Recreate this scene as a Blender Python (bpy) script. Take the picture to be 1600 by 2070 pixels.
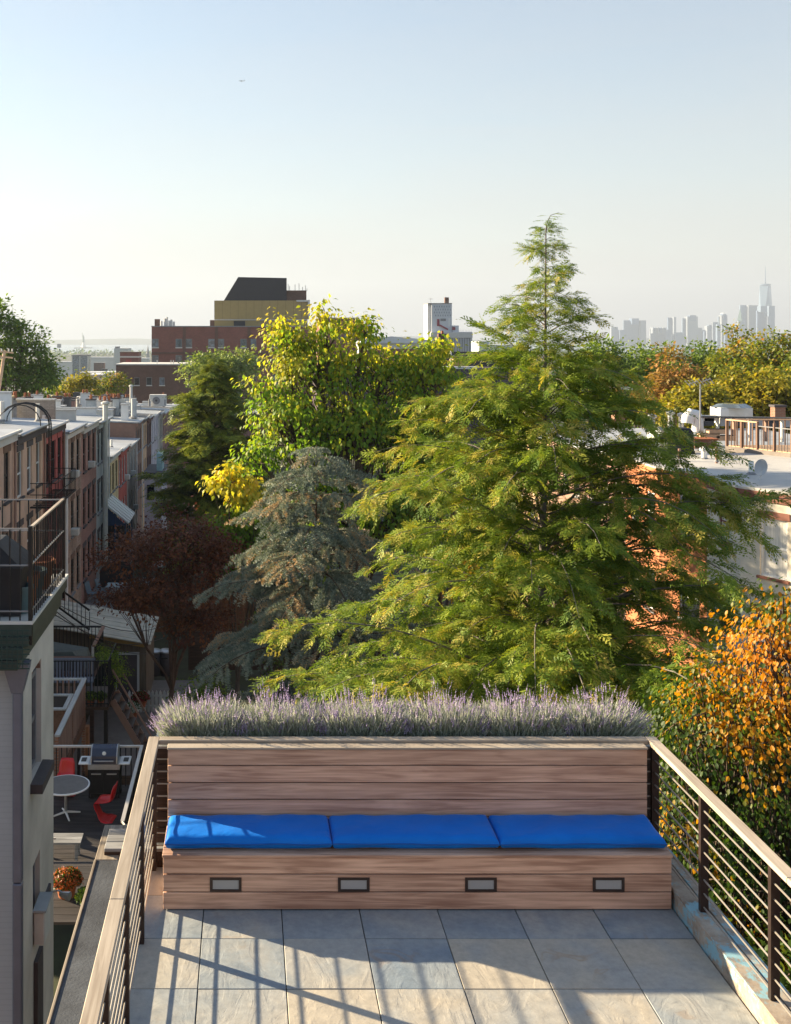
import bpy, math, random
import numpy as np
from mathutils import Vector, Matrix
for _o in list(bpy.data.objects): bpy.data.objects.remove(_o, do_unlink=True)
sc = bpy.context.scene
COL = sc.collection
R = math.radians
# ------------------------------------------------------------------ camera
# level camera with a shifted lens; eye 4.47 m above the slate terrace (z = 0)
F, CX, CY, EYE = 2130.0, 497.0, 685.0, 4.47
cam = bpy.data.cameras.new('camera'); camo = bpy.data.objects.new('camera', cam); COL.objects.link(camo)
camo.location = (0, 0, EYE); camo.rotation_euler = (R(90), 0, 0)
cam.sensor_width = 36; cam.sensor_fit = 'AUTO'
cam.lens = F/2070*36
cam.shift_x = (800-CX)/2070; cam.shift_y = -(1035-CY)/2070
cam.clip_start = .1; cam.clip_end = 40000
sc.camera = camo
# ------------------------------------------------------------------ sky and sun
SUN_EL = math.atan(1/3.12)
SUN_H = Vector((-.888, .459, 0)).normalized()
SUN_DIR = (SUN_H*math.cos(SUN_EL) + Vector((0, 0, math.sin(SUN_EL)))).normalized()
VEIL, VEIL_COL = .105, (3.6, 3.42, 3.28, 1)
w = bpy.data.worlds.new('World'); sc.world = w; w.use_nodes = True
nt = w.node_tree; nt.nodes.clear()
sky = nt.nodes.new('ShaderNodeTexSky'); sky.sky_type = 'NISHITA'; sky.sun_disc = False
sky.sun_elevation = SUN_EL; sky.sun_rotation = math.atan2(SUN_H.x, SUN_H.y)
sky.altitude = 30; sky.air_density = 1.15; sky.dust_density = .12; sky.ozone_density = 1.6
bg = nt.nodes.new('ShaderNodeBackground'); bg.inputs[1].default_value = .05
wo = nt.nodes.new('ShaderNodeOutputWorld')
# thin veil of high cirrus and haze: thicker along the low, long sight lines, with faint drifting streaks
def wm(op, a_, b_=None):
    n_ = nt.nodes.new('ShaderNodeMath'); n_.operation = op
    for i_, q_ in enumerate((a_, b_)):
        if q_ is None: continue
        if isinstance(q_, (int, float)): n_.inputs[i_].default_value = q_
        else: nt.links.new(q_, n_.inputs[i_])
    return n_.outputs[0]
tcw = nt.nodes.new('ShaderNodeTexCoord'); mpw = nt.nodes.new('ShaderNodeMapping'); mpw.inputs['Scale'].default_value = (1.5, 1.5, 9); mpw.inputs['Rotation'].default_value = (0, .15, 0)
nzw = nt.nodes.new('ShaderNodeTexNoise'); nzw.inputs['Scale'].default_value = 2.0; nzw.inputs['Detail'].default_value = 8; nzw.inputs['Distortion'].default_value = .6
nt.links.new(tcw.outputs['Generated'], mpw.inputs[0]); nt.links.new(mpw.outputs[0], nzw.inputs['Vector'])
spw = nt.nodes.new('ShaderNodeSeparateXYZ'); nt.links.new(tcw.outputs['Generated'], spw.inputs[0])
tau = wm('MULTIPLY', wm('ADD', wm('MULTIPLY', wm('SUBTRACT', nzw.outputs[0], .5), 1.1), 1.0), VEIL)
fac = wm('SUBTRACT', 1.0, wm('POWER', 2.718, wm('MULTIPLY', -1.0, wm('DIVIDE', tau, wm('MAXIMUM', spw.outputs[2], .02)))))
mxw = nt.nodes.new('ShaderNodeMix'); mxw.data_type = 'RGBA'; mxw.inputs[7].default_value = VEIL_COL; nt.links.new(fac, mxw.inputs[0])
nt.links.new(sky.outputs[0], mxw.inputs[6]); nt.links.new(mxw.outputs[2], bg.inputs[0]); nt.links.new(bg.outputs[0], wo.inputs[0])
sl = bpy.data.lights.new('sun', 'SUN'); sl.energy = 5.0; sl.angle = R(.53); sl.color = (1, .81, .54)
slo = bpy.data.objects.new('sun', sl); COL.objects.link(slo)
slo.rotation_euler = SUN_DIR.to_track_quat('Z', 'Y').to_euler(); slo.location = (-30, 20, 40)
vs = sc.view_settings; vs.view_transform = 'Standard'; vs.look = 'None'; vs.exposure = 2.08; vs.gamma = 1; vs.use_curve_mapping = False
sc.render.engine = 'CYCLES'
cy = sc.cycles; cy.use_denoising = True
try: cy.denoiser = 'OPENIMAGEDENOISE'; cy.denoising_input_passes = 'RGB_ALBEDO_NORMAL'; cy.denoising_prefilter = 'ACCURATE'
except Exception: pass
cy.max_bounces = 6; cy.diffuse_bounces = 3; cy.glossy_bounces = 3; cy.transmission_bounces = 4; cy.volume_bounces = 0; cy.transparent_max_bounces = 6
cy.caustics_reflective = False; cy.caustics_refractive = False; cy.use_adaptive_sampling = True; cy.adaptive_threshold = .006
cy.sample_clamp_indirect = 6
# ------------------------------------------------------------------ helpers
def P(px, py, Y): return Vector(((px-CX)*Y/F, Y, EYE-(py-CY)*Y/F))
def PX(px, Y): return (px-CX)*Y/F
def PZ(py, Y): return EYE-(py-CY)*Y/F
def root_off(p):
    o = Vector((0, 0, 0))
    while p is not None: o += p.location; p = p.parent
    return o
def tag(o, label=None, cat=None, group=None, kind=None):
    if label: o['label'] = label
    if cat: o['category'] = cat
    if group: o['group'] = group
    if kind: o['kind'] = kind
    return o
def thing(name, label, cat, loc=(0, 0, 0), group=None):
    o = bpy.data.objects.new(name, None); COL.objects.link(o); o.location = loc; o.empty_display_size = .2
    return tag(o, label, cat, group)
def inst(name, mesh, parent=None, loc=(0, 0, 0), rz=0, scale=None):
    o = bpy.data.objects.new(name, mesh); COL.objects.link(o)
    o.location = Vector(loc) - root_off(parent); o.rotation_euler = (0, 0, rz)
    if scale: o.scale = scale
    if parent is not None: o.parent = parent
    return o
def copy_tree(o, parent=None):
    c = o.copy(); COL.objects.link(c); c.parent = parent
    for ch in o.children: copy_tree(ch, c)
    return c
class MB:
    def __init__(s): s.v = []; s.f = []; s.m = []; s.cur = 0; s.xf = None
    def add(s, vs, fs):
        n = len(s.v)
        if s.xf is not None: vs = [s.xf(Vector(q)) for q in vs]
        s.v += [tuple(q) for q in vs]; s.f += [tuple(i+n for i in f) for f in fs]; s.m += [s.cur]*len(fs); return s
    def box(s, x0, x1, y0, y1, z0, z1):
        x0, x1 = min(x0, x1), max(x0, x1); y0, y1 = min(y0, y1), max(y0, y1); z0, z1 = min(z0, z1), max(z0, z1)
        return s.add([(x0,y0,z0),(x1,y0,z0),(x1,y1,z0),(x0,y1,z0),(x0,y0,z1),(x1,y0,z1),(x1,y1,z1),(x0,y1,z1)],
              [(0,3,2,1),(4,5,6,7),(0,1,5,4),(1,2,6,5),(2,3,7,6),(3,0,4,7)])
    def cbox(s, x0, x1, y0, y1, z0, z1, c=.004):
        """box with chamfered edges"""
        vs = []; idx = {}
        X = (x0, x1); Y = (y0, y1); Z = (z0, z1)
        for i in (0, 1):
            for j in (0, 1):
                for k in (0, 1):
                    sx, sy, sz = (c, -c)[i], (c, -c)[j], (c, -c)[k]
                    for a in range(3):
                        idx[(i, j, k, a)] = len(vs)
                        vs.append((X[i]+(0 if a == 0 else sx), Y[j]+(0 if a == 1 else sy), Z[k]+(0 if a == 2 else sz)))
        g = idx; fs = []
        for i in (0, 1): q = [g[(i,0,0,0)], g[(i,1,0,0)], g[(i,1,1,0)], g[(i,0,1,0)]]; fs.append(q if i else q[::-1])
        for j in (0, 1): q = [g[(0,j,0,1)], g[(1,j,0,1)], g[(1,j,1,1)], g[(0,j,1,1)]]; fs.append(q if not j else q[::-1])
        for k in (0, 1): q = [g[(0,0,k,2)], g[(1,0,k,2)], g[(1,1,k,2)], g[(0,1,k,2)]]; fs.append(q if k else q[::-1])
        for j in (0, 1):
            for k in (0, 1): q = [g[(0,j,k,1)], g[(1,j,k,1)], g[(1,j,k,2)], g[(0,j,k,2)]]; fs.append(q if (j+k) % 2 == 0 else q[::-1])
        for i in (0, 1):
            for k in (0, 1): q = [g[(i,0,k,0)], g[(i,1,k,0)], g[(i,1,k,2)], g[(i,0,k,2)]]; fs.append(q if (i+k) % 2 else q[::-1])
        for i in (0, 1):
            for j in (0, 1): q = [g[(i,j,0,0)], g[(i,j,1,0)], g[(i,j,1,1)], g[(i,j,0,1)]]; fs.append(q if (i+j) % 2 == 0 else q[::-1])
        for i in (0, 1):
            for j in (0, 1):
                for k in (0, 1): q = [g[(i,j,k,a)] for a in range(3)]; fs.append(q if (i+j+k) % 2 else q[::-1])
        return s.add(vs, fs)
    def tube(s, path, rad, n=6, cap=True):
        path = [Vector(p) for p in path]; m = len(path)
        if not hasattr(rad, '__len__'): rad = [rad]*m
        vs = []; prev = None
        for i, p in enumerate(path):
            d = (path[min(i+1, m-1)]-path[max(i-1, 0)])
            d = d.normalized() if d.length > 1e-9 else Vector((0, 0, 1))
            if prev is None:
                a = Vector((0, 0, 1)) if abs(d.z) < .9 else Vector((1, 0, 0)); u = d.cross(a).normalized()
            else:
                u = prev - d*prev.dot(d); u = u.normalized() if u.length > 1e-6 else d.orthogonal().normalized()
            prev = u; vv = d.cross(u)
            for k in range(n):
                t = 2*math.pi*(k+.5)/n; vs.append(p + (u*math.cos(t)+vv*math.sin(t))*rad[i])
        fs = []
        for i in range(m-1):
            for k in range(n): a = i*n+k; b = i*n+(k+1) % n; fs.append((a, b, b+n, a+n))
        if cap: fs.append(tuple(range(n))[::-1]); fs.append(tuple((m-1)*n+k for k in range(n)))
        return s.add(vs, fs)
    def cyl(s, p0, p1, r, n=10, r1=None): return s.tube([p0, p1], [r, r if r1 is None else r1], n)
    def bar(s, p0, p1, wd, ht):
        """rectangular bar between two points, ht along z-ish"""
        p0, p1 = Vector(p0), Vector(p1); d = (p1-p0).normalized()
        up = Vector((0, 0, 1)) if abs(d.z) < .95 else Vector((0, 1, 0)); u = d.cross(up).normalized()*wd/2; v = u.cross(d).normalized()*ht/2
        return s.add([p0-u-v, p0+u-v, p0+u+v, p0-u+v, p1-u-v, p1+u-v, p1+u+v, p1-u+v],
                     [(0,1,2,3),(7,6,5,4),(0,4,5,1),(1,5,6,2),(2,6,7,3),(3,7,4,0)])
    def prism(s, poly, z0, z1, zt=None):
        """polygon (x,y) counter-clockwise extruded; zt gives top z per point"""
        n = len(poly)
        vs = [(x, y, z0) for x, y in poly] + [(x, y, (z1 if zt is None else zt[i])) for i, (x, y) in enumerate(poly)]
        return s.add(vs, [tuple(range(n))[::-1], tuple(range(n, 2*n))] + [(i, (i+1) % n, (i+1) % n+n, i+n) for i in range(n)])
    def extr(s, poly, axis, a0, a1):
        """polygon in the plane normal to axis ('x': (y,z) pairs, 'y': (x,z) pairs), extruded a0..a1"""
        n = len(poly)
        if axis == 'x': vs = [(a0, p, q) for p, q in poly] + [(a1, p, q) for p, q in poly]
        else: vs = [(p, a0, q) for p, q in poly] + [(p, a1, q) for p, q in poly]
        return s.add(vs, [tuple(range(n))[::-1], tuple(range(n, 2*n))] + [(i, (i+1) % n, (i+1) % n+n, i+n) for i in range(n)])
    def lathe(s, c, prof, n=16, cap=True):
        vs = [(c[0]+r*math.cos(2*math.pi*k/n), c[1]+r*math.sin(2*math.pi*k/n), c[2]+z) for r, z in prof for k in range(n)]
        fs = [(i*n+k, i*n+(k+1) % n, (i+1)*n+(k+1) % n, (i+1)*n+k) for i in range(len(prof)-1) for k in range(n)]
        if cap: fs += [tuple(range(n))[::-1], tuple((len(prof)-1)*n+k for k in range(n))]
        return s.add(vs, fs)
    def build(s, name, mats, parent=None, smooth=False, kind=None):
        off = root_off(parent)
        me = bpy.data.meshes.new(name); me.from_pydata([(a-off.x, b-off.y, c-off.z) for a, b, c in s.v], [], s.f)
        if not isinstance(mats, (list, tuple)): mats = [mats]
        for m in mats: me.materials.append(m)
        if len(mats) > 1: me.polygons.foreach_set('material_index', s.m)
        if smooth: me.polygons.foreach_set('use_smooth', [True]*len(s.f))
        me.update()
        o = bpy.data.objects.new(name, me); COL.objects.link(o)
        if parent is not None: o.parent = parent
        if kind: o['kind'] = kind
        return o
def mesh_only(mb, name, mats):
    o = mb.build(name, mats); me = o.data; bpy.data.objects.remove(o); return me
def smooth_ang(o, ang=40):
    me = o.data
    me.polygons.foreach_set('use_smooth', [True]*len(me.polygons))
    try: me.set_sharp_from_angle(angle=R(ang))
    except Exception: pass
    return o
# ------------------------------------------------------------------ materials
def _mat(name):
    m = bpy.data.materials.new(name); m.use_nodes = True; t = m.node_tree; t.nodes.clear()
    out = t.nodes.new('ShaderNodeOutputMaterial'); b = t.nodes.new('ShaderNodeBsdfPrincipled'); t.links.new(b.outputs[0], out.inputs[0])
    return m, t, b, out
def N(t, kind, **kw):
    n = t.nodes.new(kind)
    for k, v in kw.items():
        if k.startswith('i_'): n.inputs[int(k[2:])].default_value = v
        else: setattr(n, k, v)
    return n
def ramp(t, fac, stops):
    r = t.nodes.new('ShaderNodeValToRGB'); el = r.color_ramp.elements
    while len(el) < len(stops): el.new(.5)
    for e, (p, c) in zip(el, stops): e.position = p; e.color = tuple(c)+(1,) if len(c) == 3 else c
    t.links.new(fac, r.inputs[0]); return r
def mulc(c, k): return tuple(min(1, max(0, x*k)) for x in c)
def coords(t, stretch=(1, 1, 1), rnd=True):
    tc = N(t, 'ShaderNodeTexCoord'); mp = N(t, 'ShaderNodeMapping'); mp.inputs['Scale'].default_value = stretch
    src = tc.outputs['Object']
    if rnd:
        oi = N(t, 'ShaderNodeObjectInfo'); va = N(t, 'ShaderNodeVectorMath', operation='MULTIPLY_ADD')
        cb = N(t, 'ShaderNodeCombineXYZ')
        for i in range(3): t.links.new(oi.outputs['Random'], cb.inputs[i])
        t.links.new(cb.outputs[0], va.inputs[0]); va.inputs[1].default_value = (37, 53, 71); t.links.new(src, va.inputs[2]); src = va.outputs[0]
    t.links.new(src, mp.inputs[0]); return mp.outputs[0]
def objvar(t, col, amt):
    oi = N(t, 'ShaderNodeObjectInfo'); mr = N(t, 'ShaderNodeMapRange'); mr.inputs[3].default_value = 1-amt; mr.inputs[4].default_value = 1+amt
    t.links.new(oi.outputs['Random'], mr.inputs[0])
    mx = N(t, 'ShaderNodeMix', data_type='RGBA', blend_type='MULTIPLY'); mx.inputs[0].default_value = 1
    t.links.new(col, mx.inputs[6]); t.links.new(mr.outputs[0], mx.inputs[7]); return mx.outputs[2]
def bumpn(t, b, h, strength=.3, dist=.02):
    bp = N(t, 'ShaderNodeBump'); bp.inputs['Strength'].default_value = strength; bp.inputs['Distance'].default_value = dist
    t.links.new(h, bp.inputs['Height']); t.links.new(bp.outputs[0], b.inputs['Normal'])
def M(name, col, rough=.7, var=.18, scale=2.5, bump=.15, bscale=30, metal=0, spec=.4, stretch=(1, 1, 1), orand=.06, col2=None, dist=.01, detail=6):
    m, t, b, out = _mat(name); v = coords(t, stretch)
    n = N(t, 'ShaderNodeTexNoise'); n.inputs['Scale'].default_value = scale; n.inputs['Detail'].default_value = detail; n.inputs['Roughness'].default_value = .65
    t.links.new(v, n.inputs['Vector'])
    r = ramp(t, n.outputs[0], [(.3, mulc(col, 1-var)), (.7, col2 if col2 else mulc(col, 1+var))])
    c = objvar(t, r.outputs[0], orand) if orand else r.outputs[0]
    t.links.new(c, b.inputs['Base Color'])
    b.inputs['Roughness'].default_value = rough; b.inputs['Metallic'].default_value = metal; b.inputs['Specular IOR Level'].default_value = spec
    if bump:
        n2 = N(t, 'ShaderNodeTexNoise'); n2.inputs['Scale'].default_value = bscale; n2.inputs['Detail'].default_value = 4; t.links.new(v, n2.inputs['Vector'])
        bumpn(t, b, n2.outputs[0], bump, dist)
    return m
def MWOOD(name, c1, c2, axis='x', rough=.6, gscale=1.0, orand=.1, bump=.12, spec=.35, knots=True):
    """sawn hardwood: long streaks along axis, cathedral figure, fine pores"""
    m, t, b, out = _mat(name)
    st = {'x': (.45, 7, 7), 'y': (7, .45, 7), 'z': (7, 7, .45)}[axis]
    v = coords(t, tuple(q*gscale for q in st))
    n1 = N(t, 'ShaderNodeTexNoise'); n1.inputs['Scale'].default_value = 1.6; n1.inputs['Detail'].default_value = 5; n1.inputs['Distortion'].default_value = .6
    t.links.new(v, n1.inputs['Vector'])
    wv = N(t, 'ShaderNodeMath', operation='MULTIPLY'); wv.inputs[1].default_value = 34; t.links.new(n1.outputs[0], wv.inputs[0])
    sn = N(t, 'ShaderNodeMath', operation='SINE'); t.links.new(wv.outputs[0], sn.inputs[0])
    st2 = {'x': (.9, 26, 26), 'y': (26, .9, 26), 'z': (26, 26, .9)}[axis]
    v2 = coords(t, tuple(q*gscale for q in st2))
    n2 = N(t, 'ShaderNodeTexNoise'); n2.inputs['Scale'].default_value = 1.5; n2.inputs['Detail'].default_value = 6; t.links.new(v2, n2.inputs['Vector'])
    v3 = coords(t, {'x': (.8, 2, 2), 'y': (2, .8, 2), 'z': (2, 2, .8)}[axis])
    n3 = N(t, 'ShaderNodeTexNoise'); n3.inputs['Scale'].default_value = 1.5; n3.inputs['Detail'].default_value = 3; t.links.new(v3, n3.inputs['Vector'])
    a = N(t, 'ShaderNodeMath', operation='MULTIPLY_ADD'); a.inputs[1].default_value = .11; t.links.new(sn.outputs[0], a.inputs[0]); t.links.new(n2.outputs[0], a.inputs[2])
    a2 = N(t, 'ShaderNodeMath', operation='MULTIPLY_ADD'); a2.inputs[1].default_value = .9; t.links.new(n3.outputs[0], a2.inputs[0]); t.links.new(a.outputs[0], a2.inputs[2])
    a3 = N(t, 'ShaderNodeMath', operation='MULTIPLY'); a3.inputs[1].default_value = .62; t.links.new(a2.outputs[0], a3.inputs[0])
    r = ramp(t, a3.outputs[0], [(.38, c1), (.78, c2)])
    t.links.new(objvar(t, r.outputs[0], orand), b.inputs['Base Color'])
    b.inputs['Roughness'].default_value = rough; b.inputs['Specular IOR Level'].default_value = spec
    bumpn(t, b, n2.outputs[0], bump, .004)
    return m
def MBRICK(name, c1, c2, mortar, bw=.22, bh=.075, rough=.85, stain=.35, msize=.012, bump=.4, orand=.05):
    m, t, b, out = _mat(name)
    tc = N(t, 'ShaderNodeTexCoord'); sp = N(t, 'ShaderNodeSeparateXYZ'); t.links.new(tc.outputs['Object'], sp.inputs[0])
    ad = N(t, 'ShaderNodeMath', operation='ADD'); t.links.new(sp.outputs[0], ad.inputs[0]); t.links.new(sp.outputs[1], ad.inputs[1])
    cb = N(t, 'ShaderNodeCombineXYZ'); t.links.new(ad.outputs[0], cb.inputs[0]); t.links.new(sp.outputs[2], cb.inputs[1])
    br = N(t, 'ShaderNodeTexBrick'); br.inputs['Scale'].default_value = 1; br.inputs['Brick Width'].default_value = bw; br.inputs['Row Height'].default_value = bh
    br.inputs['Mortar Size'].default_value = msize; br.inputs['Color1'].default_value = c1+(1,); br.inputs['Color2'].default_value = c2+(1,); br.inputs['Mortar'].default_value = mortar+(1,)
    t.links.new(cb.outputs[0], br.inputs['Vector'])
    n = N(t, 'ShaderNodeTexNoise'); n.inputs['Scale'].default_value = .6; n.inputs['Detail'].default_value = 8; n.inputs['Roughness'].default_value = .7; t.links.new(coords(t), n.inputs['Vector'])
    r = ramp(t, n.outputs[0], [(.3, (1-stain,)*3), (.65, (1+stain*.5,)*3)])
    mx = N(t, 'ShaderNodeMix', data_type='RGBA', blend_type='MULTIPLY'); mx.inputs[0].default_value = 1
    t.links.new(br.outputs[0], mx.inputs[6]); t.links.new(r.outputs[0], mx.inputs[7])
    t.links.new(objvar(t, mx.outputs[2], orand), b.inputs['Base Color']); b.inputs['Roughness'].default_value = rough; b.inputs['Specular IOR Level'].default_value = .25
    bumpn(t, b, br.outputs['Fac'], -bump, .01)
    return m
def MLEAF(name, stops, trans=.4, rough=.5, spec=.3, tcol=1.25):
    m, t, b, out = _mat(name)
    at = N(t, 'ShaderNodeAttribute'); at.attribute_name = 'tint'
    r = ramp(t, at.outputs['Fac'], stops)
    t.links.new(r.outputs[0], b.inputs['Base Color']); b.inputs['Roughness'].default_value = rough; b.inputs['Specular IOR Level'].default_value = spec
    tr = N(t, 'ShaderNodeBsdfTranslucent'); mx = N(t, 'ShaderNodeMixShader'); mx.inputs[0].default_value = trans
    g = N(t, 'ShaderNodeMix', data_type='RGBA', blend_type='MULTIPLY'); g.inputs[0].default_value = 1; g.inputs[7].default_value = (tcol, tcol*.95, tcol*.5, 1)
    t.links.new(r.outputs[0], g.inputs[6]); t.links.new(g.outputs[2], tr.inputs[0])
    t.links.new(b.outputs[0], mx.inputs[1]); t.links.new(tr.outputs[0], mx.inputs[2]); t.links.new(mx.outputs[0], out.inputs[0])
    return m
def MGLASS(name, col=(.02, .025, .03), rough=.08, spec=.7):
    m, t, b, out = _mat(name)
    n = N(t, 'ShaderNodeTexNoise'); n.inputs['Scale'].default_value = 1.2; t.links.new(coords(t), n.inputs['Vector'])
    r = ramp(t, n.outputs[0], [(.4, mulc(col, .6)), (.65, mulc(col, 1.6))])
    t.links.new(objvar(t, r.outputs[0], .4), b.inputs['Base Color']); b.inputs['Roughness'].default_value = rough; b.inputs['Specular IOR Level'].default_value = spec
    bumpn(t, b, n.outputs[0], .05, .05)
    return m
G = {}
def mats():
    g = G
    g['plank'] = MWOOD('bench_wood', (.31, .17, .115), (.70, .46, .33), 'x', .55, 1.0, .24)
    g['plank_end'] = MWOOD('bench_wood_end', (.44, .265, .19), (.7, .475, .36), 'y', .6)
    g['rail_x'] = MWOOD('weathered_rail_x', (.29, .235, .18), (.48, .41, .33), 'x', .6)
    g['rail_y'] = MWOOD('weathered_rail_y', (.29, .235, .18), (.48, .41, .33), 'y', .6)
    g['post'] = M('bronze_post', (.035, .022, .018), .45, .2, 4, .1, metal=.2)
    g['rod'] = M('steel_rod', (.42, .38, .33), .35, .12, 4, 0, metal=.5)
    g['darkwood'] = MWOOD('dark_planter_wood', (.035, .02, .014), (.09, .05, .035), 'x')
    g['membrane'] = M('black_roof_membrane', (.028, .032, .042), .75, .3, 2.5, .35, 60, col2=(.075, .085, .1))
    g['oldwood'] = MWOOD('old_ledge_wood', (.16, .13, .10), (.38, .32, .25), 'y', .8, bump=.5)
    g['oldwood_x'] = MWOOD('old_ledge_wood_x', (.13, .13, .13), (.33, .33, .33), 'x', .8, bump=.5)
    g['white'] = M('white_paint', (.72, .72, .71), .6, .06, 3)
    g['offwhite'] = M('off_white_paint', (.6, .59, .56), .65, .1, 3)
    g['blackmetal'] = M('black_iron', (.018, .018, .02), .5, .3, 6, .1, metal=.3)
    g['greymetal'] = M('galvanised_metal', (.42, .43, .44), .38, .15, 5, .08, metal=.7)
    g['dullgrey'] = M('dull_grey', (.22, .22, .23), .7, .2, 3)
    g['glass'] = MGLASS('window_glass')
    g['glass_sky'] = MGLASS('pale_window_glass', (.10, .13, .16), .1, .8)
    g['curtain'] = M('curtain', (.62, .6, .55), .8, .25, 6, .3, 12, stretch=(3, 3, .1))
    g['silver'] = M('silver_roof', (.36, .38, .41), .5, .22, .5, .1, 8, spec=.5)
    g['silver2'] = M('grey_roof', (.32, .34, .36), .55, .3, .6, .1, 8, spec=.5)
    g['tar'] = M('tar_roof', (.07, .075, .085), .7, .35, .7, .15, 10)
    g['terracotta'] = M('terracotta', (.36, .12, .05), .75, .2, 6)
    g['soil'] = M('soil', (.03, .02, .014), .95, .4, 20, .6, 60)
    g['bark'] = M('bark', (.085, .062, .045), .9, .35, 6, .7, 25, stretch=(1, 1, .25), dist=.03)
    g['bark_grey'] = M('bark_grey', (.17, .15, .135), .9, .3, 8, .5, 30, dist=.02)
    g['bark_red'] = M('bark_redbrown', (.085, .05, .035), .9, .3, 6, .6, 25, dist=.02)
mats()
# ================================================================== terrace
rng = random.Random(5)
def MSLATE():
    m, t, b, out = _mat('cleft_slate'); v = coords(t)
    oi = N(t, 'ShaderNodeObjectInfo')
    n1 = N(t, 'ShaderNodeTexNoise'); n1.inputs['Scale'].default_value = 1.6; n1.inputs['Detail'].default_value = 5; n1.inputs['Distortion'].default_value = .8; t.links.new(v, n1.inputs['Vector'])
    s = N(t, 'ShaderNodeMath', operation='MULTIPLY_ADD'); s.inputs[1].default_value = .55; t.links.new(oi.outputs['Random'], s.inputs[0])
    s2 = N(t, 'ShaderNodeMath', operation='SUBTRACT'); s2.inputs[1].default_value = .2; t.links.new(n1.outputs[0], s2.inputs[0]); t.links.new(s2.outputs[0], s.inputs[2])
    r = ramp(t, s.outputs[0], [(.15, (.22, .275, .33)), (.36, (.315, .35, .37)), (.55, (.41, .41, .385)), (.8, (.49, .445, .365))])
    # rusty veins
    n2 = N(t, 'ShaderNodeTexNoise'); n2.inputs['Scale'].default_value = 2.3; n2.inputs['Detail'].default_value = 2; n2.inputs['Distortion'].default_value = 1.5; t.links.new(v, n2.inputs['Vector'])
    rr = ramp(t, n2.outputs[0], [(.60, (0, 0, 0)), (.645, (1, 1, 1)), (.69, (0, 0, 0))])
    n3 = N(t, 'ShaderNodeTexNoise'); n3.inputs['Scale'].default_value = 1.1; t.links.new(v, n3.inputs['Vector'])
    r3 = ramp(t, n3.outputs[0], [(.55, (0, 0, 0)), (.66, (.35, .35, .35))])
    mm = N(t, 'ShaderNodeMath', operation='MULTIPLY'); t.links.new(rr.outputs[0], mm.inputs[0]); t.links.new(r3.outputs[0], mm.inputs[1])
    mx = N(t, 'ShaderNodeMix', data_type='RGBA'); mx.inputs[7].default_value = (.36, .20, .07, 1)
    t.links.new(mm.outputs[0], mx.inputs[0]); t.links.new(r.outputs[0], mx.inputs[6]); n6 = N(t, 'ShaderNodeTexNoise'); n6.inputs['Scale'].default_value = 14; n6.inputs['Detail'].default_value = 9; n6.inputs['Roughness'].default_value = .75; t.links.new(v, n6.inputs['Vector'])
    r6 = ramp(t, n6.outputs[0], [(.3, (.72, .72, .73)), (.7, (1.06, 1.05, 1.04))]); m6 = N(t, 'ShaderNodeMix', data_type='RGBA', blend_type='MULTIPLY'); m6.inputs[0].default_value = 1
    t.links.new(mx.outputs[2], m6.inputs[6]); t.links.new(r6.outputs[0], m6.inputs[7]); t.links.new(m6.outputs[2], b.inputs['Base Color'])
    b.inputs['Roughness'].default_value = .62; b.inputs['Specular IOR Level'].default_value = .35
    # cleft relief: terraced ridges running at a slant
    v2 = coords(t, (3.0, 1.3, 1)); n4 = N(t, 'ShaderNodeTexNoise'); n4.inputs['Scale'].default_value = 1.4; n4.inputs['Detail'].default_value = 7; n4.inputs['Distortion'].default_value = 1.3; t.links.new(v2, n4.inputs['Vector'])
    k = N(t, 'ShaderNodeMath', operation='MULTIPLY'); k.inputs[1].default_value = 7; t.links.new(n4.outputs[0], k.inputs[0])
    fr = N(t, 'ShaderNodeMath', operation='FRACT'); t.links.new(k.outputs[0], fr.inputs[0])
    pw = N(t, 'ShaderNodeMath', operation='POWER'); pw.inputs[1].default_value = 6; t.links.new(fr.outputs[0], pw.inputs[0])
    ad = N(t, 'ShaderNodeMath', operation='MULTIPLY_ADD'); ad.inputs[1].default_value = .16; t.links.new(pw.outputs[0], ad.inputs[0]); t.links.new(n4.outputs[0], ad.inputs[2])
    n5 = N(t, 'ShaderNodeTexNoise'); n5.inputs['Scale'].default_value = 45; n5.inputs['Detail'].default_value = 5; t.links.new(v, n5.inputs['Vector'])
    a5 = N(t, 'ShaderNodeMath', operation='MULTIPLY_ADD'); a5.inputs[1].default_value = .10; t.links.new(n5.outputs[0], a5.inputs[0]); t.links.new(ad.outputs[0], a5.inputs[2])
    bumpn(t, b, a5.outputs[0], .3, .02)
    return m
SLATE = MSLATE()
floor = MB().box(-.93, 3.355, 2.6, 8.92, -.12, -.034).build('terrace_floor', M('mortar_bed', (.06, .055, .05), .95)); tag(floor, kind='structure')
xs = [-.93] + [-.329+.61*k for k in range(7)]
xs[-1] = 3.35
ys = [8.92] + [8.466-.61*k for k in range(10)]
for i in range(len(xs)-1):
    for j in range(len(ys)-1):
        g = .0032; x0, x1, y1, y0 = xs[i]+g, xs[i+1]-g, ys[j]-g, ys[j+1]+g
        dz = rng.uniform(-.003, .002)
        o = MB().cbox(x0, x1, y0, y1, -.03, dz, .003).build('paver', SLATE, floor)
tag(MB().box(-1.25, 3.55, 2.6, 9.6, -11, -.125).build('rear_extension', MBRICK('extension_brick', (.20, .09, .06), (.16, .07, .05), (.2, .18, .16))), 'brick rear extension carrying the slate roof terrace', 'building')
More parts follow.
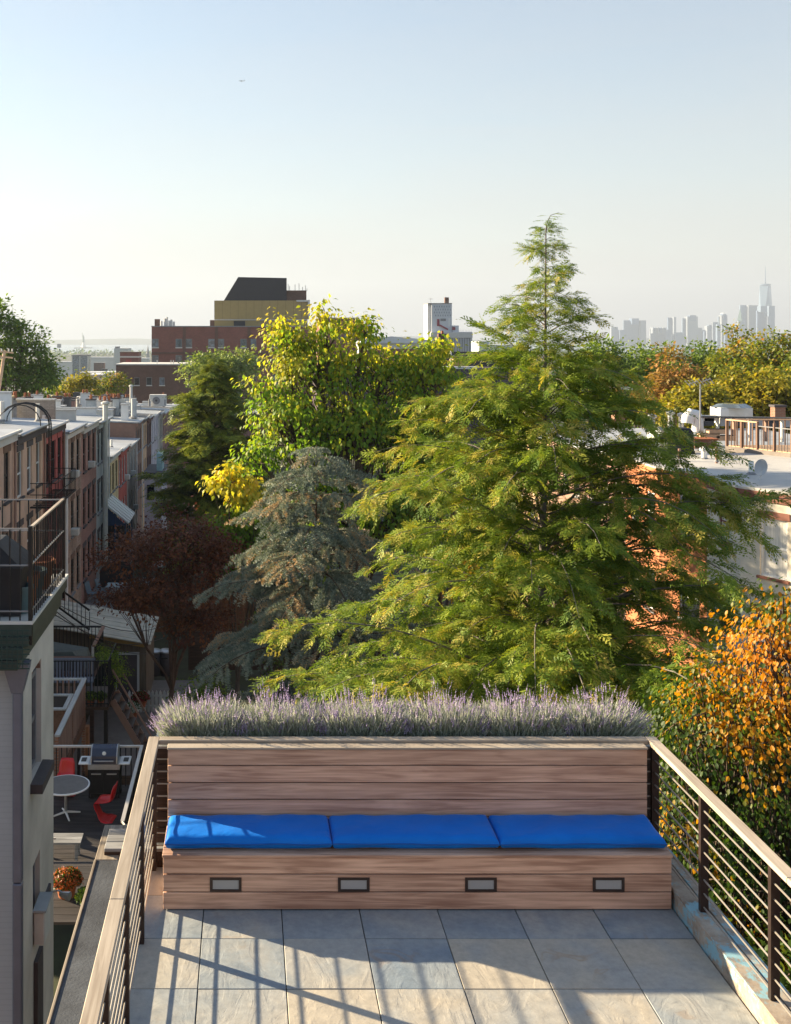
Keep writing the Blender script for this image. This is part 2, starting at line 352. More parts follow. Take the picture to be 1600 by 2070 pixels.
# --- bench with backrest
BX0, BX1, BF, BB = -.646, 3.331, 8.24, 8.74
bench = thing('built_in_bench', 'long reddish hardwood plank bench with backrest and four recessed lights', 'bench', ((BX0+BX1)/2, 8.5, 0))
for (z0, z1) in ((.010, .139), (.147, .279), (.287, .410)):
    MB().cbox(BX0, BX1, BF, BF+.022, z0, z1, .003).build('plank', G['plank'], bench)
    MB().cbox(BX0, BX0+.02, BF+.024, BB+.09, z0, z1, .003).build('side_plank', G['plank_end'], bench)
    MB().cbox(BX1-.02, BX1, BF+.024, BB+.09, z0, z1, .003).build('side_plank', G['plank_end'], bench)
MB().box(BX0+.03, BX1-.03, BF+.03, BB+.08, .0, .405).build('carcass', G['darkwood'], bench)
for k in range(4):
    d = (BB-BF+.012)/4
    MB().cbox(BX0-.006, BX1+.006, BF-.012+d*k, BF-.012+d*(k+1)-.004, .416, .436, .003).build('seat_board', G['plank'], bench)
for (z0, z1) in ((.440, .501), (.509, .644), (.652, .784), (.792, .927), (.935, 1.060)):
    MB().cbox(BX0, BX1, BB, BB+.022, z0, z1, .003).build('backrest_plank', G['plank'], bench)
    for xa in (BX0, BX1-.02): MB().cbox(xa, xa+.02, BB+.0235, BB+.085, z0, z1, .003).build('side_plank', G['plank_end'], bench)
MB().box(BX0+.022, BX1-.022, BB+.024, BB+.08, .44, 1.06).build('back_frame', G['darkwood'], bench)
MB().cbox(BX0-.004, BX1+.004, BB-.008, BB+.09, 1.064, 1.080, .003).build('top_cap', G['rail_x'], bench)
LENS = M('frosted_lens', (.36, .37, .37), .35, .06, 4, 0); LFR = M('bronze_light_frame', (.05, .035, .03), .45, .15, 5, .1, metal=.3)
for xa in (-.279, .722, 1.716, 2.714):
    f = MB()
    xb, za, zb, y0, y1 = xa+.247, .150, .258, BF-.008, BF+.01
    f.box(xa, xb, y0, y1, zb-.018, zb).box(xa, xb, y0, y1, za, za+.018).box(xa, xa+.022, y0, y1, za+.018, zb-.018).box(xb-.022, xb, y0, y1, za+.018, zb-.018)
    fo = f.build('step_light', LFR, bench)
    MB().box(xa+.022, xb-.022, BF-.003, BF+.008, za+.018, zb-.018).build('lens', LENS, fo)
# --- cushions
def MFABRIC():
    m, t, b, out = _mat('blue_canvas'); tc = N(t, 'ShaderNodeTexCoord')
    n = N(t, 'ShaderNodeTexNoise'); n.inputs['Scale'].default_value = 4; n.inputs['Detail'].default_value = 4; t.links.new(tc.outputs['Object'], n.inputs['Vector'])
    r = ramp(t, n.outputs[0], [(.3, (.003, .15, .60)), (.7, (.004, .185, .70))]); t.links.new(r.outputs[0], b.inputs['Base Color'])
    b.inputs['Roughness'].default_value = .55; b.inputs['Specular IOR Level'].default_value = .15
    b.inputs['Sheen Weight'].default_value = .4; b.inputs['Sheen Roughness'].default_value = .25; b.inputs['Sheen Tint'].default_value = (.75, .85, 1, 1)
    w1 = N(t, 'ShaderNodeTexNoise'); w1.inputs['Scale'].default_value = 420; t.links.new(tc.outputs['Object'], w1.inputs['Vector']); w2 = N(t, 'ShaderNodeTexNoise'); w2.inputs['Scale'].default_value = 5; w2.inputs['Detail'].default_value = 3; w2.inputs['Distortion'].default_value = .6; t.links.new(tc.outputs['Object'], w2.inputs['Vector'])
    ww = N(t, 'ShaderNodeMath', operation='MULTIPLY_ADD'); ww.inputs[1].default_value = .06; t.links.new(w1.outputs[0], ww.inputs[0]); t.links.new(w2.outputs[0], ww.inputs[2]); bumpn(t, b, ww.outputs[0], .35, .03)
    return m
FAB = MFABRIC(); PIPE = M('blue_piping', (.003, .09, .38), .6, .1, 4, 0)
def cushion(x0, x1, y0, y1, z0, H, seed):
    nx, ny = 44, 18; r = .045; vs = []; fs = []; rr = random.Random(seed); ph = [rr.uniform(0, 6) for _ in range(4)]
    def top(u, v):
        x = x0+(x1-x0)*u; y = y0+(y1-y0)*v; d = min(x-x0, x1-x, y-y0, y1-y); k = min(1, d/r)
        rise = math.sqrt(max(0, 1-(1-k)**2))
        puff = .016*(math.sin(math.pi*u)**.5)*(math.sin(math.pi*v)**.5) + .003*math.sin(6*u+ph[0])*math.sin(4*v+ph[1])+.004*math.sin(31*u+ph[2]+5*v)*(1-k)*k*4+.0025*math.sin(17*u-9*v+ph[3])
        return x, y, z0+H*.5 + (H*.5)*rise + puff
    def E(i, n): # finer sampling near the edges
        s = i/n; return .5-.5*math.cos(math.pi*s) if True else s
    for j in range(ny+1):
        for i in range(nx+1): vs.append(top(E(i, nx), E(j, ny)))
    nb = len(vs)
    for j in range(ny+1):
        for i in range(nx+1):
            x, y, z = vs[j*(nx+1)+i]; d = min(x-x0, x1-x, y-y0, y1-y); k = min(1, d/r); rise = math.sqrt(max(0, 1-(1-k)**2))
            wob = .008*max(0, math.sin(7*x+ph[3]))*(1 if y < y0+.1 else 0)
            vs.append((x, y, z0+H*.5-(H*.5)*rise+wob*rise))
    W = nx+1
    for j in range(ny):
        for i in range(nx):
            a = j*W+i; fs.append((a, a+1, a+1+W, a+W)); fs.append((nb+a, nb+a+W, nb+a+1+W, nb+a+1))
    rim = [i for i in range(W)] + [j*W+nx for j in range(1, ny+1)] + [ny*W+i for i in range(nx-1, -1, -1)] + [j*W for j in range(ny-1, 0, -1)]
    mb = MB(); mb.add(vs, fs)
    return mb, [vs[i] for i in rim]
CL = ['blue canvas seat cushion with the sunlit patch, beside the handrail shadow', 'middle blue canvas seat cushion between two others on the bench', 'blue canvas seat cushion at the end near the sunlit kerb']
for k, (a, b_) in enumerate(((-.632, .681), (.687, 2.001), (2.009, 3.316))):
    mb, rim = cushion(a, b_, 8.30, 8.735, .437, .098, 11+k)
    co = smooth_ang(mb.build('seat_cushion', FAB), 60); tag(co, CL[k], 'cushion', 'blue bench cushions')
    pm = MB()
    pts = [(x, y, z+.001) for x, y, z in rim] + [rim[0]]
    pm.tube(pts, .0065, 6, cap=False).build('piping', PIPE, co, smooth=True)
# --- railing
def handrail(mb, x0, x1, y0, y1): return mb.cbox(x0, x1, y0, y1, 1.054, 1.094, .004)
rl = thing('cable_railing', 'wood topped rod railing beside the dark ledge over the gardens', 'railing', (-.775, 6, 0), 'terrace railings')
handrail(MB(), -.82, -.73, 2.6, 6.35).build('handrail', G['rail_y'], rl); handrail(MB(), -.82, -.73, 6.353, 8.95).build('handrail', G['rail_y'], rl)
for y in (8.875, 7.80, 6.80, 5.80, 4.80, 3.80, 2.80): MB().box(-.80, -.75, y-.025, y+.025, -.1, 1.053).build('post', G['post'], rl)
for k in range(9): MB().cyl((-.775, 2.6, .10+.104*k), (-.775, 8.9, .10+.104*k), .0065, 6).build('rod', G['rod'], rl)
rr_ = thing('cable_railing', 'wood topped rod railing standing on the painted kerb by the orange tree', 'railing', (3.44, 6, 0), 'terrace railings')
handrail(MB(), 3.39, 3.48, 2.6, 6.60).build('handrail', G['rail_y'], rr_); handrail(MB(), 3.39, 3.48, 6.603, 8.95).build('handrail', G['rail_y'], rr_)
for y in (8.90, 7.95, 6.89, 5.83, 4.77, 3.7, 2.7): MB().box(3.425, 3.485, y-.02, y+.02, .154, 1.053).build('post', G['post'], rr_)
for k in range(8): MB().cyl((3.45, 2.6, .19+.104*k), (3.45, 8.9, .19+.104*k), .0065, 6).build('rod', G['rod'], rr_)
rb = thing('cable_railing', 'wood topped railing between the bench back and the lavender planter', 'railing', (1.3, 8.9, 0), 'terrace railings')
handrail(MB(), -.728, 3.388, 8.862, 8.95).build('handrail', G['rail_x'], rb)
for x in (.6, 1.95): MB().box(x-.02, x+.02, 8.885, 8.925, .0, 1.053).build('post', G['post'], rb)
for k in range(8): MB().cyl((-.75, 8.905, .19+.104*k), (3.42, 8.905, .19+.104*k), .0065, 6).build('rod', G['rod'], rb)
# --- kerbs and ledge
def MKERB(name, axis):
    m, t, b, out = _mat(name); v = coords(t)
    n = N(t, 'ShaderNodeTexNoise'); n.inputs['Scale'].default_value = 5; n.inputs['Detail'].default_value = 8; n.inputs['Roughness'].default_value = .7; t.links.new(v, n.inputs['Vector'])
    r = ramp(t, n.outputs[0], [(.3, (.16, .12, .09)), (.5, (.34, .28, .22)), (.7, (.46, .41, .34))])
    n2 = N(t, 'ShaderNodeTexNoise'); n2.inputs['Scale'].default_value = 3.2; n2.inputs['Detail'].default_value = 9; n2.inputs['Roughness'].default_value = .75; t.links.new(coords(t, (1.3, .8, 1.2)), n2.inputs['Vector'])
    r2 = ramp(t, n2.outputs[0], [(.51, (0, 0, 0)), (.56, (1, 1, 1))])
    mx = N(t, 'ShaderNodeMix', data_type='RGBA'); mx.inputs[7].default_value = (.24, .44, .52, 1)
    t.links.new(r2.outputs[0], mx.inputs[0]); t.links.new(r.outputs[0], mx.inputs[6]); t.links.new(mx.outputs[2], b.inputs['Base Color'])
    b.inputs['Roughness'].default_value = .8; bumpn(t, b, n.outputs[0], .5, .01); return m
KY = MKERB('flaking_kerb_paint', 'y')
kb = thing('terrace_kerb', 'weathered kerb boards with flaking turquoise paint under the rod railing', 'kerb', (3.45, 6, 0))
MB().cbox(3.358, 3.38, 2.6, 8.9, -.03, .128, .004).build('fascia_board', KY, kb)
MB().cbox(3.356, 3.50, 2.6, 8.92, .13, .152, .004).build('kerb_board', KY, kb)
MB().cbox(3.512, 3.60, 2.6, 9.4, .122, .144, .004).build('kerb_board', KY, kb)
MB().box(3.39, 3.58, 2.6, 8.9, -.2, .12).build('kerb_core', G['darkwood'], kb)
kb2 = thing('terrace_kerb', 'grey blue weathered kerb boards between the bench end and the planter', 'kerb', (1.3, 9.1, 0))
for y0, y1 in ((8.93, 9.06), (9.068, 9.19), (9.198, 9.30)):
    MB().cbox(-1.2, 3.5, y0, y1, .12, .148, .004).build('kerb_board', G['oldwood_x'], kb2)
MB().box(-1.2, 3.5, 8.94, 9.3, -.12, .118).build('kerb_core', G['darkwood'], kb2)
lg = thing('parapet_ledge', 'outer ledge covered in black membrane with bare boards at its end', 'ledge', (-1.05, 6, 0))
MB().cbox(-1.27, -1.06, 8.86, 9.5, .04, .09, .006).build('ledge_board', G['oldwood'], lg)
MB().cbox(-1.052, -.85, 8.86, 9.5, .04, .09, .006).build('ledge_board', G['oldwood'], lg)
MB().box(-1.25, -1.06, 2.6, 8.858, .04, .085).box(-1.052, -.85, 2.6, 8.858, .038, .083).build('membrane', G['membrane'], lg)
MB().cbox(-1.272, -1.252, 2.6, 8.86, .03, .096, .003).build('edge_strip', G['oldwood'], lg)
MB().box(-1.24, -.86, 2.6, 9.45, -.12, .036).build('ledge_core', G['darkwood'], lg)
# --- planter and lavender
pl = thing('planter_box', 'long dark wood planter with a metal rim behind the bench', 'planter', (1.35, 9.3, .1))
PX0, PX1, PY0, PY1 = -.76, 3.46, 8.99, 9.50
for k in range(6):
    z0 = .17+.135*k
    MB().cbox(PX0, PX1, PY0, PY0+.02, z0, z0+.131, .003).build('plank', G['darkwood'], pl)
    MB().cbox(PX0, PX1, PY1-.02, PY1, z0, z0+.131, .003).build('plank', G['darkwood'], pl)
    for xa in (PX0, PX1-.02): MB().cbox(xa, xa+.02, PY0+.022, PY1-.022, z0, z0+.131, .003).build('side_plank', G['darkwood'], pl)
rim = MB()
rim.box(PX0-.02, PX1+.02, PY0-.02, PY0+.03, .982, 1.0).box(PX0-.02, PX1+.02, PY1-.03, PY1+.02, .982, 1.0).box(PX0-.02, PX0+.03, PY0+.03, PY1-.03, .982, 1.0).box(PX1-.03, PX1+.02, PY0+.03, PY1-.03, .982, 1.0)
rim.build('rim', G['greymetal'], pl)
MB().box(PX0+.03, PX1-.03, PY0+.03, PY1-.03, .9, .965).build('soil', G['soil'], pl)
MB().box(-.7, 3.4, 9.02, 9.28, .1495, .168).build('feet', G['post'], pl)
# numpy geometry with a per-element tint ------------------------------------------------
def np_mesh(name, verts, faces, tint, mat, parent=None, kind='stuff', smooth=False):
    """faces (m,3)"""
    off = root_off(parent); verts = np.asarray(verts, np.float32)-np.array(off, np.float32); faces = np.asarray(faces, np.int32)
    me = bpy.data.meshes.new(name); me.vertices.add(len(verts)); me.vertices.foreach_set('co', verts.ravel())
    me.loops.add(faces.size); me.loops.foreach_set('vertex_index', faces.ravel())
    me.polygons.add(len(faces)); me.polygons.foreach_set('loop_start', np.arange(0, faces.size, 3, dtype=np.int32))
    if smooth: me.polygons.foreach_set('use_smooth', np.ones(len(faces), bool))
    if tint is not None:
        at = me.attributes.new('tint', 'FLOAT', 'POINT'); at.data.foreach_set('value', np.asarray(tint, np.float32))
    me.materials.append(mat); me.update(calc_edges=True)
    o = bpy.data.objects.new(name, me); COL.objects.link(o)
    if parent is not None: o.parent = parent
    if kind: o['kind'] = kind
    return o
def frames(d, up):
    """(N,3) directions -> (N,3,3) matrices, columns = along, side, up"""
    d = d/np.maximum(np.linalg.norm(d, axis=1, keepdims=True), 1e-9)
    s = np.cross(up, d); l = np.linalg.norm(s, axis=1, keepdims=True); s = np.where(l > 1e-5, s/np.maximum(l, 1e-9), np.array([[0, 1., 0]])); u = np.cross(d, s)
    return np.stack([d, s, u], axis=2)
def scatter(tv, tf, pos, mats_, scale, tint, jit=.0, seed=0):
    n = len(pos); k = len(tv)
    v = np.einsum('nij,kj->nki', mats_, tv)*scale[:, None, None] + pos[:, None, :]
    f = tf[None]+(np.arange(n)*k)[:, None, None]
    t = np.repeat(tint, k)
    return v.reshape(-1, 3), f.reshape(-1, 3), t
def join(parts):
    V, Fc, T, n = [], [], [], 0
    for v, f, t in parts: V.append(v); Fc.append(f+n); T.append(t); n += len(v)
    return np.concatenate(V), np.concatenate(Fc), np.concatenate(T)
LAV_STEM = MLEAF('lavender_stems', [(0, (.24, .29, .18)), (.5, (.42, .46, .36)), (1, (.60, .62, .55))], .35, .7)
LAV_FLOW = MLEAF('lavender_flowers', [(0, (.34, .26, .48)), (.5, (.52, .43, .64)), (1, (.70, .63, .76))], .35, .7, tcol=1.1)
for mt in (LAV_STEM, LAV_FLOW):
    for n in mt.node_tree.nodes:
        if n.type == 'MIX' and n.data_type == 'RGBA': n.inputs[7].default_value = (1.15, 1.1, 1.1, 1)
def lavender(cx, wid, seed, label):
    r = np.random.default_rng(seed)
    t = thing('lavender_plant', label, 'lavender', (cx, 9.25, .965), 'lavender clumps in the planter')
    ns = int(560*wid/.8)
    # thin tapering blade (stem): 3-sided
    def blades(n, base, tip, wd, bend):
        d = tip-base; mid = base+d*.55+bend
        side = np.cross(d, r.normal(size=(n, 3))); side /= np.linalg.norm(side, axis=1, keepdims=True); side *= wd[:, None]
        v = np.stack([base-side, base+side, mid-side*.8, mid+side*.8, tip], 1)
        f = np.array([[0, 1, 3], [0, 3, 2], [2, 3, 4]])
        return v.reshape(-1, 3), (f[None]+(np.arange(n)*5)[:, None, None]).reshape(-1, 3), np.repeat(r.random(n), 5)
    parts = []
    # foliage mound
    n = int(3600*wid/.8); bx = cx+r.uniform(-.5, .5, n)*wid*.9; by = 9.25+r.uniform(-.17, .17, n)
    base = np.stack([bx, by, np.full(n, .96)], 1); base[:, 2] += r.random(n)**1.1*.19
    out = np.stack([(bx-cx)*.55+np.sign(bx-1.35)*np.clip(np.abs(bx-1.35)-1.75, 0, 1)*2+r.normal(0, .25, n), (by-9.25)*1.6+r.normal(0, .25, n), r.uniform(.5, 1.1, n)], 1)
    L = r.uniform(.07, .17, n); tip = base+out/np.linalg.norm(out, axis=1, keepdims=True)*L[:, None]
    parts.append(blades(n, base, tip, r.uniform(.003, .0052, n), r.normal(0, .008, (n, 3))))
    # flower stems
    bx = cx+r.uniform(-.5, .5, ns)*wid; by = 9.25+r.uniform(-.17, .17, ns)
    base = np.stack([bx, by, np.full(ns, 1.02)], 1)
    dome = 1.08-.72*np.abs((bx-cx)/(wid*.5))**2.5
    dirn = np.stack([(bx-cx)*.75+np.sign(bx-1.35)*np.clip(np.abs(bx-1.35)-1.75, 0, 1)*1.6+r.normal(0, .17, ns), (by-9.25)*1.6+r.normal(0, .15, ns), np.ones(ns)], 1); dirn /= np.linalg.norm(dirn, axis=1, keepdims=True)
    L = (r.uniform(.08, .30, ns))*dome*(1+.25*np.sin(bx*9+seed)*np.sin(bx*23)); tip = base+dirn*L[:, None]
    parts.append(blades(ns, base, tip, np.full(ns, .0016), r.normal(0, .008, (ns, 3))))
    v, f, ti = join(parts); np_mesh('foliage', v, f, ti, LAV_STEM, t)
    # spikes: stacked whorls of little lobes
    octv = np.array([[1, 0, 0], [-.5, .87, 0], [-.5, -.87, 0], [0, 0, 1], [0, 0, -1.]]); octf = np.array([[0, 1, 3], [1, 2, 3], [2, 0, 3], [1, 0, 4], [2, 1, 4], [0, 2, 4]])
    pos, sc_, tn = [], [], []
    nw = 6
    Ls = r.uniform(.035, .075, ns); tt = r.random(ns)
    for k in range(nw):
        q = k/(nw-1); pos.append(tip+dirn*((q-.15)*Ls)[:, None]+r.normal(0, .0015, (ns, 3))); sc_.append(r.uniform(.0055, .009, ns)*(1-.55*q)); tn.append(np.clip(tt+r.normal(0, .15, ns), 0, 1))
    pos = np.concatenate(pos); sc_ = np.concatenate(sc_); tn = np.concatenate(tn); dd = np.tile(dirn, (nw, 1))
    ms = frames(np.cross(dd, r.normal(size=dd.shape)), dd)
    v, f, ti = scatter(octv, octf, pos, ms, sc_, tn)
    np_mesh('flower_spikes', v, f, ti, LAV_FLOW, t)
LW = [.72, .70, .75, .70, .72, .68]; x = -.74
LL = ['lavender clump at the planter end above the dark ledge', 'second lavender clump from the picket fence side', 'lavender clump third along, above the second bench light', 'lavender clump under the hemlock, above the third bench light', 'second lavender clump from the orange tree side', 'lavender clump at the planter end next to the orange tree']
for k in range(6):
    lavender(x+LW[k]/2, LW[k]*.99, 40+k, LL[k]); x += LW[k]-.014

# ================================================================== vegetation
LEAF_V = np.array([[0, 0, 0], [.45, .33, .07], [.45, -.33, .07], [.5, 0, 0], [1, 0, -.16]], float)
LEAF_F = np.array([[0, 2, 3], [0, 3, 1], [3, 2, 4], [3, 4, 1]])
def oval_leaf():
    v = [[0, 0, 0]]; 
    for x, w_ in ((.22, .26), (.5, .34), (.78, .22)): v += [[x, w_, .05], [x, 0, -.02*x], [x, -w_, .05]]
    v += [[1, 0, -.12]]
    f = [[0, 2, 1], [0, 3, 2]]
    for a in (1, 4): f += [[a, a+1, a+4], [a, a+4, a+3], [a+1, a+2, a+5], [a+1, a+5, a+4]]
    f += [[7, 8, 10], [8, 9, 10]]
    return np.array(v, float), np.array(f)
OV_V, OV_F = oval_leaf()
def hemlock_spray(seed, wide=1.0):
    """lacy flat spray: alternate twiglets of uneven length, each with small side blades"""
    r = np.random.default_rng(seed); v = []; f = []
    def blade(p, d, L, wd, two=True):
        d = d/np.linalg.norm(d); s = np.cross(d, [0, 0, 1.]); s = s/(np.linalg.norm(s)+1e-9)*wd*wide; n = len(v); q = p+d*L
        if two: v.extend([p, p+d*L*.5+s, p+d*L*.5-s, q]); f.extend([[n, n+2, n+3], [n, n+3, n+1]])
        else: v.extend([p-s*.8, p+s*.8, q]); f.append([n, n+1, n+2])
        return q
    for i in range(9):
        x = .05+.92*i/9+r.uniform(-.03, .03); p = np.array([x, r.normal(0, .015), -.22*x*x]); sg = 1 if i % 2 else -1
        L = (.42*(1-x)**.8+.10)*r.uniform(.55, 1.25); a = r.uniform(.6, 1.1); d = np.array([math.cos(a), sg*math.sin(a), r.normal(-.12, .16)])
        blade(p, d, L, .026)
        for k in range(4):
            t = .25+.7*k/4; pp = p+d/np.linalg.norm(d)*L*t; b_ = a-(.8 if k % 2 else -.8)*1.0; d2 = np.array([math.cos(b_), sg*math.sin(b_), r.normal(-.2, .2)]); blade(pp, d2, (.05+.20*L)*r.uniform(.7, 1.3), .020, False)
    blade(np.array([0, 0, .0]), np.array([1, 0, -.22]), 1.0, .014)
    return np.array(v, float), np.array(f)
HSV = [hemlock_spray(k, 1.65) for k in (1, 2, 3)]; HS_V, HS_F = HSV[0]
SPV = [hemlock_spray(k, 2.3) for k in (4, 5)]
def cedar_spray():
    r = np.random.default_rng(3); v = []; f = []
    for i in range(7):
        x = .05+.95*i/7+r.uniform(-.04, .04); y = r.normal(0, .10)*x
        for k in range(6):
            a = 2*math.pi*(k+.4*i)/6; d = np.array([.5, math.cos(a), .25+math.sin(a)*.9]); d /= np.linalg.norm(d); d = d*r.uniform(.13, .22); s = np.cross(d, r.normal(size=3)); s = s/np.linalg.norm(s)*.034; p = np.array([x, y, -.15*x*x]); n = len(v)
            v.extend([p-s, p+s, p+d]); f.append([n, n+1, n+2])
    return np.array(v, float), np.array(f)
CS_V, CS_F = cedar_spray()
def conifer(name, label, base, top, profile, mat, bark, n_br, spray, seed, lift=.35, droop=.6, spread=1.0, sz=(.3, .5), step=.12, dens=1.0, tint=None, twig=.55, group=None, zmin=None, maxr=1.0, lean=(0, 0), ntw=1.0, jit=.25, extra=(), fall=.22, vert=.12, thin=1.0, rside=0):
    """profile: list of (z, radius) from the bottom up; branches sweep up by lift and bend down by droop"""
    r = np.random.default_rng(seed); rr = random.Random(seed)
    t = thing(name, label, 'tree', tuple(base), group)
    base, top = np.array(base, float), np.array(top, float); H = top[2]-base[2]
    def axis(z):
        q = (z-base[2])/H; p = base+(top-base)*q; p = p+np.array([lean[0], lean[1], 0])*math.sin(math.pi*q); p[2] = z; return p
    mb = MB(); zz = np.linspace(base[2], top[2], 14)
    mb.tube([axis(z) for z in zz], [max(.010, .006+.020*H*(1-q/13.)**1.1*.55) for q in range(14)], 8).build('trunk', bark, t, smooth=True)
    pz = [p[0] for p in profile]; pr = [p[1] for p in profile]
    br = MB(); sp_pos, sp_dir, sp_up, sp_s, sp_t = [], [], [], [], []
    z0 = pz[0]; z1 = pz[-1]
    ga = 0
    for b in range(n_br):
        q = (b+.5)/n_br; z = z0+(z1-z0)*(1-(1-q)**1.0)+rr.uniform(-.1, .1); ga += 2.399+rr.uniform(-.5, .5)
        L = np.interp(z, pz, pr)*rr.uniform(1-jit*1.3, 1+jit)
        if L < .12: L = .12
        hx, hy = math.cos(ga), math.sin(ga); L *= 1-rside*max(0, hx); p0 = axis(z); m = 9; pts = []
        lf = lift*rr.uniform(.6, 1.4); dr = droop*rr.uniform(.7, 1.3); sw = rr.uniform(-.15, .15)
        if b < len(extra): z, ga, L, lf, dr = extra[b]; ga = R(ga); hx, hy = math.cos(ga), math.sin(ga); p0 = axis(z)
        for k in range(m):
            s = k/(m-1); d = L*s
            pts.append(p0+np.array([hx*d-hy*sw*d*s, hy*d+hx*sw*d*s, lf*d-dr*d*s*s*.9]))
        pts = np.array(pts)
        br.tube(pts, [max(.003, .004+.011*thin*L*(1-k/(m-1))) for k in range(m)], 4, cap=False)
        cl = rr.random()
        # twigs
        nt_ = max(8, int(L/step*ntw)); 
        for i in range(nt_):
            s = .12+.88*(i+rr.random())/nt_; j = min(m-2, int(s*(m-1))); fr = s*(m-1)-j; p = pts[j]*(1-fr)+pts[j+1]*fr; fd = pts[j+1]-pts[j]; fd = fd/np.linalg.norm(fd)
            side = np.array([-fd[1], fd[0], 0]); side /= np.linalg.norm(side)+1e-9
            sgn = 1 if i % 2 else -1
            if math.sin(s*L*7+b*1.7) < -.72: continue
            tl = min(twig, (L*(1-s)*.75+.14))*rr.uniform(.6, 1.15)*spread; a = rr.uniform(.6, 1.15)
            td = fd*math.cos(a)+side*sgn*math.sin(a); td[2] += rr.gauss(.02, vert); td /= np.linalg.norm(td)
            ns_ = max(1, int(tl/.13*dens))
            for e in range(ns_):
                w_ = (e+.7*rr.random())/ns_; pp = p+td*tl*w_+np.array([0, 0, -.22*tl*w_*w_])
                d2 = td*.9+fd*.25+np.array([rr.gauss(0, .28), rr.gauss(0, .28), -fall-.3*w_*droop+rr.gauss(0, .2)])
                sp_pos.append(pp); sp_dir.append(d2); sp_up.append((rr.gauss(0, .2+vert), rr.gauss(0, .2+vert), 1)); sp_s.append(rr.uniform(*sz)*min(1, .55+L*.4)); sp_t.append(min(1, max(0, .6*cl*.5+.7*rr.random()-.0+.25*(s-.5)+.1)))
        sp_pos.append(pts[-1]); sp_dir.append(pts[-1]-pts[-2]); sp_up.append((0, 0, 1)); sp_s.append(sz[1]*min(1, .55+L*.4)); sp_t.append(rr.random())
    br.build('branches', bark, t, smooth=True, kind='stuff')
    pos = np.array(sp_pos); ms = frames(np.array(sp_dir), np.array(sp_up)); S_ = np.array(sp_s); T_ = np.array(sp_t); vs_ = spray if isinstance(spray, list) else [spray]
    v, f, ti = join([scatter(tv, tf, pos[k::len(vs_)], ms[k::len(vs_)], S_[k::len(vs_)], T_[k::len(vs_)]) for k, (tv, tf) in enumerate(vs_)])
    np_mesh('crown', v, f, ti, mat, t); print('CROWN', name, len(pos), len(f))
    return t, len(f)
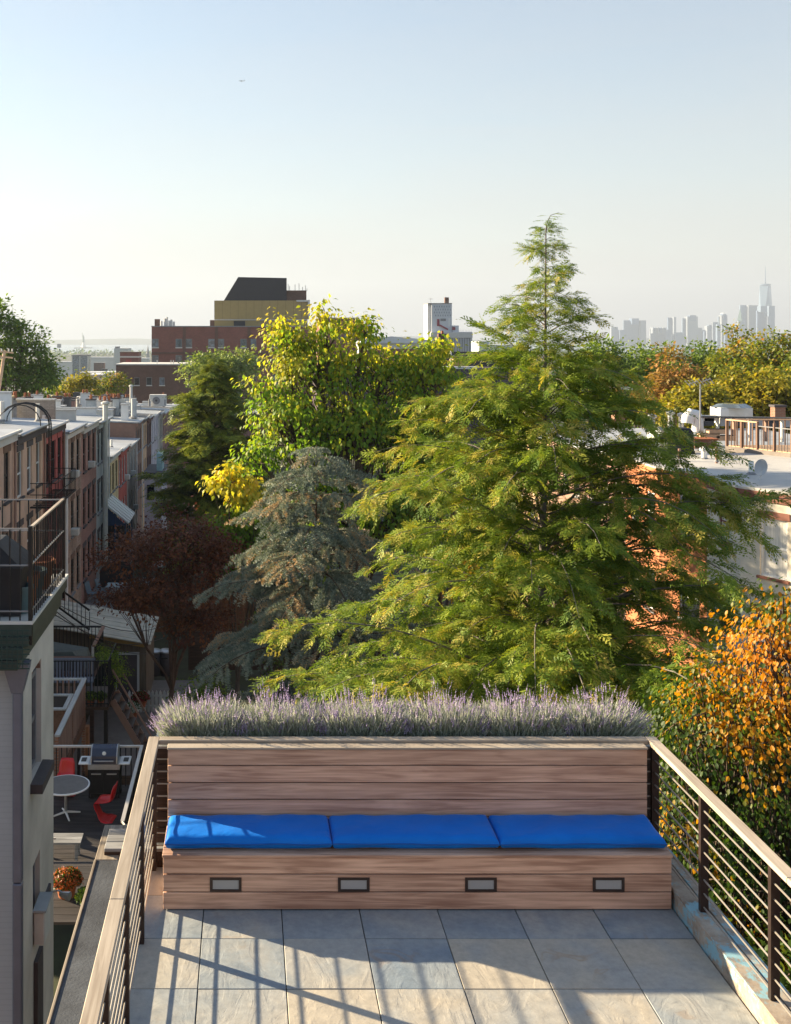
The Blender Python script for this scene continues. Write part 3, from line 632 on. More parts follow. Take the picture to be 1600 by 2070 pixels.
def broadleaf(name, label, base, lumps, nclus, per, size, mat, seed, clus_r=.5, droop=.6, trunk_r=.16, fork=.35, bark=None, group=None, leaf=(LEAF_V, LEAF_F), cat='tree', shell=.45, tint_fn=None, twigs=True, leaves_out=0):
    r = np.random.default_rng(seed); rr = random.Random(seed); bark = bark or G['bark']
    t = thing(name, label, cat, tuple(base), group); base = np.array(base, float)
    lum = np.array(lumps, float); vol = lum[:, 3]*lum[:, 4]*lum[:, 5]; pk = vol**.8/np.sum(vol**.8)
    top = lum[:, :3].mean(0); forkp = base+(top-base)*fork
    mb = MB()
    mb.tube([base-np.array([0, 0, .3]), base+(forkp-base)*.5+r.normal(0, .06, 3), forkp], [trunk_r*1.25, trunk_r, trunk_r*.85], 9).build('trunk', bark, t, smooth=True)
    lm = MB(); ends = []
    for l in lum:
        c = l[:3]; mid = forkp*.5+c*.5+r.normal(0, .25, 3)*np.array([1, 1, .4]); q = np.linalg.norm(c-forkp)
        pts = [forkp, forkp*.75+mid*.25+np.array([0, 0, .05*q]), mid, c*.8+mid*.2, c]
        lm.tube(pts, [trunk_r*.7, trunk_r*.55, trunk_r*.4, trunk_r*.28, trunk_r*.2], 6, cap=False); ends.append(pts)
    P_, D_, U_, S_, T_ = [], [], [], [], []
    for c in range(nclus):
        li = r.choice(len(lum), p=pk); l = lum[li]; d = r.normal(size=3); d /= np.linalg.norm(d)
        if d[2] < -.5: d[2] *= -.6
        rad = shell+(1-shell)*r.random()**.6; cp = l[:3]+d*l[3:]*rad*rr.uniform(.85, 1.12)
        if twigs:
            pts = ends[li]; st = pts[rr.choice((2, 3, 4))]; mid = (np.array(st)+cp)/2+r.normal(0, .12, 3)+np.array([0, 0, .08])
            lm.tube([st, mid, cp], [trunk_r*.16, trunk_r*.1, .008], 4, cap=False)
        n = max(3, int(per*rr.uniform(.5, 1.4))); cr = clus_r*rr.uniform(.7, 1.2); ct = rr.random()
        off = r.normal(size=(n, 3))*cr*np.array([.6, .6, .42]); pp = cp+off
        ou = d[None]*.5+off/cr*.6+r.normal(0, .35, (n, 3)); ou[:, 2] -= droop
        P_.append(pp); D_.append(ou); up = d[None]*.6+np.array([[0, 0, .8]])+r.normal(0, .35, (n, 3)); U_.append(up); S_.append(r.uniform(.65, 1.15, n)*size)
        tt = np.clip(.5*ct+.5*r.random(n), 0, 1)
        if tint_fn is not None: tt = np.clip(tint_fn(pp, d, rad, tt, r), 0, 1)
        T_.append(tt)
    lm.build('limbs', bark, t, smooth=True, kind='stuff')
    P_, D_, U_, S_, T_ = map(np.concatenate, (P_, D_, U_, S_, T_)); ms = frames(D_, U_)
    if leaves_out:
        # the leaves nearest the camera are pieces of their own
        dist = P_[:, 1]; order = np.argsort(dist)[:leaves_out]; mk = np.ones(len(P_), bool); mk[order] = False
        lv = []
        for b in range(6):
            me = bpy.data.meshes.new('leaf'); me.from_pydata([tuple(q) for q in leaf[0]], [], [tuple(q) for q in leaf[1]])
            at = me.attributes.new('tint', 'FLOAT', 'POINT'); at.data.foreach_set('value', np.full(len(leaf[0]), (b+.5)/6, np.float32)); me.materials.append(mat); lv.append(me)
        for i in order:
            o = bpy.data.objects.new('leaf', lv[min(5, int(T_[i]*6))]); COL.objects.link(o); o.parent = t
            m4 = Matrix([list(ms[i][a])+[0] for a in range(3)]+[[0, 0, 0, 1]]); o.matrix_local = Matrix.Translation(Vector(P_[i])-t.location) @ m4 @ Matrix.Scale(float(S_[i]), 4)
        P_, ms, S_, T_ = P_[mk], ms[mk], S_[mk], T_[mk]
    v, f, ti = scatter(leaf[0], leaf[1], P_, ms, S_, T_)
    np_mesh('crown', v, f, ti, mat, t)
    return t
# ---- leaf colours
HEM = MLEAF('hemlock_needles', [(0, (0.0627, 0.137, 0.0205)), (0.4, (0.154, 0.251, 0.0342)), (0.8, (0.331, 0.41, 0.057)), (1, (0.479, 0.41, 0.0912))], .42, .55)
CED = MLEAF('blue_cedar_needles', [(0, (.10, .135, .12)), (.5, (.20, .25, .21)), (.75, (.34, .39, .33)), (1, (.56, .38, .22))], .15, .55, tcol=1.0)
SPR = MLEAF('spruce_needles', [(0, (0.0725, 0.129, 0.029)), (0.5, (0.161, 0.225, 0.0386)), (1, (0.354, 0.386, 0.0563))], .35)
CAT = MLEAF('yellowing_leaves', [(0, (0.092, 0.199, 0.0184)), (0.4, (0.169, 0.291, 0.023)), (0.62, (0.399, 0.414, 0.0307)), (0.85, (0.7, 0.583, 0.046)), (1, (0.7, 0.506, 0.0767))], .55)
GRN = MLEAF('green_leaves', [(0, (0.0675, 0.128, 0.018)), (0.5, (0.135, 0.225, 0.03)), (1, (0.3, 0.36, 0.0525))], .42)
PALE = MLEAF('pale_green_leaves', [(0, (0.1, 0.163, 0.0375)), (0.5, (0.188, 0.263, 0.0625)), (1, (0.35, 0.413, 0.138))], .42)
AUT = MLEAF('autumn_leaves', [(0, (.08, .14, .014)), (.55, (.19, .23, .022)), (.8, (.38, .28, .025)), (1, (.50, .18, .04))], .45)
GOLD = MLEAF('gold_leaves', [(0, (.11, .15, .016)), (.5, (.26, .25, .022)), (1, (.44, .33, .03))], .45)
RUST = MLEAF('rust_leaves', [(0, (0.144, 0.132, 0.024)), (0.5, (0.324, 0.204, 0.048)), (1, (0.432, 0.204, 0.072))], .4)
ORG = MLEAF('orange_leaves', [(0, (.025, .06, .01)), (.42, (.05, .10, .012)), (.5, (.18, .18, .015)), (.6, (.50, .24, .012)), (1, (.62, .22, .012))], .45)
RED = MLEAF('red_maple_leaves', [(0, (0.0525, 0.018, 0.012)), (0.5, (0.12, 0.036, 0.018)), (1, (0.255, 0.09, 0.03))], .35)
DARK = MLEAF('dark_shrub_leaves', [(0, (0.0325, 0.065, 0.013)), (0.6, (0.065, 0.117, 0.0182)), (1, (0.195, 0.234, 0.026))], .4)
MUM = MLEAF('orange_mum_petals', [(0, (.25, .05, .01)), (1, (.52, .13, .02))], .3)
MUMR = MLEAF('red_mum_petals', [(0, (.16, .01, .01)), (1, (.34, .02, .03))], .3)
MUMW = MLEAF('white_mum_petals', [(0, (.45, .45, .42)), (1, (.7, .7, .68))], .3)
# ---- the big hemlock
conifer('hemlock_tree', 'tall feathery hemlock tree right behind the lavender, its tip nodding over', (4.66, 18, -10), (5.13, 18, 6.35),
        [(-3.2, 3.0), (-2.0, 3.4), (-1.0, 3.1), (0, 2.7), (1, 2.65), (1.9, 2.45), (2.6, 1.95), (3.2, 1.5), (3.8, 1.15), (4.4, .8), (5.0, .52), (5.6, .34), (6.3, .12)],
        HEM, G['bark_grey'], 250, HSV, 7, lift=.48, droop=.42, sz=(.17, .33), step=.085, dens=2.3, twig=.60, lean=(.12, 0), jit=.45, fall=.18, vert=.26, thin=.6, rside=.0,
        extra=((.6, -22, 4.3, .52, .22), (1.3, -8, 3.1, .5, .25), (-.3, -24, 3.7, .42, .28), (-1.0, -15, 3.8, .42, .25), (.2, 5, 3.4, .5, .35), (-1.4, -30, 3.8, .4, .25), (.9, -28, 3.0, .45, .35), (-.6, 0, 3.6, .5, .4), (1.8, -15, 2.4, .5, .3), (2.5, 190, 2.5, .42, .2), (2.9, 172, 2.0, .5, .25), (3.2, 205, 1.7, .5, .25), (-1.6, 200, 4.8, .58, .32), (-1.9, 217, 4.8, .52, .28), (-2.3, 196, 4.9, .5, .22), (-2.0, 208, 4.4, .45, .2), (3.85, 185, 1.25, .95, .25), (1.0, 200, 3.6, .62, .45), (2.0, 175, 2.9, .45, .3), (-.4, 250, 3.6, .3, .35), (-1.0, 300, 3.4, .35, .35)))
# nodding leader tip
tp = MB(); ht = bpy.data.objects['hemlock_tree']
lead = [(5.13, 18, 6.3), (5.15, 18, 6.46), (5.21, 18, 6.58), (5.36, 18, 6.63)]
tp.tube(lead, [.013, .009, .006, .003], 5).build('leader', G['bark_grey'], ht, smooth=True)
_p = np.array([(5.13+(.22*((i-6)/6)**2 if i > 6 else 0), 18+(.03 if i % 2 else -.03), 6.2+.42*math.sin(i/12*1.5)) for i in range(12)]); _d = np.array([(1 if i % 3 else -.4, .5*math.sin(i*2.3), .15) for i in range(12)])
v, f, ti = scatter(HS_V*np.array([1, .7, 1]), HS_F, _p, frames(_d, np.tile([0, 0, 1.], (12, 1))), np.linspace(.34, .2, 12), np.linspace(.2, .7, 12)); np_mesh('leader_sprays', v, f, ti, HEM, ht)
# ---- blue cedar, spruces
conifer('blue_cedar', 'blue grey weeping cedar in the garden left of the hemlock', (1.9, 29, -10), (1.95, 29, 1.55),
        [(-8.0, 2.6), (-5.5, 3.1), (-4, 3.0), (-2.2, 2.7), (-1, 2.2), (0, 1.8), (.8, 1.3), (1.45, .7)], CED, G['bark_red'], 96, (CS_V, CS_F), 21, lift=.22, droop=.42, sz=(.26, .42), step=.10, dens=2.1, twig=.95, jit=.34, fall=.38, vert=.08)
conifer('spruce_tree', 'dense pointed spruce in front of the pale green tree', (-1.9, 60, -12), (-1.75, 60, 3.6),
        [(-9, 3.2), (-5, 3.2), (-2, 2.6), (0, 2.0), (1.5, 1.2), (2.6, .6), (3.4, .2)], SPR, G['bark'], 230, SPV, 31, lift=.55, droop=.35, sz=(.5, .85), step=.16, dens=1.0, twig=.7)
# ---- deciduous trees in the gardens
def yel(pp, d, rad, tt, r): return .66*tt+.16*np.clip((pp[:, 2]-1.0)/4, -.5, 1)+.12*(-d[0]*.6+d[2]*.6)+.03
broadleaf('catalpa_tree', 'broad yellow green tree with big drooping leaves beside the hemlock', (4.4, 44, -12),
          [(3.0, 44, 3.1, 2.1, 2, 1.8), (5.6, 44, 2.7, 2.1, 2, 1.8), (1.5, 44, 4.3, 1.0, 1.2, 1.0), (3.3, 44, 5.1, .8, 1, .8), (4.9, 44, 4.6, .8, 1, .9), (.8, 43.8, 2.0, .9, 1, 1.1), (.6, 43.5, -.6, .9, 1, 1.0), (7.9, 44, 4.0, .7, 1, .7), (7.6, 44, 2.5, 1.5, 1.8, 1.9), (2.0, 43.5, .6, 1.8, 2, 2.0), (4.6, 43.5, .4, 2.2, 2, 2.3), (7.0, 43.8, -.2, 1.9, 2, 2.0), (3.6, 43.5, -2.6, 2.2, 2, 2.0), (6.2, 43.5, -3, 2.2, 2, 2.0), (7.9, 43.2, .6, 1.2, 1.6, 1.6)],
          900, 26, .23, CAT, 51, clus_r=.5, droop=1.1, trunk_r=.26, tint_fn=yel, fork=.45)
broadleaf('maple_tree', 'pale green round tree behind the spruce', (-4.2, 150, -16), [(-5.5, 150, -.6, 4, 3, 3.0), (-1.5, 150, .6, 4, 3, 2.6), (-3.5, 149, -4.5, 5, 3, 3)], 260, 34, .5, PALE, 52, clus_r=.9, droop=.2, trunk_r=.3)
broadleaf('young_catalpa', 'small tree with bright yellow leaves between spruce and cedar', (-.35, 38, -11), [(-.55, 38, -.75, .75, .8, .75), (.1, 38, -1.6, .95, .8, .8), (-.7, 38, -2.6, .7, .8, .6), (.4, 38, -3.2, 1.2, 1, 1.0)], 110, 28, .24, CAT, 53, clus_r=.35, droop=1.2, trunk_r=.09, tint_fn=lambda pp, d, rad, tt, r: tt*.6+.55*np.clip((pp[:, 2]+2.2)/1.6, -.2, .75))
broadleaf('japanese_maple', 'dark red spreading maple shading the garden fence', (-2.6, 36, -10.6), [(-3.6, 36, -3.0, 1.6, 1.5, .8), (-2.0, 36, -2.3, 1.5, 1.5, .8), (-1.0, 36, -3.2, 1.3, 1.5, .8), (-4.0, 35.5, -4.4, 1.1, 1.3, .6), (-2.3, 35.5, -4.0, 1.7, 1.4, .9), (-1.6, 36, -5.2, 1.5, 1.4, .7)], 330, 46, .13, RED, 54, clus_r=.42, droop=.35, trunk_r=.1, fork=.45, bark=G['bark_red'])
broadleaf('dogwood_tree', 'small tree turning red between the catalpa and the hemlock', (7.9, 42, -11), [(7.95, 42, 1.2, .6, .6, 1.1), (8.1, 42, -.6, .7, .6, 1.2), (7.7, 42, -2.4, .9, .8, 1.2)], 70, 30, .16, AUT, 55, clus_r=.35, droop=.7, trunk_r=.07, tint_fn=lambda pp, d, rad, tt, r: tt*.8+.2)
# ---- orange tree close to the terrace
def ora(pp, d, rad, tt, r):
    n = np.sin(pp[:, 0]*2.3+1)*np.sin(pp[:, 2]*1.9+.4)*.28+np.sin(pp[:, 0]*5+pp[:, 2]*4)*.10
    return .72*tt+.02+n*.75+.14*np.clip(pp[:, 0]-5.3, -1, 1)+.10*np.clip(pp[:, 2], -1, .6)
broadleaf('orange_tree', 'tree with hanging orange and green leaves overhanging the rod railing', (5.9, 12.3, -10), [(6.35, 12.2, .7, .65, .9, 1.0), (5.5, 12, -.2, .9, 1.0, .9), (6.5, 12, -.3, .9, 1.0, 1.0), (5.1, 11.8, -1.0, .7, .9, .7), (6.1, 11.7, -1.5, 1.0, .9, .8), (4.9, 12, -2.0, .8, .8, .8), (6.4, 11.6, -2.4, .9, .8, .8), (5.5, 11.8, -2.8, .9, .8, .7)],
          600, 34, .066, ORG, 56, clus_r=.38, droop=1.5, trunk_r=.1, tint_fn=ora, leaf=(OV_V, OV_F), leaves_out=300)
broadleaf('garden_shrub', 'dark green leafy shrub seen through the rods below the kerb', (4.9, 10.2, -9.5), [(4.8, 10.3, -2.1, 1.1, .9, 1.0), (5.8, 9.6, -2.6, 1.1, 1.0, 1.0), (5.0, 9.2, -3.4, 1.3, 1, 1.1), (6.4, 10.4, -2.0, .9, .9, .9), (6.2, 8.8, -3.6, 1.2, 1, 1), (4.6, 8.6, -4.4, 1.2, 1, 1)],
          260, 34, .11, DARK, 57, clus_r=.4, droop=.9, trunk_r=.09, leaf=(OV_V, OV_F), cat='shrub')
# ---- under-storey behind the planter
for k, (x, y, z, rad, m, lab, sd) in enumerate((
        (7.9, 20, -3.4, 1.7, DARK, 'dark leafy shrub under the hemlock by the orange house', 61), (8.6, 25, -4.6, 2.2, GRN, 'green shrub filling the garden before the orange house', 62),
        (2.4, 22.5, -6.5, 1.7, DARK, 'dark shrub at the foot of the blue cedar', 63), (4.9, 14.5, -4.0, 1.5, DARK, 'dark shrub directly behind the lavender planter', 64), (-.6, 33, -8.4, 1.4, GRN, 'green shrub beside the white picket fence', 65), (11.5, 30, -6, 2.6, GRN, 'tall green shrub against the orange house wall', 66))):
    broadleaf('garden_shrub', lab, (x, y, -10.2), [(x, y, z, rad, rad, rad*.9), (x-.7*rad, y, z-.6*rad, rad*.8, rad, rad*.7), (x+.7*rad, y, z-.5*rad, rad*.8, rad, rad*.7)], 90, 30, .14, m, sd, clus_r=.5, droop=.5, trunk_r=.07, cat='shrub', group='garden shrubs')
for k, (x, y, z, rad, m, lab) in enumerate(((6.5, 58, -5.5, 2.8, GRN, 'green garden tree behind the yellow green tree foot'), (11.5, 62, -4.5, 3.2, GRN, 'broad green garden tree behind the hemlock'), (1.8, 66, -6, 2.8, DARK, 'dark garden tree between spruce and cedar'), (12.5, 50, -5, 2.4, AUT, 'turning garden tree behind the hemlock'))):
    broadleaf('garden_tree', lab, (x, y, -12), [(x, y, z, rad, rad*.8, rad), (x-rad*.7, y, z-rad*.7, rad*.8, rad*.8, rad*.8), (x+rad*.7, y, z-rad*.6, rad*.8, rad*.8, rad*.8)], 150, 30, .26, m, 140+k, clus_r=.6, droop=.5, trunk_r=.15, group='garden trees')
# ---- street trees
broadleaf('street_tree', 'tall dark green tree at the frame edge above the roofs', (-27.5, 120, -15), [(-29, 120, 5.2, 3.2, 3, 4.0), (-25.5, 120, 3.0, 3.0, 3, 3.2), (-23.2, 120, -.3, 2.4, 3, 3.0), (-28, 119, -.5, 4.5, 3, 4), (-24.5, 118, -4, 4.2, 3, 3.2), (-29, 118, -5, 4, 3, 3)], 420, 34, .5, GRN, 71, clus_r=.85, droop=.3, trunk_r=.4, group='street trees', tint_fn=lambda pp, d, rad, tt, r: tt*.75)
broadleaf('street_tree', 'golden tree peeking past the tall dark tree', (-21, 140, -17), [(-21.8, 140, -1.8, 2.0, 2, 2), (-23.5, 140, -3.5, 2.5, 2, 2.2), (-20, 140, -4.5, 2, 2, 1.6)], 90, 30, .5, GOLD, 72, clus_r=.8, droop=.3, trunk_r=.25, group='street trees')
broadleaf('street_tree', 'rust coloured tree below the low brown brick building', (-19, 160, -19), [(-20, 160, -2.6, 2.4, 2, 1.8), (-22.6, 160, -3.6, 2, 2, 1.4)], 70, 30, .5, AUT, 73, clus_r=.7, droop=.3, trunk_r=.25, group='street trees')
for k, (px, py, Y, rx, rz, m, lab) in enumerate((
        (1215, 735, 84, 2.6, 3.4, GRN, 'green tree just right of the hemlock top'), (1285, 752, 88, 2.6, 3.4, GRN, 'second green tree right of the hemlock top, under the pale slab tower'),
        (1365, 775, 78, 2.7, 3.6, RUST, 'rust brown tree behind the roof antenna'), (1330, 745, 92, 2.6, 3.0, GRN, 'green tree behind the rust brown tree'),
        (1420, 745, 90, 2.5, 3.2, GRN, 'green tree behind the antenna mast'), (1490, 735, 84, 2.8, 3.9, AUT, 'tree turning orange under the pointed green roof tower'),
        (1570, 725, 80, 2.8, 3.9, AUT, 'red tipped tree under the tallest tower'), (1470, 805, 70, 2.6, 2.4, GOLD, 'golden tree behind the roof ventilators'), (1560, 800, 68, 2.6, 2.5, GOLD, 'golden tree behind the roof deck'), (1405, 815, 66, 1.8, 1.8, GOLD, 'small golden tree behind the hooded duct'), (1620, 780, 74, 3.2, 3.5, AUT, 'turning tree at the frame edge behind the roof deck'))):
    c = P(px, py, Y)
    broadleaf('street_tree', lab, (c.x, Y, -12), [(c.x, Y, c.z, rx*.75, 2, rz*.75), (c.x-rx*.5, Y, c.z-rz*.35, rx*.65, 2, rz*.6), (c.x+rx*.5, Y, c.z-rz*.3, rx*.65, 2, rz*.6), (c.x, Y-.8, c.z-rz*.9, rx*.9, 2, rz*.7)], 170, 32, .33, m, 80+k, clus_r=.55, droop=.35, trunk_r=.2, group='trees along the far street')
# ================================================================== buildings
def wall_open(mb, O, ang, L, z0, z1, ops, depth=.16):
    """wall of length L from O along its own u axis (ang = facing, 0 looks to -y), openings (u0,u1,za,zb) are real holes with reveals"""
    U = Vector((math.cos(ang), math.sin(ang), 0)); Nn = Vector((math.sin(ang), -math.cos(ang), 0)); O = Vector((O[0], O[1], 0))
    us = sorted({0, L, *[o[0] for o in ops], *[o[1] for o in ops]}); zs = sorted({z0, z1, *[o[2] for o in ops], *[o[3] for o in ops]})
    def pt(u, z, n=0): q = O+U*u+Nn*n; return (q.x, q.y, z)
    for i in range(len(us)-1):
        for j in range(len(zs)-1):
            uc, zc = (us[i]+us[i+1])/2, (zs[j]+zs[j+1])/2
            if any(o[0] < uc < o[1] and o[2] < zc < o[3] for o in ops): continue
            mb.add([pt(us[i], zs[j]), pt(us[i+1], zs[j]), pt(us[i+1], zs[j+1]), pt(us[i], zs[j+1])], [(0, 1, 2, 3)])
    for a, b, c, d in ops:
        for (p, q) in (((a, c), (b, c)), ((b, c), (b, d)), ((b, d), (a, d)), ((a, d), (a, c))):
            mb.add([pt(*p), pt(*q), pt(q[0], q[1], -depth), pt(p[0], p[1], -depth)], [(3, 2, 1, 0)])
    return mb
_wc = {}
def window(parent, loc, ang, w, h, frame='white', lintel=None, sill='dullgrey', glass='glass', depth=.16, detail=2, cross=False):
    """sash window set back in its opening; loc = centre of the sill line on the wall plane"""
    key = (round(w, 2), round(h, 2), frame, lintel, sill, glass, cross)
    if key not in _wc:
        fw = .055; d0, d1 = .06, .13
        f = MB().box(-w/2, -w/2+fw, d0, d1, 0, h).box(w/2-fw, w/2, d0, d1, 0, h).box(-w/2+fw, w/2-fw, d0, d1, 0, fw).box(-w/2+fw, w/2-fw, d0, d1, h-fw, h).box(-w/2+fw, w/2-fw, d0+.01, d1, h*.5-.03, h*.5+.03)
        if cross: f.box(-.015, .015, d0+.02, d1, fw, h*.5-.03).box(-.015, .015, d0+.02, d1, h*.5+.03, h-fw)
        _wc[key] = [mesh_only(f, 'window', [G[frame]]), mesh_only(MB().box(-w/2+fw*.8, w/2-fw*.8, .095, .115, fw*.5, h-fw*.5), 'pane', [G[glass]]),
                    mesh_only(MB().box(-w/2-.08, w/2+.08, -.09, .10, -.09, -.002), 'sill', [G[sill]]) if sill else None,
                    mesh_only(MB().box(-w/2-.1, w/2+.1, -.035, .05, h+.002, h+.24), 'lintel', [G[lintel]]) if lintel else None]
    ms = _wc[key]; o = inst('window', ms[0], parent, loc, ang)
    for nm, me in zip(('pane', 'sill', 'lintel'), ms[1:]):
        if me is not None: c = bpy.data.objects.new(nm, me); COL.objects.link(c); c.parent = o
    return o
def stucco(name, c, **k): G[name] = M(name, c, .85, .22, .9, .25, 25, detail=9, **k)
stucco('peach', (0.605, 0.403, 0.302)); stucco('peach2', (0.638, 0.428, 0.311)); stucco('redwall', (0.37, 0.0924, 0.084)); stucco('greyblue', (0.42, 0.448, 0.462)); stucco('yellow', (0.672, 0.521, 0.286)); stucco('redpaint', (0.454, 0.101, 0.0756))
stucco('lilac', (0.532, 0.504, 0.56)); stucco('tan', (0.605, 0.403, 0.252)); stucco('brownst', (0.28, 0.168, 0.126)); stucco('cream', (.62, .56, .46)); stucco('creamside', (0.588, 0.546, 0.49)); stucco('paleblue', (.36, .39, .41)); stucco('orangewall', (.50, .185, .08)); stucco('cornbrown', (.20, .085, .06)); stucco('plaster', (.34, .32, .28), col2=(.42, .39, .33))
G['brick1'] = MBRICK('worn_brick', (.34, .19, .135), (.42, .30, .23), (.42, .37, .32), stain=.5); G['brickpink'] = MBRICK('pink_brick', (.38, .18, .15), (.32, .14, .12), (.36, .28, .24), stain=.3); G['whitebrick'] = MBRICK('white_brick', (.42, .38, .33), (.34, .30, .26), (.3, .27, .24), stain=.4)
G['brickdk'] = MBRICK('dark_red_brick', (.16, .06, .05), (.13, .05, .04), (.15, .11, .1)); G['brickor'] = MBRICK('orange_brick', (.33, .15, .09), (.28, .12, .075), (.3, .22, .17))
G['lint_dark'] = M('dark_lintel', (.07, .06, .065), .7); G['lint_br'] = M('brown_lintel', (.17, .10, .07), .8)
FX = -8.5
ROW = [(32.8, 38.6, 1.06, 'peach', 'blackmetal', 'lint_br', 'peach stuccoed row house with black sash windows at the frame edge', 'silver'),
       (38.6, 44.3, .87, 'peach2', 'white', 'lint_dark', 'peach row house with white windows and the iron fire escape', 'silver'),
       (44.3, 49, .61, 'redwall', 'blackmetal', 'redwall', 'dark red painted row house behind the fire escape', 'silver'),
       (49, 54.5, .04, 'brick1', 'blackmetal', 'lint_br', 'worn brick row house with the white corner downpipe', 'silver'),
       (54.5, 60, -.15, 'brickpink', 'blackmetal', 'lint_dark', 'pinkish brick row house left of the tall white flue', 'silver2'),
       (60, 65, -.39, 'greyblue', 'blackmetal', 'lint_dark', 'grey painted row house carrying the tall white flue', 'silver2'),
       (65, 70.4, -2.9, 'yellow', 'blackmetal', None, 'low yellow row house behind the blue sunroom', 'silver'),
       (70.4, 75.4, -3.1, 'redpaint', 'white', None, 'low bright red row house with white trim', 'silver'),
       (75.4, 81.5, -3.3, 'whitebrick', 'white', None, 'low whitewashed brick row house', 'silver'),
       (81.5, 86, -2.07, 'brownst', 'dullgrey', None, 'brown row house with a bare plaster side wall', 'silver2'),
       (86, 90.5, -2.15, 'tan', 'dullgrey', None, 'tan row house beyond the brown one', 'tar'),
       (90.5, 95, -2.4, 'brickdk', 'dullgrey', None, 'dark red brick row house beside the lilac one', 'tar'),
       (95, 102, -2.6, 'lilac', 'white', None, 'pale lilac row house far down the row', 'silver2'),
       (102, 108, -2.9, 'plaster', 'dullgrey', None, 'grey plaster row house beyond the lilac one', 'tar'),
       (108, 115, -3.25, 'brickpink', 'dullgrey', None, 'pink brick row house third from the row end', 'silver2'),
       (115, 123, -3.6, 'brownst', 'dullgrey', None, 'brown row house second from the row end', 'tar'),
       (123, 132, -4.1, 'brickor', 'dullgrey', None, 'orange brick row house near the spruce top', 'silver2'),
       (132, 140, -4.4, 'brickpink', 'dullgrey', None, 'last pink brick row house of the row', 'silver2')]
BACKX = -21.0
def roofz(ze, x): return ze+.12+(FX-x)*.03
for i, (y0, y1, ze, wm_, fr, li, lab, rf) in enumerate(ROW):
    h = thing('row_house', lab, 'house', (FX, (y0+y1)/2, -11-.05*(y0-40)), 'row houses along the gardens')
    zb = -12.5-.05*max(0, y0-40); L = y1-y0
    ww = .92; hh = 1.75; ops = []; spec = []
    rows = 3 if i < 9 else 2
    for rw in range(rows):
        zs_ = ze-.62-hh-2.85*rw
        for k in range(3):
            u = L*(.19+.31*k); ops.append((u-ww/2, u+ww/2, zs_, zs_+hh)); spec.append((u, zs_))
    mb = MB(); wall_open(mb, (FX, y0), R(90), L, zb, ze-.02, ops, .2)
    # side, back walls
    for (ya) in (y0+.001, y1-.001):
        q = [(BACKX, ya, zb), (FX-.001, ya, zb), (FX-.001, ya, ze-.02), (BACKX, ya, roofz(ze, BACKX)-.1)]
        mb.add(q, [(0, 1, 2, 3) if ya < (y0+y1)/2 else (3, 2, 1, 0)])
    mb.add([(BACKX, y0, zb), (BACKX, y1, zb), (BACKX, y1, ze+.3), (BACKX, y0, ze+.3)], [(0, 1, 2, 3)])
    mb.build('wall', G[wm_], h)
    MB().box(FX-.6, FX-.25, y0+.1, y1-.1, zb, ze-.1).build('inner_wall', G['blackmetal'], h)
    mb = MB(); ov = .22
    mb.add([(FX+ov, y0+.01, ze), (FX+ov, y1-.01, ze), (BACKX, y1-.01, roofz(ze, BACKX)), (BACKX, y0+.01, roofz(ze, BACKX)), (FX+ov, y0+.01, ze+.1), (FX+ov, y1-.01, ze+.1), (BACKX, y1-.01, roofz(ze, BACKX)+.1), (BACKX, y0+.01, roofz(ze, BACKX)+.1)],
           [(0, 3, 2, 1), (4, 5, 6, 7), (0, 1, 5, 4), (1, 2, 6, 5), (2, 3, 7, 6), (3, 0, 4, 7)])
    mb.build('roof', G[rf], h)
    MB().box(FX+.002, FX+.16, y0+.02, y1-.02, ze-.30, ze-.004).build('cornice', G['lint_dark'] if i in (1, 2, 10) else G['offwhite'] if i in (0, 3, 4, 6) else G[wm_], h)
    MB().tube([(FX+ov+.06, y0+.03, ze+.05), (FX+ov+.06, y1-.03, ze+.05)], .065, 8).build('gutter', G['greymetal'] if i % 2 else G['offwhite'], h, smooth=True)
    if i in (0, 1, 2, 5, 8, 9, 12): MB().cyl((FX+.09, y1-.12, zb), (FX+.09, y1-.12, ze), .05, 8).build('downpipe', G['brownst'] if i < 3 else G['offwhite'], h, smooth=True)
    for (u, zs_) in spec: window(h, (FX, y0+u, zs_), R(90), ww, hh, fr, li, 'lint_dark' if i in (0, 1, 2, 4) else 'dullgrey', 'glass', .2)
# white corner downpipe and the tall flue
tag(smooth_ang(MB().tube([(FX+.14, 49.05, -12.4), (FX+.14, 49.05, -.05)], .1, 10).tube([(FX+.14, 49.05, -.2), (FX+.14, 49.05, .0)], [.12, .16], 10).build('downpipe', G['white'])), 'white downpipe running down the corner of the worn brick house', 'pipe')
fl = thing('flue_pipe', 'tall white flue with a round cap rising past the grey house roof', 'flue', (FX+.25, 62, -9)); smooth_ang(MB().cyl((FX+.25, 62, -9), (FX+.25, 62, .62), .15, 12).build('pipe', G['offwhite'], fl)); smooth_ang(MB().lathe((FX+.25, 62, .6), [(.15, 0), (.26, .05), (.26, .14), (.12, .2)], 12).build('cap', G['offwhite'], fl))
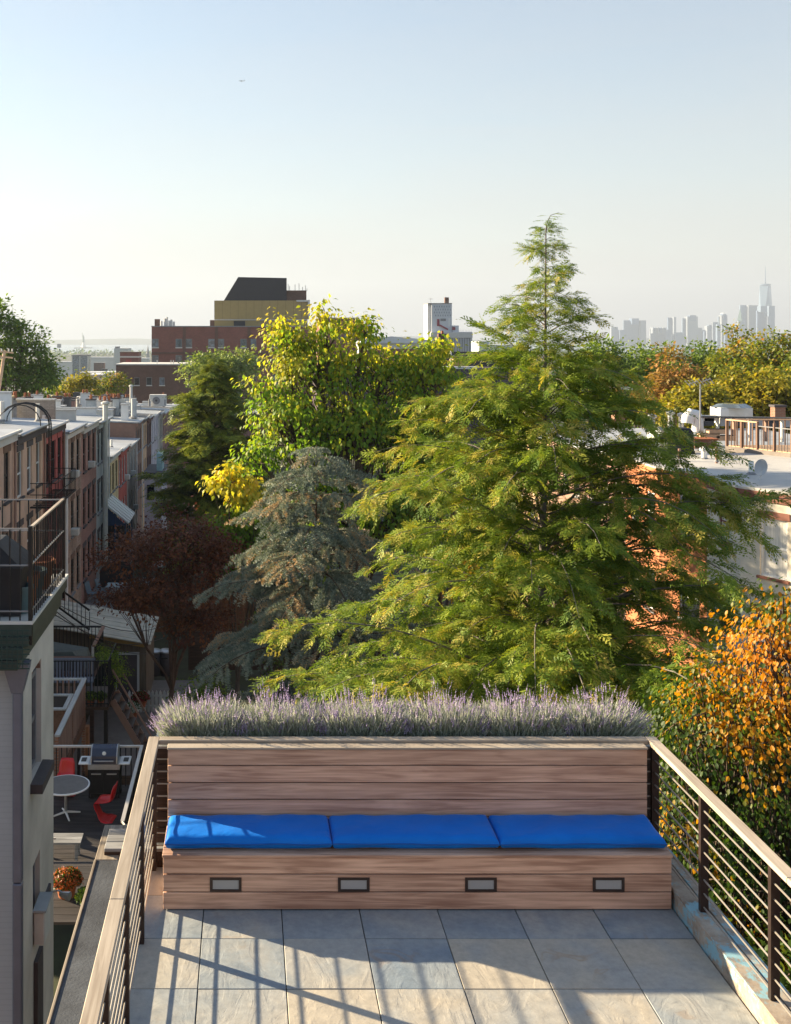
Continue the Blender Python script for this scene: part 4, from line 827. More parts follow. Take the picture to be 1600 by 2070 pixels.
# parapet walls between roofs
for (x0, x1, y, zt, zb_, m, lab) in ((-20.9, -9.9, 44.35, 2.25, .9, 'white', 'white parapet wall above the red house roof'), (-20.9, -10.95, 49.4, 1.80, .2, 'plaster', 'cream parapet wall with an ochre top behind the white one'), (-10.9, -9.1, 50.2, 1.62, .15, 'whitebrick', 'peeling black and white parapet wall'), (-20.8, -9.3, 57.6, .62, -.1, 'offwhite', 'low white parapet behind the peeling one'), (-20.8, -9.2, 64.9, .25, -.3, 'white', 'long low white parapet left of the tall flue')):
    h = thing('parapet_wall', lab, 'parapet', ((x0+x1)/2, y, zb_), 'roof parapets'); MB().box(x0, x1, y, y+.28, zb_-.4, zt-.07).build('wall', G[m], h); MB().box(x0-.04, x1+.04, y-.05, y+.33, zt-.07, zt).build('coping', G['yellow'] if 'ochre' in lab else G['greymetal'], h)
# iron fire escape on the second house
fe = thing('fire_escape', 'black iron fire escape platform with a ladder over the peach house eave', 'fire escape', (FX+.6, 43.3, -2.2))
px0, px1, fy0, fy1, fz = FX+.05, FX+1.05, 41.3, 46.2, -2.15
for k in range(12): inst('slat', mesh_only(MB().box(px0, px1, -.02, .02, -.02, .02), 'slat', [G['blackmetal']]) if k == 0 else bpy.data.meshes['slat'], fe, (0, fy0+.2+(fy1-fy0-.4)*k/11, fz))
MB().bar((px1, fy0, fz), (px1, fy1, fz), .05, .06).bar((px0, fy0, fz), (px1, fy0, fz), .05, .06).bar((px0, fy1, fz), (px1, fy1, fz), .05, .06).build('platform_frame', G['blackmetal'], fe)
mr_ = MB()
for z in (fz+.5, fz+.95): mr_.bar((px1, fy0, z), (px1, fy1, z), .03, .03).bar((px0, fy0, z), (px1, fy0, z), .03, .03).bar((px0, fy1, z), (px1, fy1, z), .03, .03)
mr_.build('rail', G['blackmetal'], fe)
bm_ = mesh_only(MB().box(-.012, .012, -.012, .012, 0, .95), 'baluster', [G['blackmetal']])
for k in range(15): inst('baluster', bm_, fe, (px1, fy0+(fy1-fy0)*k/14, fz))
for k in range(1, 4): inst('baluster', bm_, fe, (px0+(px1-px0)*k/4, fy0, fz)); inst('baluster', bm_, fe, (px0+(px1-px0)*k/4, fy1, fz))
for y in (42.9, 43.35):
    pts = [(FX+.5, y, fz), (FX+.5, y, 1.0)]+[(FX+.5-1.05*(1-math.cos(a)), y, 1.0+.85*math.sin(a)) for a in (math.pi*k/10 for k in range(1, 11))]; pts[-1] = (FX-1.6, y, .95)
    MB().tube(pts, .028, 6).build('ladder_stile', G['blackmetal'], fe, smooth=True)
for y in (42.2, 44.1): MB().tube([(FX+.3-.9*(1-math.cos(a)), y+.3*math.sin(a)*(1 if y < 43 else -1), .95+.85*math.sin(a)) for a in (math.pi*k/10 for k in range(11))], .022, 5).build('hoop', G['blackmetal'], fe, smooth=True)
for k in range(12): MB().cyl((FX+.5, 42.9, fz+.25+.28*k), (FX+.5, 43.35, fz+.25+.28*k), .015, 5).build('rung', G['blackmetal'], fe)
for y in (fy0, fy1): MB().bar((px0-.05, y, fz-.8), (px1, y, fz), .03, .03).build('bracket', G['blackmetal'], fe)
for s in (0, .5):
    MB().bar((px0+.2+s, fy1-.4, fz), (px0+.2+s, fy0+.8, fz-2.7), .04, .12).build('stair_string', G['blackmetal'], fe)
# window air conditioners
ACB = mesh_only(MB().cbox(-.3, .3, -.42, .1, 0, .4, .015).box(-.27, .27, -.43, -.425, .05, .09).box(-.27, .27, -.43, -.425, .13, .17).box(-.27, .27, -.43, -.425, .21, .25).box(-.27, .27, -.43, -.425, .29, .33), 'window_air_conditioner', [G['offwhite']])
for i, k, rw, lab in ((3, 1, 0, 'upper window air conditioner on the worn brick house'), (4, 1, 0, 'window air conditioner on the pinkish brick house'), (3, 1, 1, 'lower window air conditioner on the worn brick house'), (7, 2, 0, 'window air conditioner on the bright red house'), (8, 2, 1, 'lower window air conditioner on the whitewashed house'), (8, 1, 0, 'upper window air conditioner on the whitewashed house'), (12, 1, 0, 'window air conditioner on the lilac house')):
    y0, y1, ze = ROW[i][:3]; o = inst('window_air_conditioner', ACB, None, (FX, y0+(y1-y0)*(.19+.31*k), ze-.62-1.75-2.85*rw+.02), R(90), (.8, .75, .8)); tag(o, lab, 'air conditioner', 'window air conditioners')
# blue sunroom
G['bluep'] = M('blue_paint', (.02, .06, .15), .5, .15, 3); sr = thing('sunroom', 'dark blue glazed sunroom with a ribbed white sloping roof', 'sunroom', (FX+.7, 65, -9.5))
sx0, sx1, sy0, sy1, za, zb1, zfl = FX+.02, FX+1.35, 63.0, 66.6, -5.35, -6.5, -9.3
def post(a, b, c, d, z0, z1, nm='post'): MB().box(a, b, c, d, z0, z1).build(nm, G['bluep'], sr)
for x, zt in ((sx0, za), (sx0+.62, za-.53), (sx1-.08, zb1)):
    post(x, x+.08, sy0, sy0+.08, zfl, zt-.06)
for y in (sy0+1.1, sy0+2.2, sy1-.08): post(sx1-.08, sx1, y, y+.08, zfl, zb1-.06)
for z in (zfl, -8.2, -6.7): post(sx0+.08, sx1-.08, sy0+.01, sy0+.07, z, z+.12, 'rail'); post(sx1-.07, sx1-.01, sy0+.1, sy1-.1, z, z+.12, 'rail')
MB().box(sx0+.05, sx1-.06, sy0+.035, sy0+.045, zfl+.1, zb1-.1).box(sx1-.045, sx1-.035, sy0+.1, sy1-.1, zfl+.1, zb1-.1).build('pane', G['glass'], sr)
MB().extr([(sx0, zb1-.1), (sx1-.1, zb1-.1), (sx0, za-.08)], 'y', sy0+.02, sy0+.06).build('gable', G['bluep'], sr)
MB().extr([(sx0, za-.06), (sx1+.15, zb1-.1), (sx1+.15, zb1-.05), (sx0, za)], 'y', sy0-.1, sy1).build('roof', G['white'], sr)
for k in range(6):
    y = sy0-.06+(sy1-sy0)*k/5.2; MB().extr([(sx0, za+.001), (sx1+.15, zb1-.049), (sx1+.15, zb1+.02), (sx0, za+.07)], 'y', y, y+.1).build('roof_rib', G['white'], sr)
# roof clutter on the row
def at_roof(i, X, fy=.5): y0, y1, ze = ROW[i][:3]; return Vector((X, y0+(y1-y0)*fy, roofz(ze, X)+.1))
def chimney(p, w, d, hgt, m, lab, pots=1, grp='roof chimneys'):
    h = thing('chimney', lab, 'chimney', tuple(p), grp); MB().box(p.x-w/2, p.x+w/2, p.y-d/2, p.y+d/2, p.z-.15, p.z+hgt).build('stack', G[m], h); MB().box(p.x-w/2-.05, p.x+w/2+.05, p.y-d/2-.05, p.y+d/2+.05, p.z+hgt, p.z+hgt+.1).build('cap', G['lint_dark'] if m != 'white' else G['greymetal'], h)
    for k in range(pots): MB().lathe((p.x+(k-(pots-1)/2)*.35, p.y, p.z+hgt+.1), [(.12, 0), (.1, .3), (.12, .33)], 8).build('chimney_pot', G['terracotta'], h)
def ventpipe(p, r, hgt, m, lab, capped=True, grp='roof vent pipes'):
    h = thing('vent_pipe', lab, 'vent pipe', tuple(p), grp); smooth_ang(MB().cyl((p.x, p.y, p.z-.1), (p.x, p.y, p.z+hgt), r, 10).build('pipe', G[m], h)); MB().lathe((p.x, p.y, p.z-.02), [(r*2, 0), (r*1.1, .08)], 10).build('flashing', G['dullgrey'], h)
    if capped: smooth_ang(MB().lathe((p.x, p.y, p.z+hgt), [(r, 0), (r*1.6, .03), (r*1.6, r), (r*.4, r*1.6)], 10).build('cap', G[m], h))
def acunit(p, w, d, hgt, lab, fan=True, grp='rooftop air conditioners'):
    h = thing('air_conditioner', lab, 'air conditioner', tuple(p), grp); MB().cbox(p.x-w/2, p.x+w/2, p.y-d/2, p.y+d/2, p.z+.15, p.z+.15+hgt, .02).build('case', G['offwhite'], h)
    for s in (-.35, .35): MB().box(p.x+s*w-.07, p.x+s*w+.07, p.y-d*.7, p.y+d*.7, p.z-.05, p.z+.148).build('sleeper', G['brownst'], h)
    xf = p.x-w*.08; R_ = min(w, hgt)*.33
    g = MB(); g.xf = lambda q: Vector((q.x, p.y-d/2-.012-q.z, q.y)); g.lathe((xf, p.z+.15+hgt/2, 0), [(R_, 0), (R_, .02), (R_*.3, .021)], 16, cap=False).build('fan_grille', G['dullgrey'], h)
    g = MB(); g.xf = lambda q: Vector((q.x, p.y-d/2-.006-q.z, q.y)); g.lathe((xf, p.z+.15+hgt/2, 0), [(R_, 0), (.01, .001)], 16).build('fan', G['lint_dark'], h)
    MB().box(p.x+w/2-.18, p.x+w/2-.03, p.y-d/2-.01, p.y-d/2-.002, p.z+.3, p.z+hgt*.7).build('access_panel', G['dullgrey'], h)
p = at_roof(10, -10.7, .7); acunit(p, 1.05, .5, 1.1, 'boxy white air conditioner with a round fan on wood sleepers')
p = at_roof(16, -10.6, .5); acunit(p, 2.0, 1.2, 1.4, 'large grey cooling unit before the brown brick building')
p = at_roof(13, -11.2, .5); acunit(p, .9, .45, .7, 'small white air conditioner behind the boxy one')
chimney(at_roof(9, -9.5, .3), .55, .5, 1.1, 'white', 'square white chimney beside the boxy air conditioner', 0)
ventpipe(at_roof(9, -9.0, .75), .22, 1.5, 'greyblue', 'fat grey blue pipe above the plaster side wall', False)
ventpipe(at_roof(12, -10.7, .5), .13, 2.3, 'offwhite', 'tall cream pipe on the far roofs', True)
ventpipe(at_roof(2, -9.2, .5), .09, .75, 'offwhite', 'white vent pipe on the red house roof', False); ventpipe(at_roof(3, -9.6, .2), .09, .55, 'offwhite', 'short white vent pipe on the worn brick house roof', False); ventpipe(at_roof(1, -9.9, .75), .09, .8, 'offwhite', 'white vent pipe behind the fire escape ladder', False)
ventpipe(at_roof(6, -8.95, .12), .1, .75, 'offwhite', 'white pipe at the front of the yellow house roof', False); ventpipe(at_roof(7, -9.1, .2), .09, .5, 'white', 'small white pipe on the red low roof', False)
rs = random.Random(77)
SHORT = ['peach', 'second peach', 'red painted', 'worn brick', 'pinkish brick', 'grey painted', 'yellow', 'bright red', 'whitewashed', 'brown', 'tan', 'dark red brick', 'lilac', 'grey plaster', 'third last', 'second last', 'orange brick', 'last']
CN = {'dullgrey': 'grey', 'brickpink': 'pink brick', 'offwhite': 'cream', 'greyblue': 'blue grey', 'brickor': 'orange brick', 'white': 'white', 'tar': 'black', 'greymetal': 'galvanised', 'silver': 'silver'}
SZ = ('narrow', 'squat', 'broad'); _seen = {}
def uniq(l):
    _seen[l] = _seen.get(l, 0)+1; return l if _seen[l] == 1 else l+(', nearer the street', ', nearest the street', ', in the row middle')[min(2, _seen[l]-2)]
CH = ['dullgrey', 'brickpink', 'offwhite', 'greyblue', 'brickor', 'white', 'tar']
for i in range(4, 18):
    for k in range(8 if i > 8 else 2):
        X = rs.uniform(-19.5, -10.5); t_ = rs.random(); p = at_roof(i, X, rs.uniform(.15, .85))
        if i in (6, 7, 8): p.x = rs.uniform(-19, -12)
        if t_ < .45: wd_ = rs.uniform(.5, 1.0); cm = rs.choice(CH); pn = rs.choice((0, 1, 2)); chimney(p, wd_, rs.uniform(.5, .9), rs.uniform(.6, 1.4), cm, uniq('%s %s chimney %s on the %s house roof' % (SZ[int((wd_-.5)*5.9)], CN[cm], ('without pots', 'with one pot', 'with two pots')[pn], SHORT[i])), pn)
        elif t_ < .8: vm = rs.choice(('offwhite', 'greymetal', 'white', 'dullgrey')); cp_ = rs.random() < .6; hh_ = rs.uniform(.5, 1.3); ventpipe(p, rs.uniform(.07, .15), hh_, vm, uniq('%s %s %s vent pipe on the %s house roof' % ('tall' if hh_ > .9 else 'short', 'capped' if cp_ else 'open', CN[vm], SHORT[i])), cp_)
        else:
            h = thing('roof_hatch', uniq('low roof hatch on the %s house roof' % SHORT[i]), 'roof hatch', tuple(p), 'roof hatches'); s = rs.uniform(.7, 1.2); MB().box(p.x-s*.6, p.x+s*.6, p.y-s*.5, p.y+s*.5, p.z-.1, p.z+.5).build('curb', G[rs.choice(('greyblue', 'dullgrey', 'tar'))], h); MB().box(p.x-s*.65, p.x+s*.65, p.y-s*.55, p.y+s*.55, p.z+.5, p.z+.58).build('lid', G[rs.choice(('silver', 'greymetal', 'white'))], h)
for i in (10, 11, 13, 14, 15, 16):
    y0, y1, ze = ROW[i][:3]; x1 = -10.2-rs.random()*2; h = thing('parapet_wall', 'low party wall at the near side of the %s house roof' % SHORT[i], 'parapet', (-15, y0, ze), 'far party walls'); MB().box(-20.9, x1, y0-.15, y0+.15, ze-.3, ze+rs.uniform(.55, 1.0)).build('wall', G[rs.choice(('greyblue', 'greyblue', 'tar', 'offwhite'))], h)
# second line of roofs across the street, seen over the row
for k, (x0, x1, y0, y1, z, m, rf, lab) in enumerate(((-52, -36, 118, 150, -2.5, 'brickpink', 'silver2', 'pink brick terrace across the street behind the dark tree'), (-36, -27, 150, 175, -4.5, 'brownst', 'tar', 'brown terrace across the street beside the golden tree'), (-22, -12, 146, 168, -6.2, 'brickor', 'silver2', 'orange brick terrace before the low brown building'), (-12, 2, 150, 176, -6.6, 'brickpink', 'silver', 'pink brick terrace behind the spruce'))):
    h = thing('terrace_block', lab, 'house', ((x0+x1)/2, (y0+y1)/2, -20), 'terraces beyond the row'); MB().box(x0, x1, y0, y1, -22, z).build('wall', G[m], h); MB().box(x0-.2, x1+.2, y0-.2, y1+.2, z, z+.3).build('roof', G[rf], h)
# utility pole
up = thing('utility_pole', 'leaning pale utility pole with crossarms at the frame edge', 'pole', (-17.2, 74, -12)); a, b_ = P(-2, 790, 74), P(9.5, 712, 74); d = (b_-a); MB().tube([a-d*4.2, b_+d*.05], [.16, .11], 8).build('pole', G['tan'], up, smooth=True)
for t_ in (0, -.13): c = b_+d*t_; MB().bar(c+Vector((-.65, .1, .1)), c+Vector((.65, -.1, -.05)), .1, .1).build('crossarm', G['tan'], up)
for s in (-.5, -.2, .3, .55): MB().cyl(b_+Vector((s, 0, .05)), b_+Vector((s, 0, .25)), .05, 6).build('insulator', G['offwhite'], up)
# ================================================================== white neighbour with the roof balcony
nb = thing('white_neighbour_house', 'pale painted neighbour house with an arched side window and green cornice', 'house', (-3.4, 12.5, -10))
NX, NY0, NY1, NT = -2.44, 11.5, 13.38, 1.0
G['siding'] = MBRICK('pale_painted_brick', (.38, .41, .44), (.37, .40, .43), (.345, .375, .405), .6, .06, stain=.12, bump=.3, msize=.006)
ops = [(.52, 1.08, -.58, .66), (.58, 1.0, -2.5, -1.58)]
mb = MB(); wall_open(mb, (NX, NY0), R(90), NY1-NY0, -11, NT, ops, .16); mb.add([(NX, NY1, -11), (-7, NY1, -11), (-7, NY1, NT), (NX, NY1, NT)], [(0, 1, 2, 3)]); mb.build('side_wall', G['creamside'], nb)
MB().add([(-8, NY0, -11), (NX-.001, NY0, -11), (NX-.001, NY0, NT), (-8, NY0, NT)], [(0, 1, 2, 3)]).build('rear_wall', G['siding'], nb)
MB().box(-7.9, NX-.3, NY0+.2, NY1-.1, -11, NT-.1).build('core', G['blackmetal'], nb)
# arched window: arch infill, frame, muntins, sill
aw = window(nb, (NX, NY0+.80, -.58), R(90), .56, 1.12, 'dullgrey', None, 'lint_dark', 'glass', cross=True)
ar = MB(); n = 8; yc = NY0+.80
pts = [(yc-.28, .66)]+[(yc-.28*math.cos(math.pi*k/n), .54+.12*math.sin(math.pi*k/n)) for k in range(n+1)]+[(yc+.28, .66)]
for k in range(n): a, b_ = pts[1+k], pts[2+k]; ar.add([(NX-.12, a[0], a[1]), (NX-.12, b_[0], b_[1]), (NX-.12, b_[0], .665), (NX-.12, a[0], .665), (NX-.01, a[0], a[1]), (NX-.01, b_[0], b_[1]), (NX-.01, b_[0], .665), (NX-.01, a[0], .665)], [(4, 5, 6, 7), (0, 1, 5, 4), (3, 2, 1, 0)])
ar.build('arch_head', G['brownst'], nb)
mb = MB()
for k in range(n):
    a0, a1 = math.pi*k/n, math.pi*(k+1)/n
    q = [(yc-.30*math.cos(a0), .54+.15*math.sin(a0)), (yc-.30*math.cos(a1), .54+.15*math.sin(a1)), (yc-.38*math.cos(a1), .56+.22*math.sin(a1)), (yc-.38*math.cos(a0), .56+.22*math.sin(a0))]
    mb.add([(NX+.001, *p) for p in q]+[(NX+.03, *p) for p in q], [(4, 5, 6, 7), (3, 2, 6, 7), (0, 1, 5, 4)])
pass
MB().box(NX-.05, NX+.14, yc-.36, yc+.36, -.69, -.585).build('window_sill', G['lint_dark'], nb)
w2 = window(nb, (NX, NY0+.79, -2.5), R(90), .42, .92, 'dullgrey', None, None, 'glass')
acx = thing('window_air_conditioner', 'white air conditioner sticking out of the lower side window of the pale house', 'air conditioner', (NX, NY0+.79, -2.0)); MB().cbox(NX+.002, NX+.13, NY0+.60, NY0+.98, -2.5, -2.12, .012).build('case', G['offwhite'], acx); MB().box(NX, NX+.15, NY0+.58, NY0+1.0, -2.115, -2.09).build('lid', G['paleblue'], acx)
MB().box(NX+.002, NX+.05, NY0+.62, NY0+.95, -4.6, -2.7).build('shutter', G['lint_dark'], nb)
# cornice
CG = M('green_cornice', (.045, .06, .05), .6, .25, 4, .2); G['cgreen'] = CG
for k, (o_, z0, z1) in enumerate(((.04, .98, 1.08), (.09, 1.082, 1.2), (.13, 1.202, 1.30), (.16, 1.302, 1.42))):
    MB().box(-8, NX+o_, NY0-.30+.05*k-.12, NY1+o_*.5, z0, z1).build('cornice', CG, nb)
MB().box(-8, NX+.17, NY0-.27, NY1+.12, 1.424, 1.46).build('balcony_floor', G['offwhite'], nb)
# green mesh over the fascia
ms_ = MB()
for k in range(9): z = 1.0+.05*k; ms_.box(-4.6, NX+.17, NY0-.435, NY0-.430, z, z+.012)
for k in range(42): x = -4.6+.055*k; ms_.box(x, x+.010, NY0-.44, NY0-.4355, 1.0, 1.42)
ms_.build('lattice', M('green_mesh', (.02, .05, .045), .7), nb)
# conductor head and downspout
dm = G['dullgrey']; hp = MB(); xh, yh = NX-.02, NY0-.13
hp.add([(xh-.06, yh-.05, .66), (xh+.06, yh-.05, .66), (xh+.06, yh+.05, .66), (xh-.06, yh+.05, .66), (xh-.12, yh-.09, .9), (xh+.12, yh-.09, .9), (xh+.12, yh+.09, .9), (xh-.12, yh+.09, .9), (xh-.13, yh-.1, .98), (xh+.13, yh-.1, .98), (xh+.13, yh+.1, .98), (xh-.13, yh+.1, .98)],
       [(0, 1, 5, 4), (1, 2, 6, 5), (2, 3, 7, 6), (3, 0, 4, 7), (4, 5, 9, 8), (5, 6, 10, 9), (6, 7, 11, 10), (7, 4, 8, 11), (8, 9, 10, 11)]).build('rain_head', M('slate_metal', (.16, .17, .22), .5, .12, 3, .05, metal=.3), nb)
for a, b_ in ((-11, -4.2), (-4.19, -1.4), (-1.39, .66)): MB().cbox(xh-.05, xh+.05, yh-.035, yh+.06, a, b_, .012).build('downspout', bpy.data.materials['slate_metal'], nb)
# balcony rail
br_ = thing('balcony_railing', 'thin black iron balcony railing with a pale top bar on the pale house roof', 'railing', (NX, 12, 1.46))
ex, ey0, ey1, rz1 = -2.30, 11.26, 13.3, 2.45
MB().bar((ex, ey0, rz1), (ex, ey1, rz1), .035, .02).build('top_bar', G['rail_y'], br_)
for z in (1.56, 2.05): MB().bar((ex, ey0, z), (ex, ey1, z), .02, .012).build('rail', G['greymetal'], br_)
for y in (ey0, ey1):
    for z in (1.56, 2.05, 2.44): MB().bar((-6, y, z), (ex, y, z), .02, .015).build('rail', G['dullgrey'], br_)
bb = mesh_only(MB().box(-.007, .007, -.007, .007, 0, .98), 'baluster', [G['blackmetal']])
for k in range(20): inst('baluster', bb, br_, (ex, ey0+(ey1-ey0)*k/19, 1.46))
for k in range(1, 26): inst('baluster', bb, br_, (ex-.11*k, ey0, 1.46)); inst('baluster', bb, br_, (ex-.11*k, ey1, 1.46))
for y in (ey0, ey1): MB().box(ex-.02, ex+.02, y-.02, y+.02, 1.2, 2.47).build('post', G['blackmetal'], br_)
# things on the balcony
gc = thing('covered_grill', 'grill under a black fitted cover on the roof balcony', 'grill', (-2.85, 11.75, 1.46)); 
cv = MB(); cv.add([(-3.5, 11.4, 1.47), (-2.45, 11.4, 1.47), (-2.45, 12.1, 1.47), (-3.5, 12.1, 1.47), (-3.5, 11.4, 2.05), (-2.42, 11.4, 1.98), (-2.42, 12.1, 1.98), (-3.5, 12.1, 2.05), (-3.45, 11.5, 2.25), (-2.72, 11.5, 2.24), (-2.72, 12.0, 2.24), (-3.45, 12.0, 2.25)],
       [(0, 1, 5, 4), (1, 2, 6, 5), (2, 3, 7, 6), (3, 0, 4, 7), (4, 5, 9, 8), (5, 6, 10, 9), (6, 7, 11, 10), (7, 4, 8, 11), (8, 9, 10, 11)]).build('cover', M('black_vinyl', (.016, .016, .02), .65, .2, 5, .3, 8, dist=.03), gc)
MB().box(-3.4, -2.55, 11.45, 11.5, 1.462, 1.52).build('leg', G['brownst'], gc)
potm = [G['terracotta'], M('blue_glaze', (.07, .14, .16), .4), G['terracotta'], M('blue_glaze_2', (.10, .17, .18), .45)]
for k, (x, y, rad, hh_, lab) in enumerate(((-2.52, 12.75, .21, .34, 'largest terracotta pot on the roof balcony'), (-2.52, 12.3, .19, .32, 'blue glazed pot between terracotta pots on the balcony'), (-2.5, 11.9, .17, .36, 'second terracotta pot behind the balcony bars'), (-2.46, 11.6, .12, .3, 'small blue pot at the balcony corner'))):
    h = thing('flower_pot', lab, 'pot', (x, y, 1.46), 'pots on the roof balcony'); smooth_ang(MB().lathe((x, y, 1.461), [(rad*.7, 0), (rad*.95, hh_*.85), (rad*1.06, hh_*.86), (rad*1.06, hh_), (rad*.95, hh_), (rad*.9, hh_*.86)], 20).build('pot', potm[k], h)); MB().lathe((x, y, 1.46+hh_*.8), [(rad*.9, 0), (.01, .01)], 16).build('soil', G['soil'], h)
wl = thing('wall_lamp', 'small chrome floodlight bracketed on the pale house wall', 'lamp', (NX+.1, 13.1, -3.2)); c = Vector((NX+.02, 12.95, PZ(1805, 12.95))); MB().box(NX+.001, NX+.03, 12.85, 13.05, c.z-.07, c.z+.07).build('backplate', G['lint_dark'], wl); MB().tube([c, c+Vector((.12, 0, .03)), c+Vector((.2, -.02, .0))], .012, 6).build('arm', G['greymetal'], wl); smooth_ang(MB().tube([c+Vector((.14, 0, -.01)), c+Vector((.24, -.05, -.01)), c+Vector((.27, -.06, -.01))], [.025, .05, .052], 10).build('head', G['greymetal'], wl))
vn = thing('climbing_vine', 'bare twiggy vine with a few dark leaves on the pale house corner', 'vine', (NX, 11.4, -6)); rs = random.Random(3); mb = MB(); lp = []
for k in range(9):
    q = Vector((NX-.3+.05*k, 11.36-.02*k, -4.6)); pts = [q]
    for s in range(9): q = q+Vector((rs.uniform(-.09, .09), rs.uniform(-.02, .03), rs.uniform(.05, .17))); pts.append(q); lp += [q+Vector((rs.uniform(-.05, .05), -.02, rs.uniform(-.05, .05))) for _ in range(2)]
    mb.tube(pts, [.008]*9+[.003], 4)
mb.build('stems', G['bark'], vn); lp = np.array(lp); r_ = np.random.default_rng(2); v, f, ti = scatter(LEAF_V, LEAF_F, lp, frames(r_.normal(size=lp.shape), r_.normal(size=lp.shape)), np.full(len(lp), .055), r_.random(len(lp))*.6); np_mesh('leaves', v, f, ti, DARK, vn)
# ================================================================== houses on the other side
def bay_house(name, lab, pts, ze, wm_, zb, wins, depthx):
    h = thing(name, lab, 'house', (pts[0][0]+2, pts[0][1], -10.5), 'bay fronted houses')
    mb = MB()
    for k in range(len(pts)-1):
        a, b_ = Vector(pts[k]), Vector(pts[k+1]); d = b_-a; ang = math.atan2(d.y, d.x); L = d.length
        ops = [(u-w_/2, u+w_/2, z, z+hh_) for (kk, u, w_, hh_, z, fr, gl) in wins if kk == k]
        wall_open(mb, (a.x, a.y), ang, L, zb, ze, ops, .18)
        for (kk, u, w_, hh_, z, fr, gl) in wins:
            if kk == k: q = a+d.normalized()*u; window(h, (q.x, q.y, z), ang, w_, hh_, fr, 'cornbrown' if wm_ == 'cream' else None, 'cornbrown' if wm_ == 'cream' else 'dullgrey', gl)
        Nn = Vector((d.y, -d.x)).normalized(); c_ = MB()
        for (o0, z0, z1) in ((.07, ze-.34, ze-.12), (.12, ze-.118, ze-.002)):
            A, B = a+Nn*.002, b_+Nn*.002; A2, B2 = a+Nn*o0, b_+Nn*o0
            c_.add([(A.x, A.y, z0), (B.x, B.y, z0), (B2.x, B2.y, z0), (A2.x, A2.y, z0), (A.x, A.y, z1), (B.x, B.y, z1), (B2.x, B2.y, z1), (A2.x, A2.y, z1)], [(0, 1, 2, 3), (4, 7, 6, 5), (3, 2, 6, 7), (0, 3, 7, 4), (1, 5, 6, 2)])
        c_.build('cornice', G['cornbrown'] if wm_ == 'cream' else G['orangewall'], h)
    mb.build('wall', G[wm_], h)
    poly = [(x-.14, y) for x, y in pts]+[(depthx, pts[-1][1]), (depthx, pts[0][1])]
    MB().prism(poly, ze, ze+.08, [ze+.08+(x-pts[0][0])*.03 for x, y in poly]).build('roof', G['roofwarm'], h)
    MB().prism([(x+.5, y) for x, y in pts]+[(depthx-.1, pts[-1][1]), (depthx-.1, pts[0][1])], zb, ze-.1).build('core', G['blackmetal'], h)
    return h
G['roofwarm'] = M('pale_roof', (.45, .44, .42), .55, .15, .5, .1, 8)
cr = bay_house('bay_house', 'cream house with brown trim and an angled bay at the frame edge', [(16.9, 38.6), (16.9, 36.0), (17.85, 34.2), (17.85, 31)], -.62, 'cream', -11, [(0, 1.45, 1.0, 1.5, -2.75, 'cornbrown', 'curtain'), (1, 1.25, 1.0, 1.95, -3.45, 'white', 'curtain'), (0, 1.45, 1.0, 1.6, -6.0, 'cornbrown', 'glass'), (1, 1.0, 1.0, 1.9, -6.6, 'white', 'glass_sky')], 31)
orr = bay_house('bay_house', 'orange stuccoed bay house behind the hemlock branches', [(16.3, 45.2), (16.3, 41.4), (17.3, 39.3), (17.3, 38.65)], -.64, 'orangewall', -11, [(0, 1.1, .9, 1.6, -3.3, 'white', 'glass'), (0, 2.8, .9, 1.6, -3.3, 'white', 'glass'), (1, 1.4, .95, 1.5, -3.0, 'white', 'glass'), (0, 1.1, .9, 1.6, -6.4, 'white', 'glass'), (0, 2.8, .9, 1.6, -6.4, 'white', 'glass'), (1, 1.4, .95, 1.6, -6.2, 'white', 'glass')], 31)
for k, (y0, y1, ze, wm_, lab) in enumerate(((45.25, 51, -.75, 'brickpink', 'pink brick house beyond the orange bay house'), (51, 57, -.9, 'brownst', 'brown house two doors beyond the orange bay house'), (57, 64, -1.1, 'tan', 'tan house hidden behind the hemlock'))):
    h = thing('row_house', lab, 'house', (18, (y0+y1)/2, -11), 'houses behind the hemlock'); mb = MB(); ops = [((y1-y0)*q-.45, (y1-y0)*q+.45, z, z+1.6) for q in (.2, .5, .8) for z in (ze-2.4, ze-5.3)]
    wall_open(mb, (16.4, y1), R(-90), y1-y0, -12, ze, ops); mb.add([(16.4, y0, -12), (30, y0, -12), (30, y0, ze), (16.4, y0, ze)], [(0, 1, 2, 3)]); mb.build('wall', G[wm_], h); MB().box(16.2, 31, y0+.01, y1-.01, ze, ze+.15).build('roof', G['silver'], h); MB().box(16.9, 30.9, y0+.05, y1-.05, -12, ze-.1).build('core', G['blackmetal'], h)
    for o_ in ops: window(h, (16.4, y1-(o_[0]+o_[1])/2, o_[2]), R(-90), .9, 1.6, 'white', None, 'dullgrey', 'glass')
# ---- roof things on the right
RZ = -.42
bk = thing('covered_roof_hatch', 'black tarpaulin covered box standing on the blue grey roof', 'covered box', tuple(P(1375, 913, 45.6)))
c = P(1375, 914, 45.6); mb = MB(); mb.add([(c.x-.58, 45.5, c.z), (c.x+.58, 45.5, c.z), (c.x+.55, 46.4, c.z), (c.x-.55, 46.4, c.z), (c.x-.57, 45.53, c.z+.9), (c.x+.56, 45.53, c.z+.88), (c.x+.52, 46.3, c.z+.9), (c.x-.52, 46.3, c.z+.9), (c.x-.45, 45.68, c.z+1.04), (c.x+.47, 45.68, c.z+1.02), (c.x+.42, 46.2, c.z+1.03), (c.x-.42, 46.2, c.z+1.03)], [(0, 1, 5, 4), (1, 2, 6, 5), (2, 3, 7, 6), (3, 0, 4, 7), (4, 5, 9, 8), (5, 6, 10, 9), (6, 7, 11, 10), (7, 4, 8, 11), (8, 9, 10, 11)])
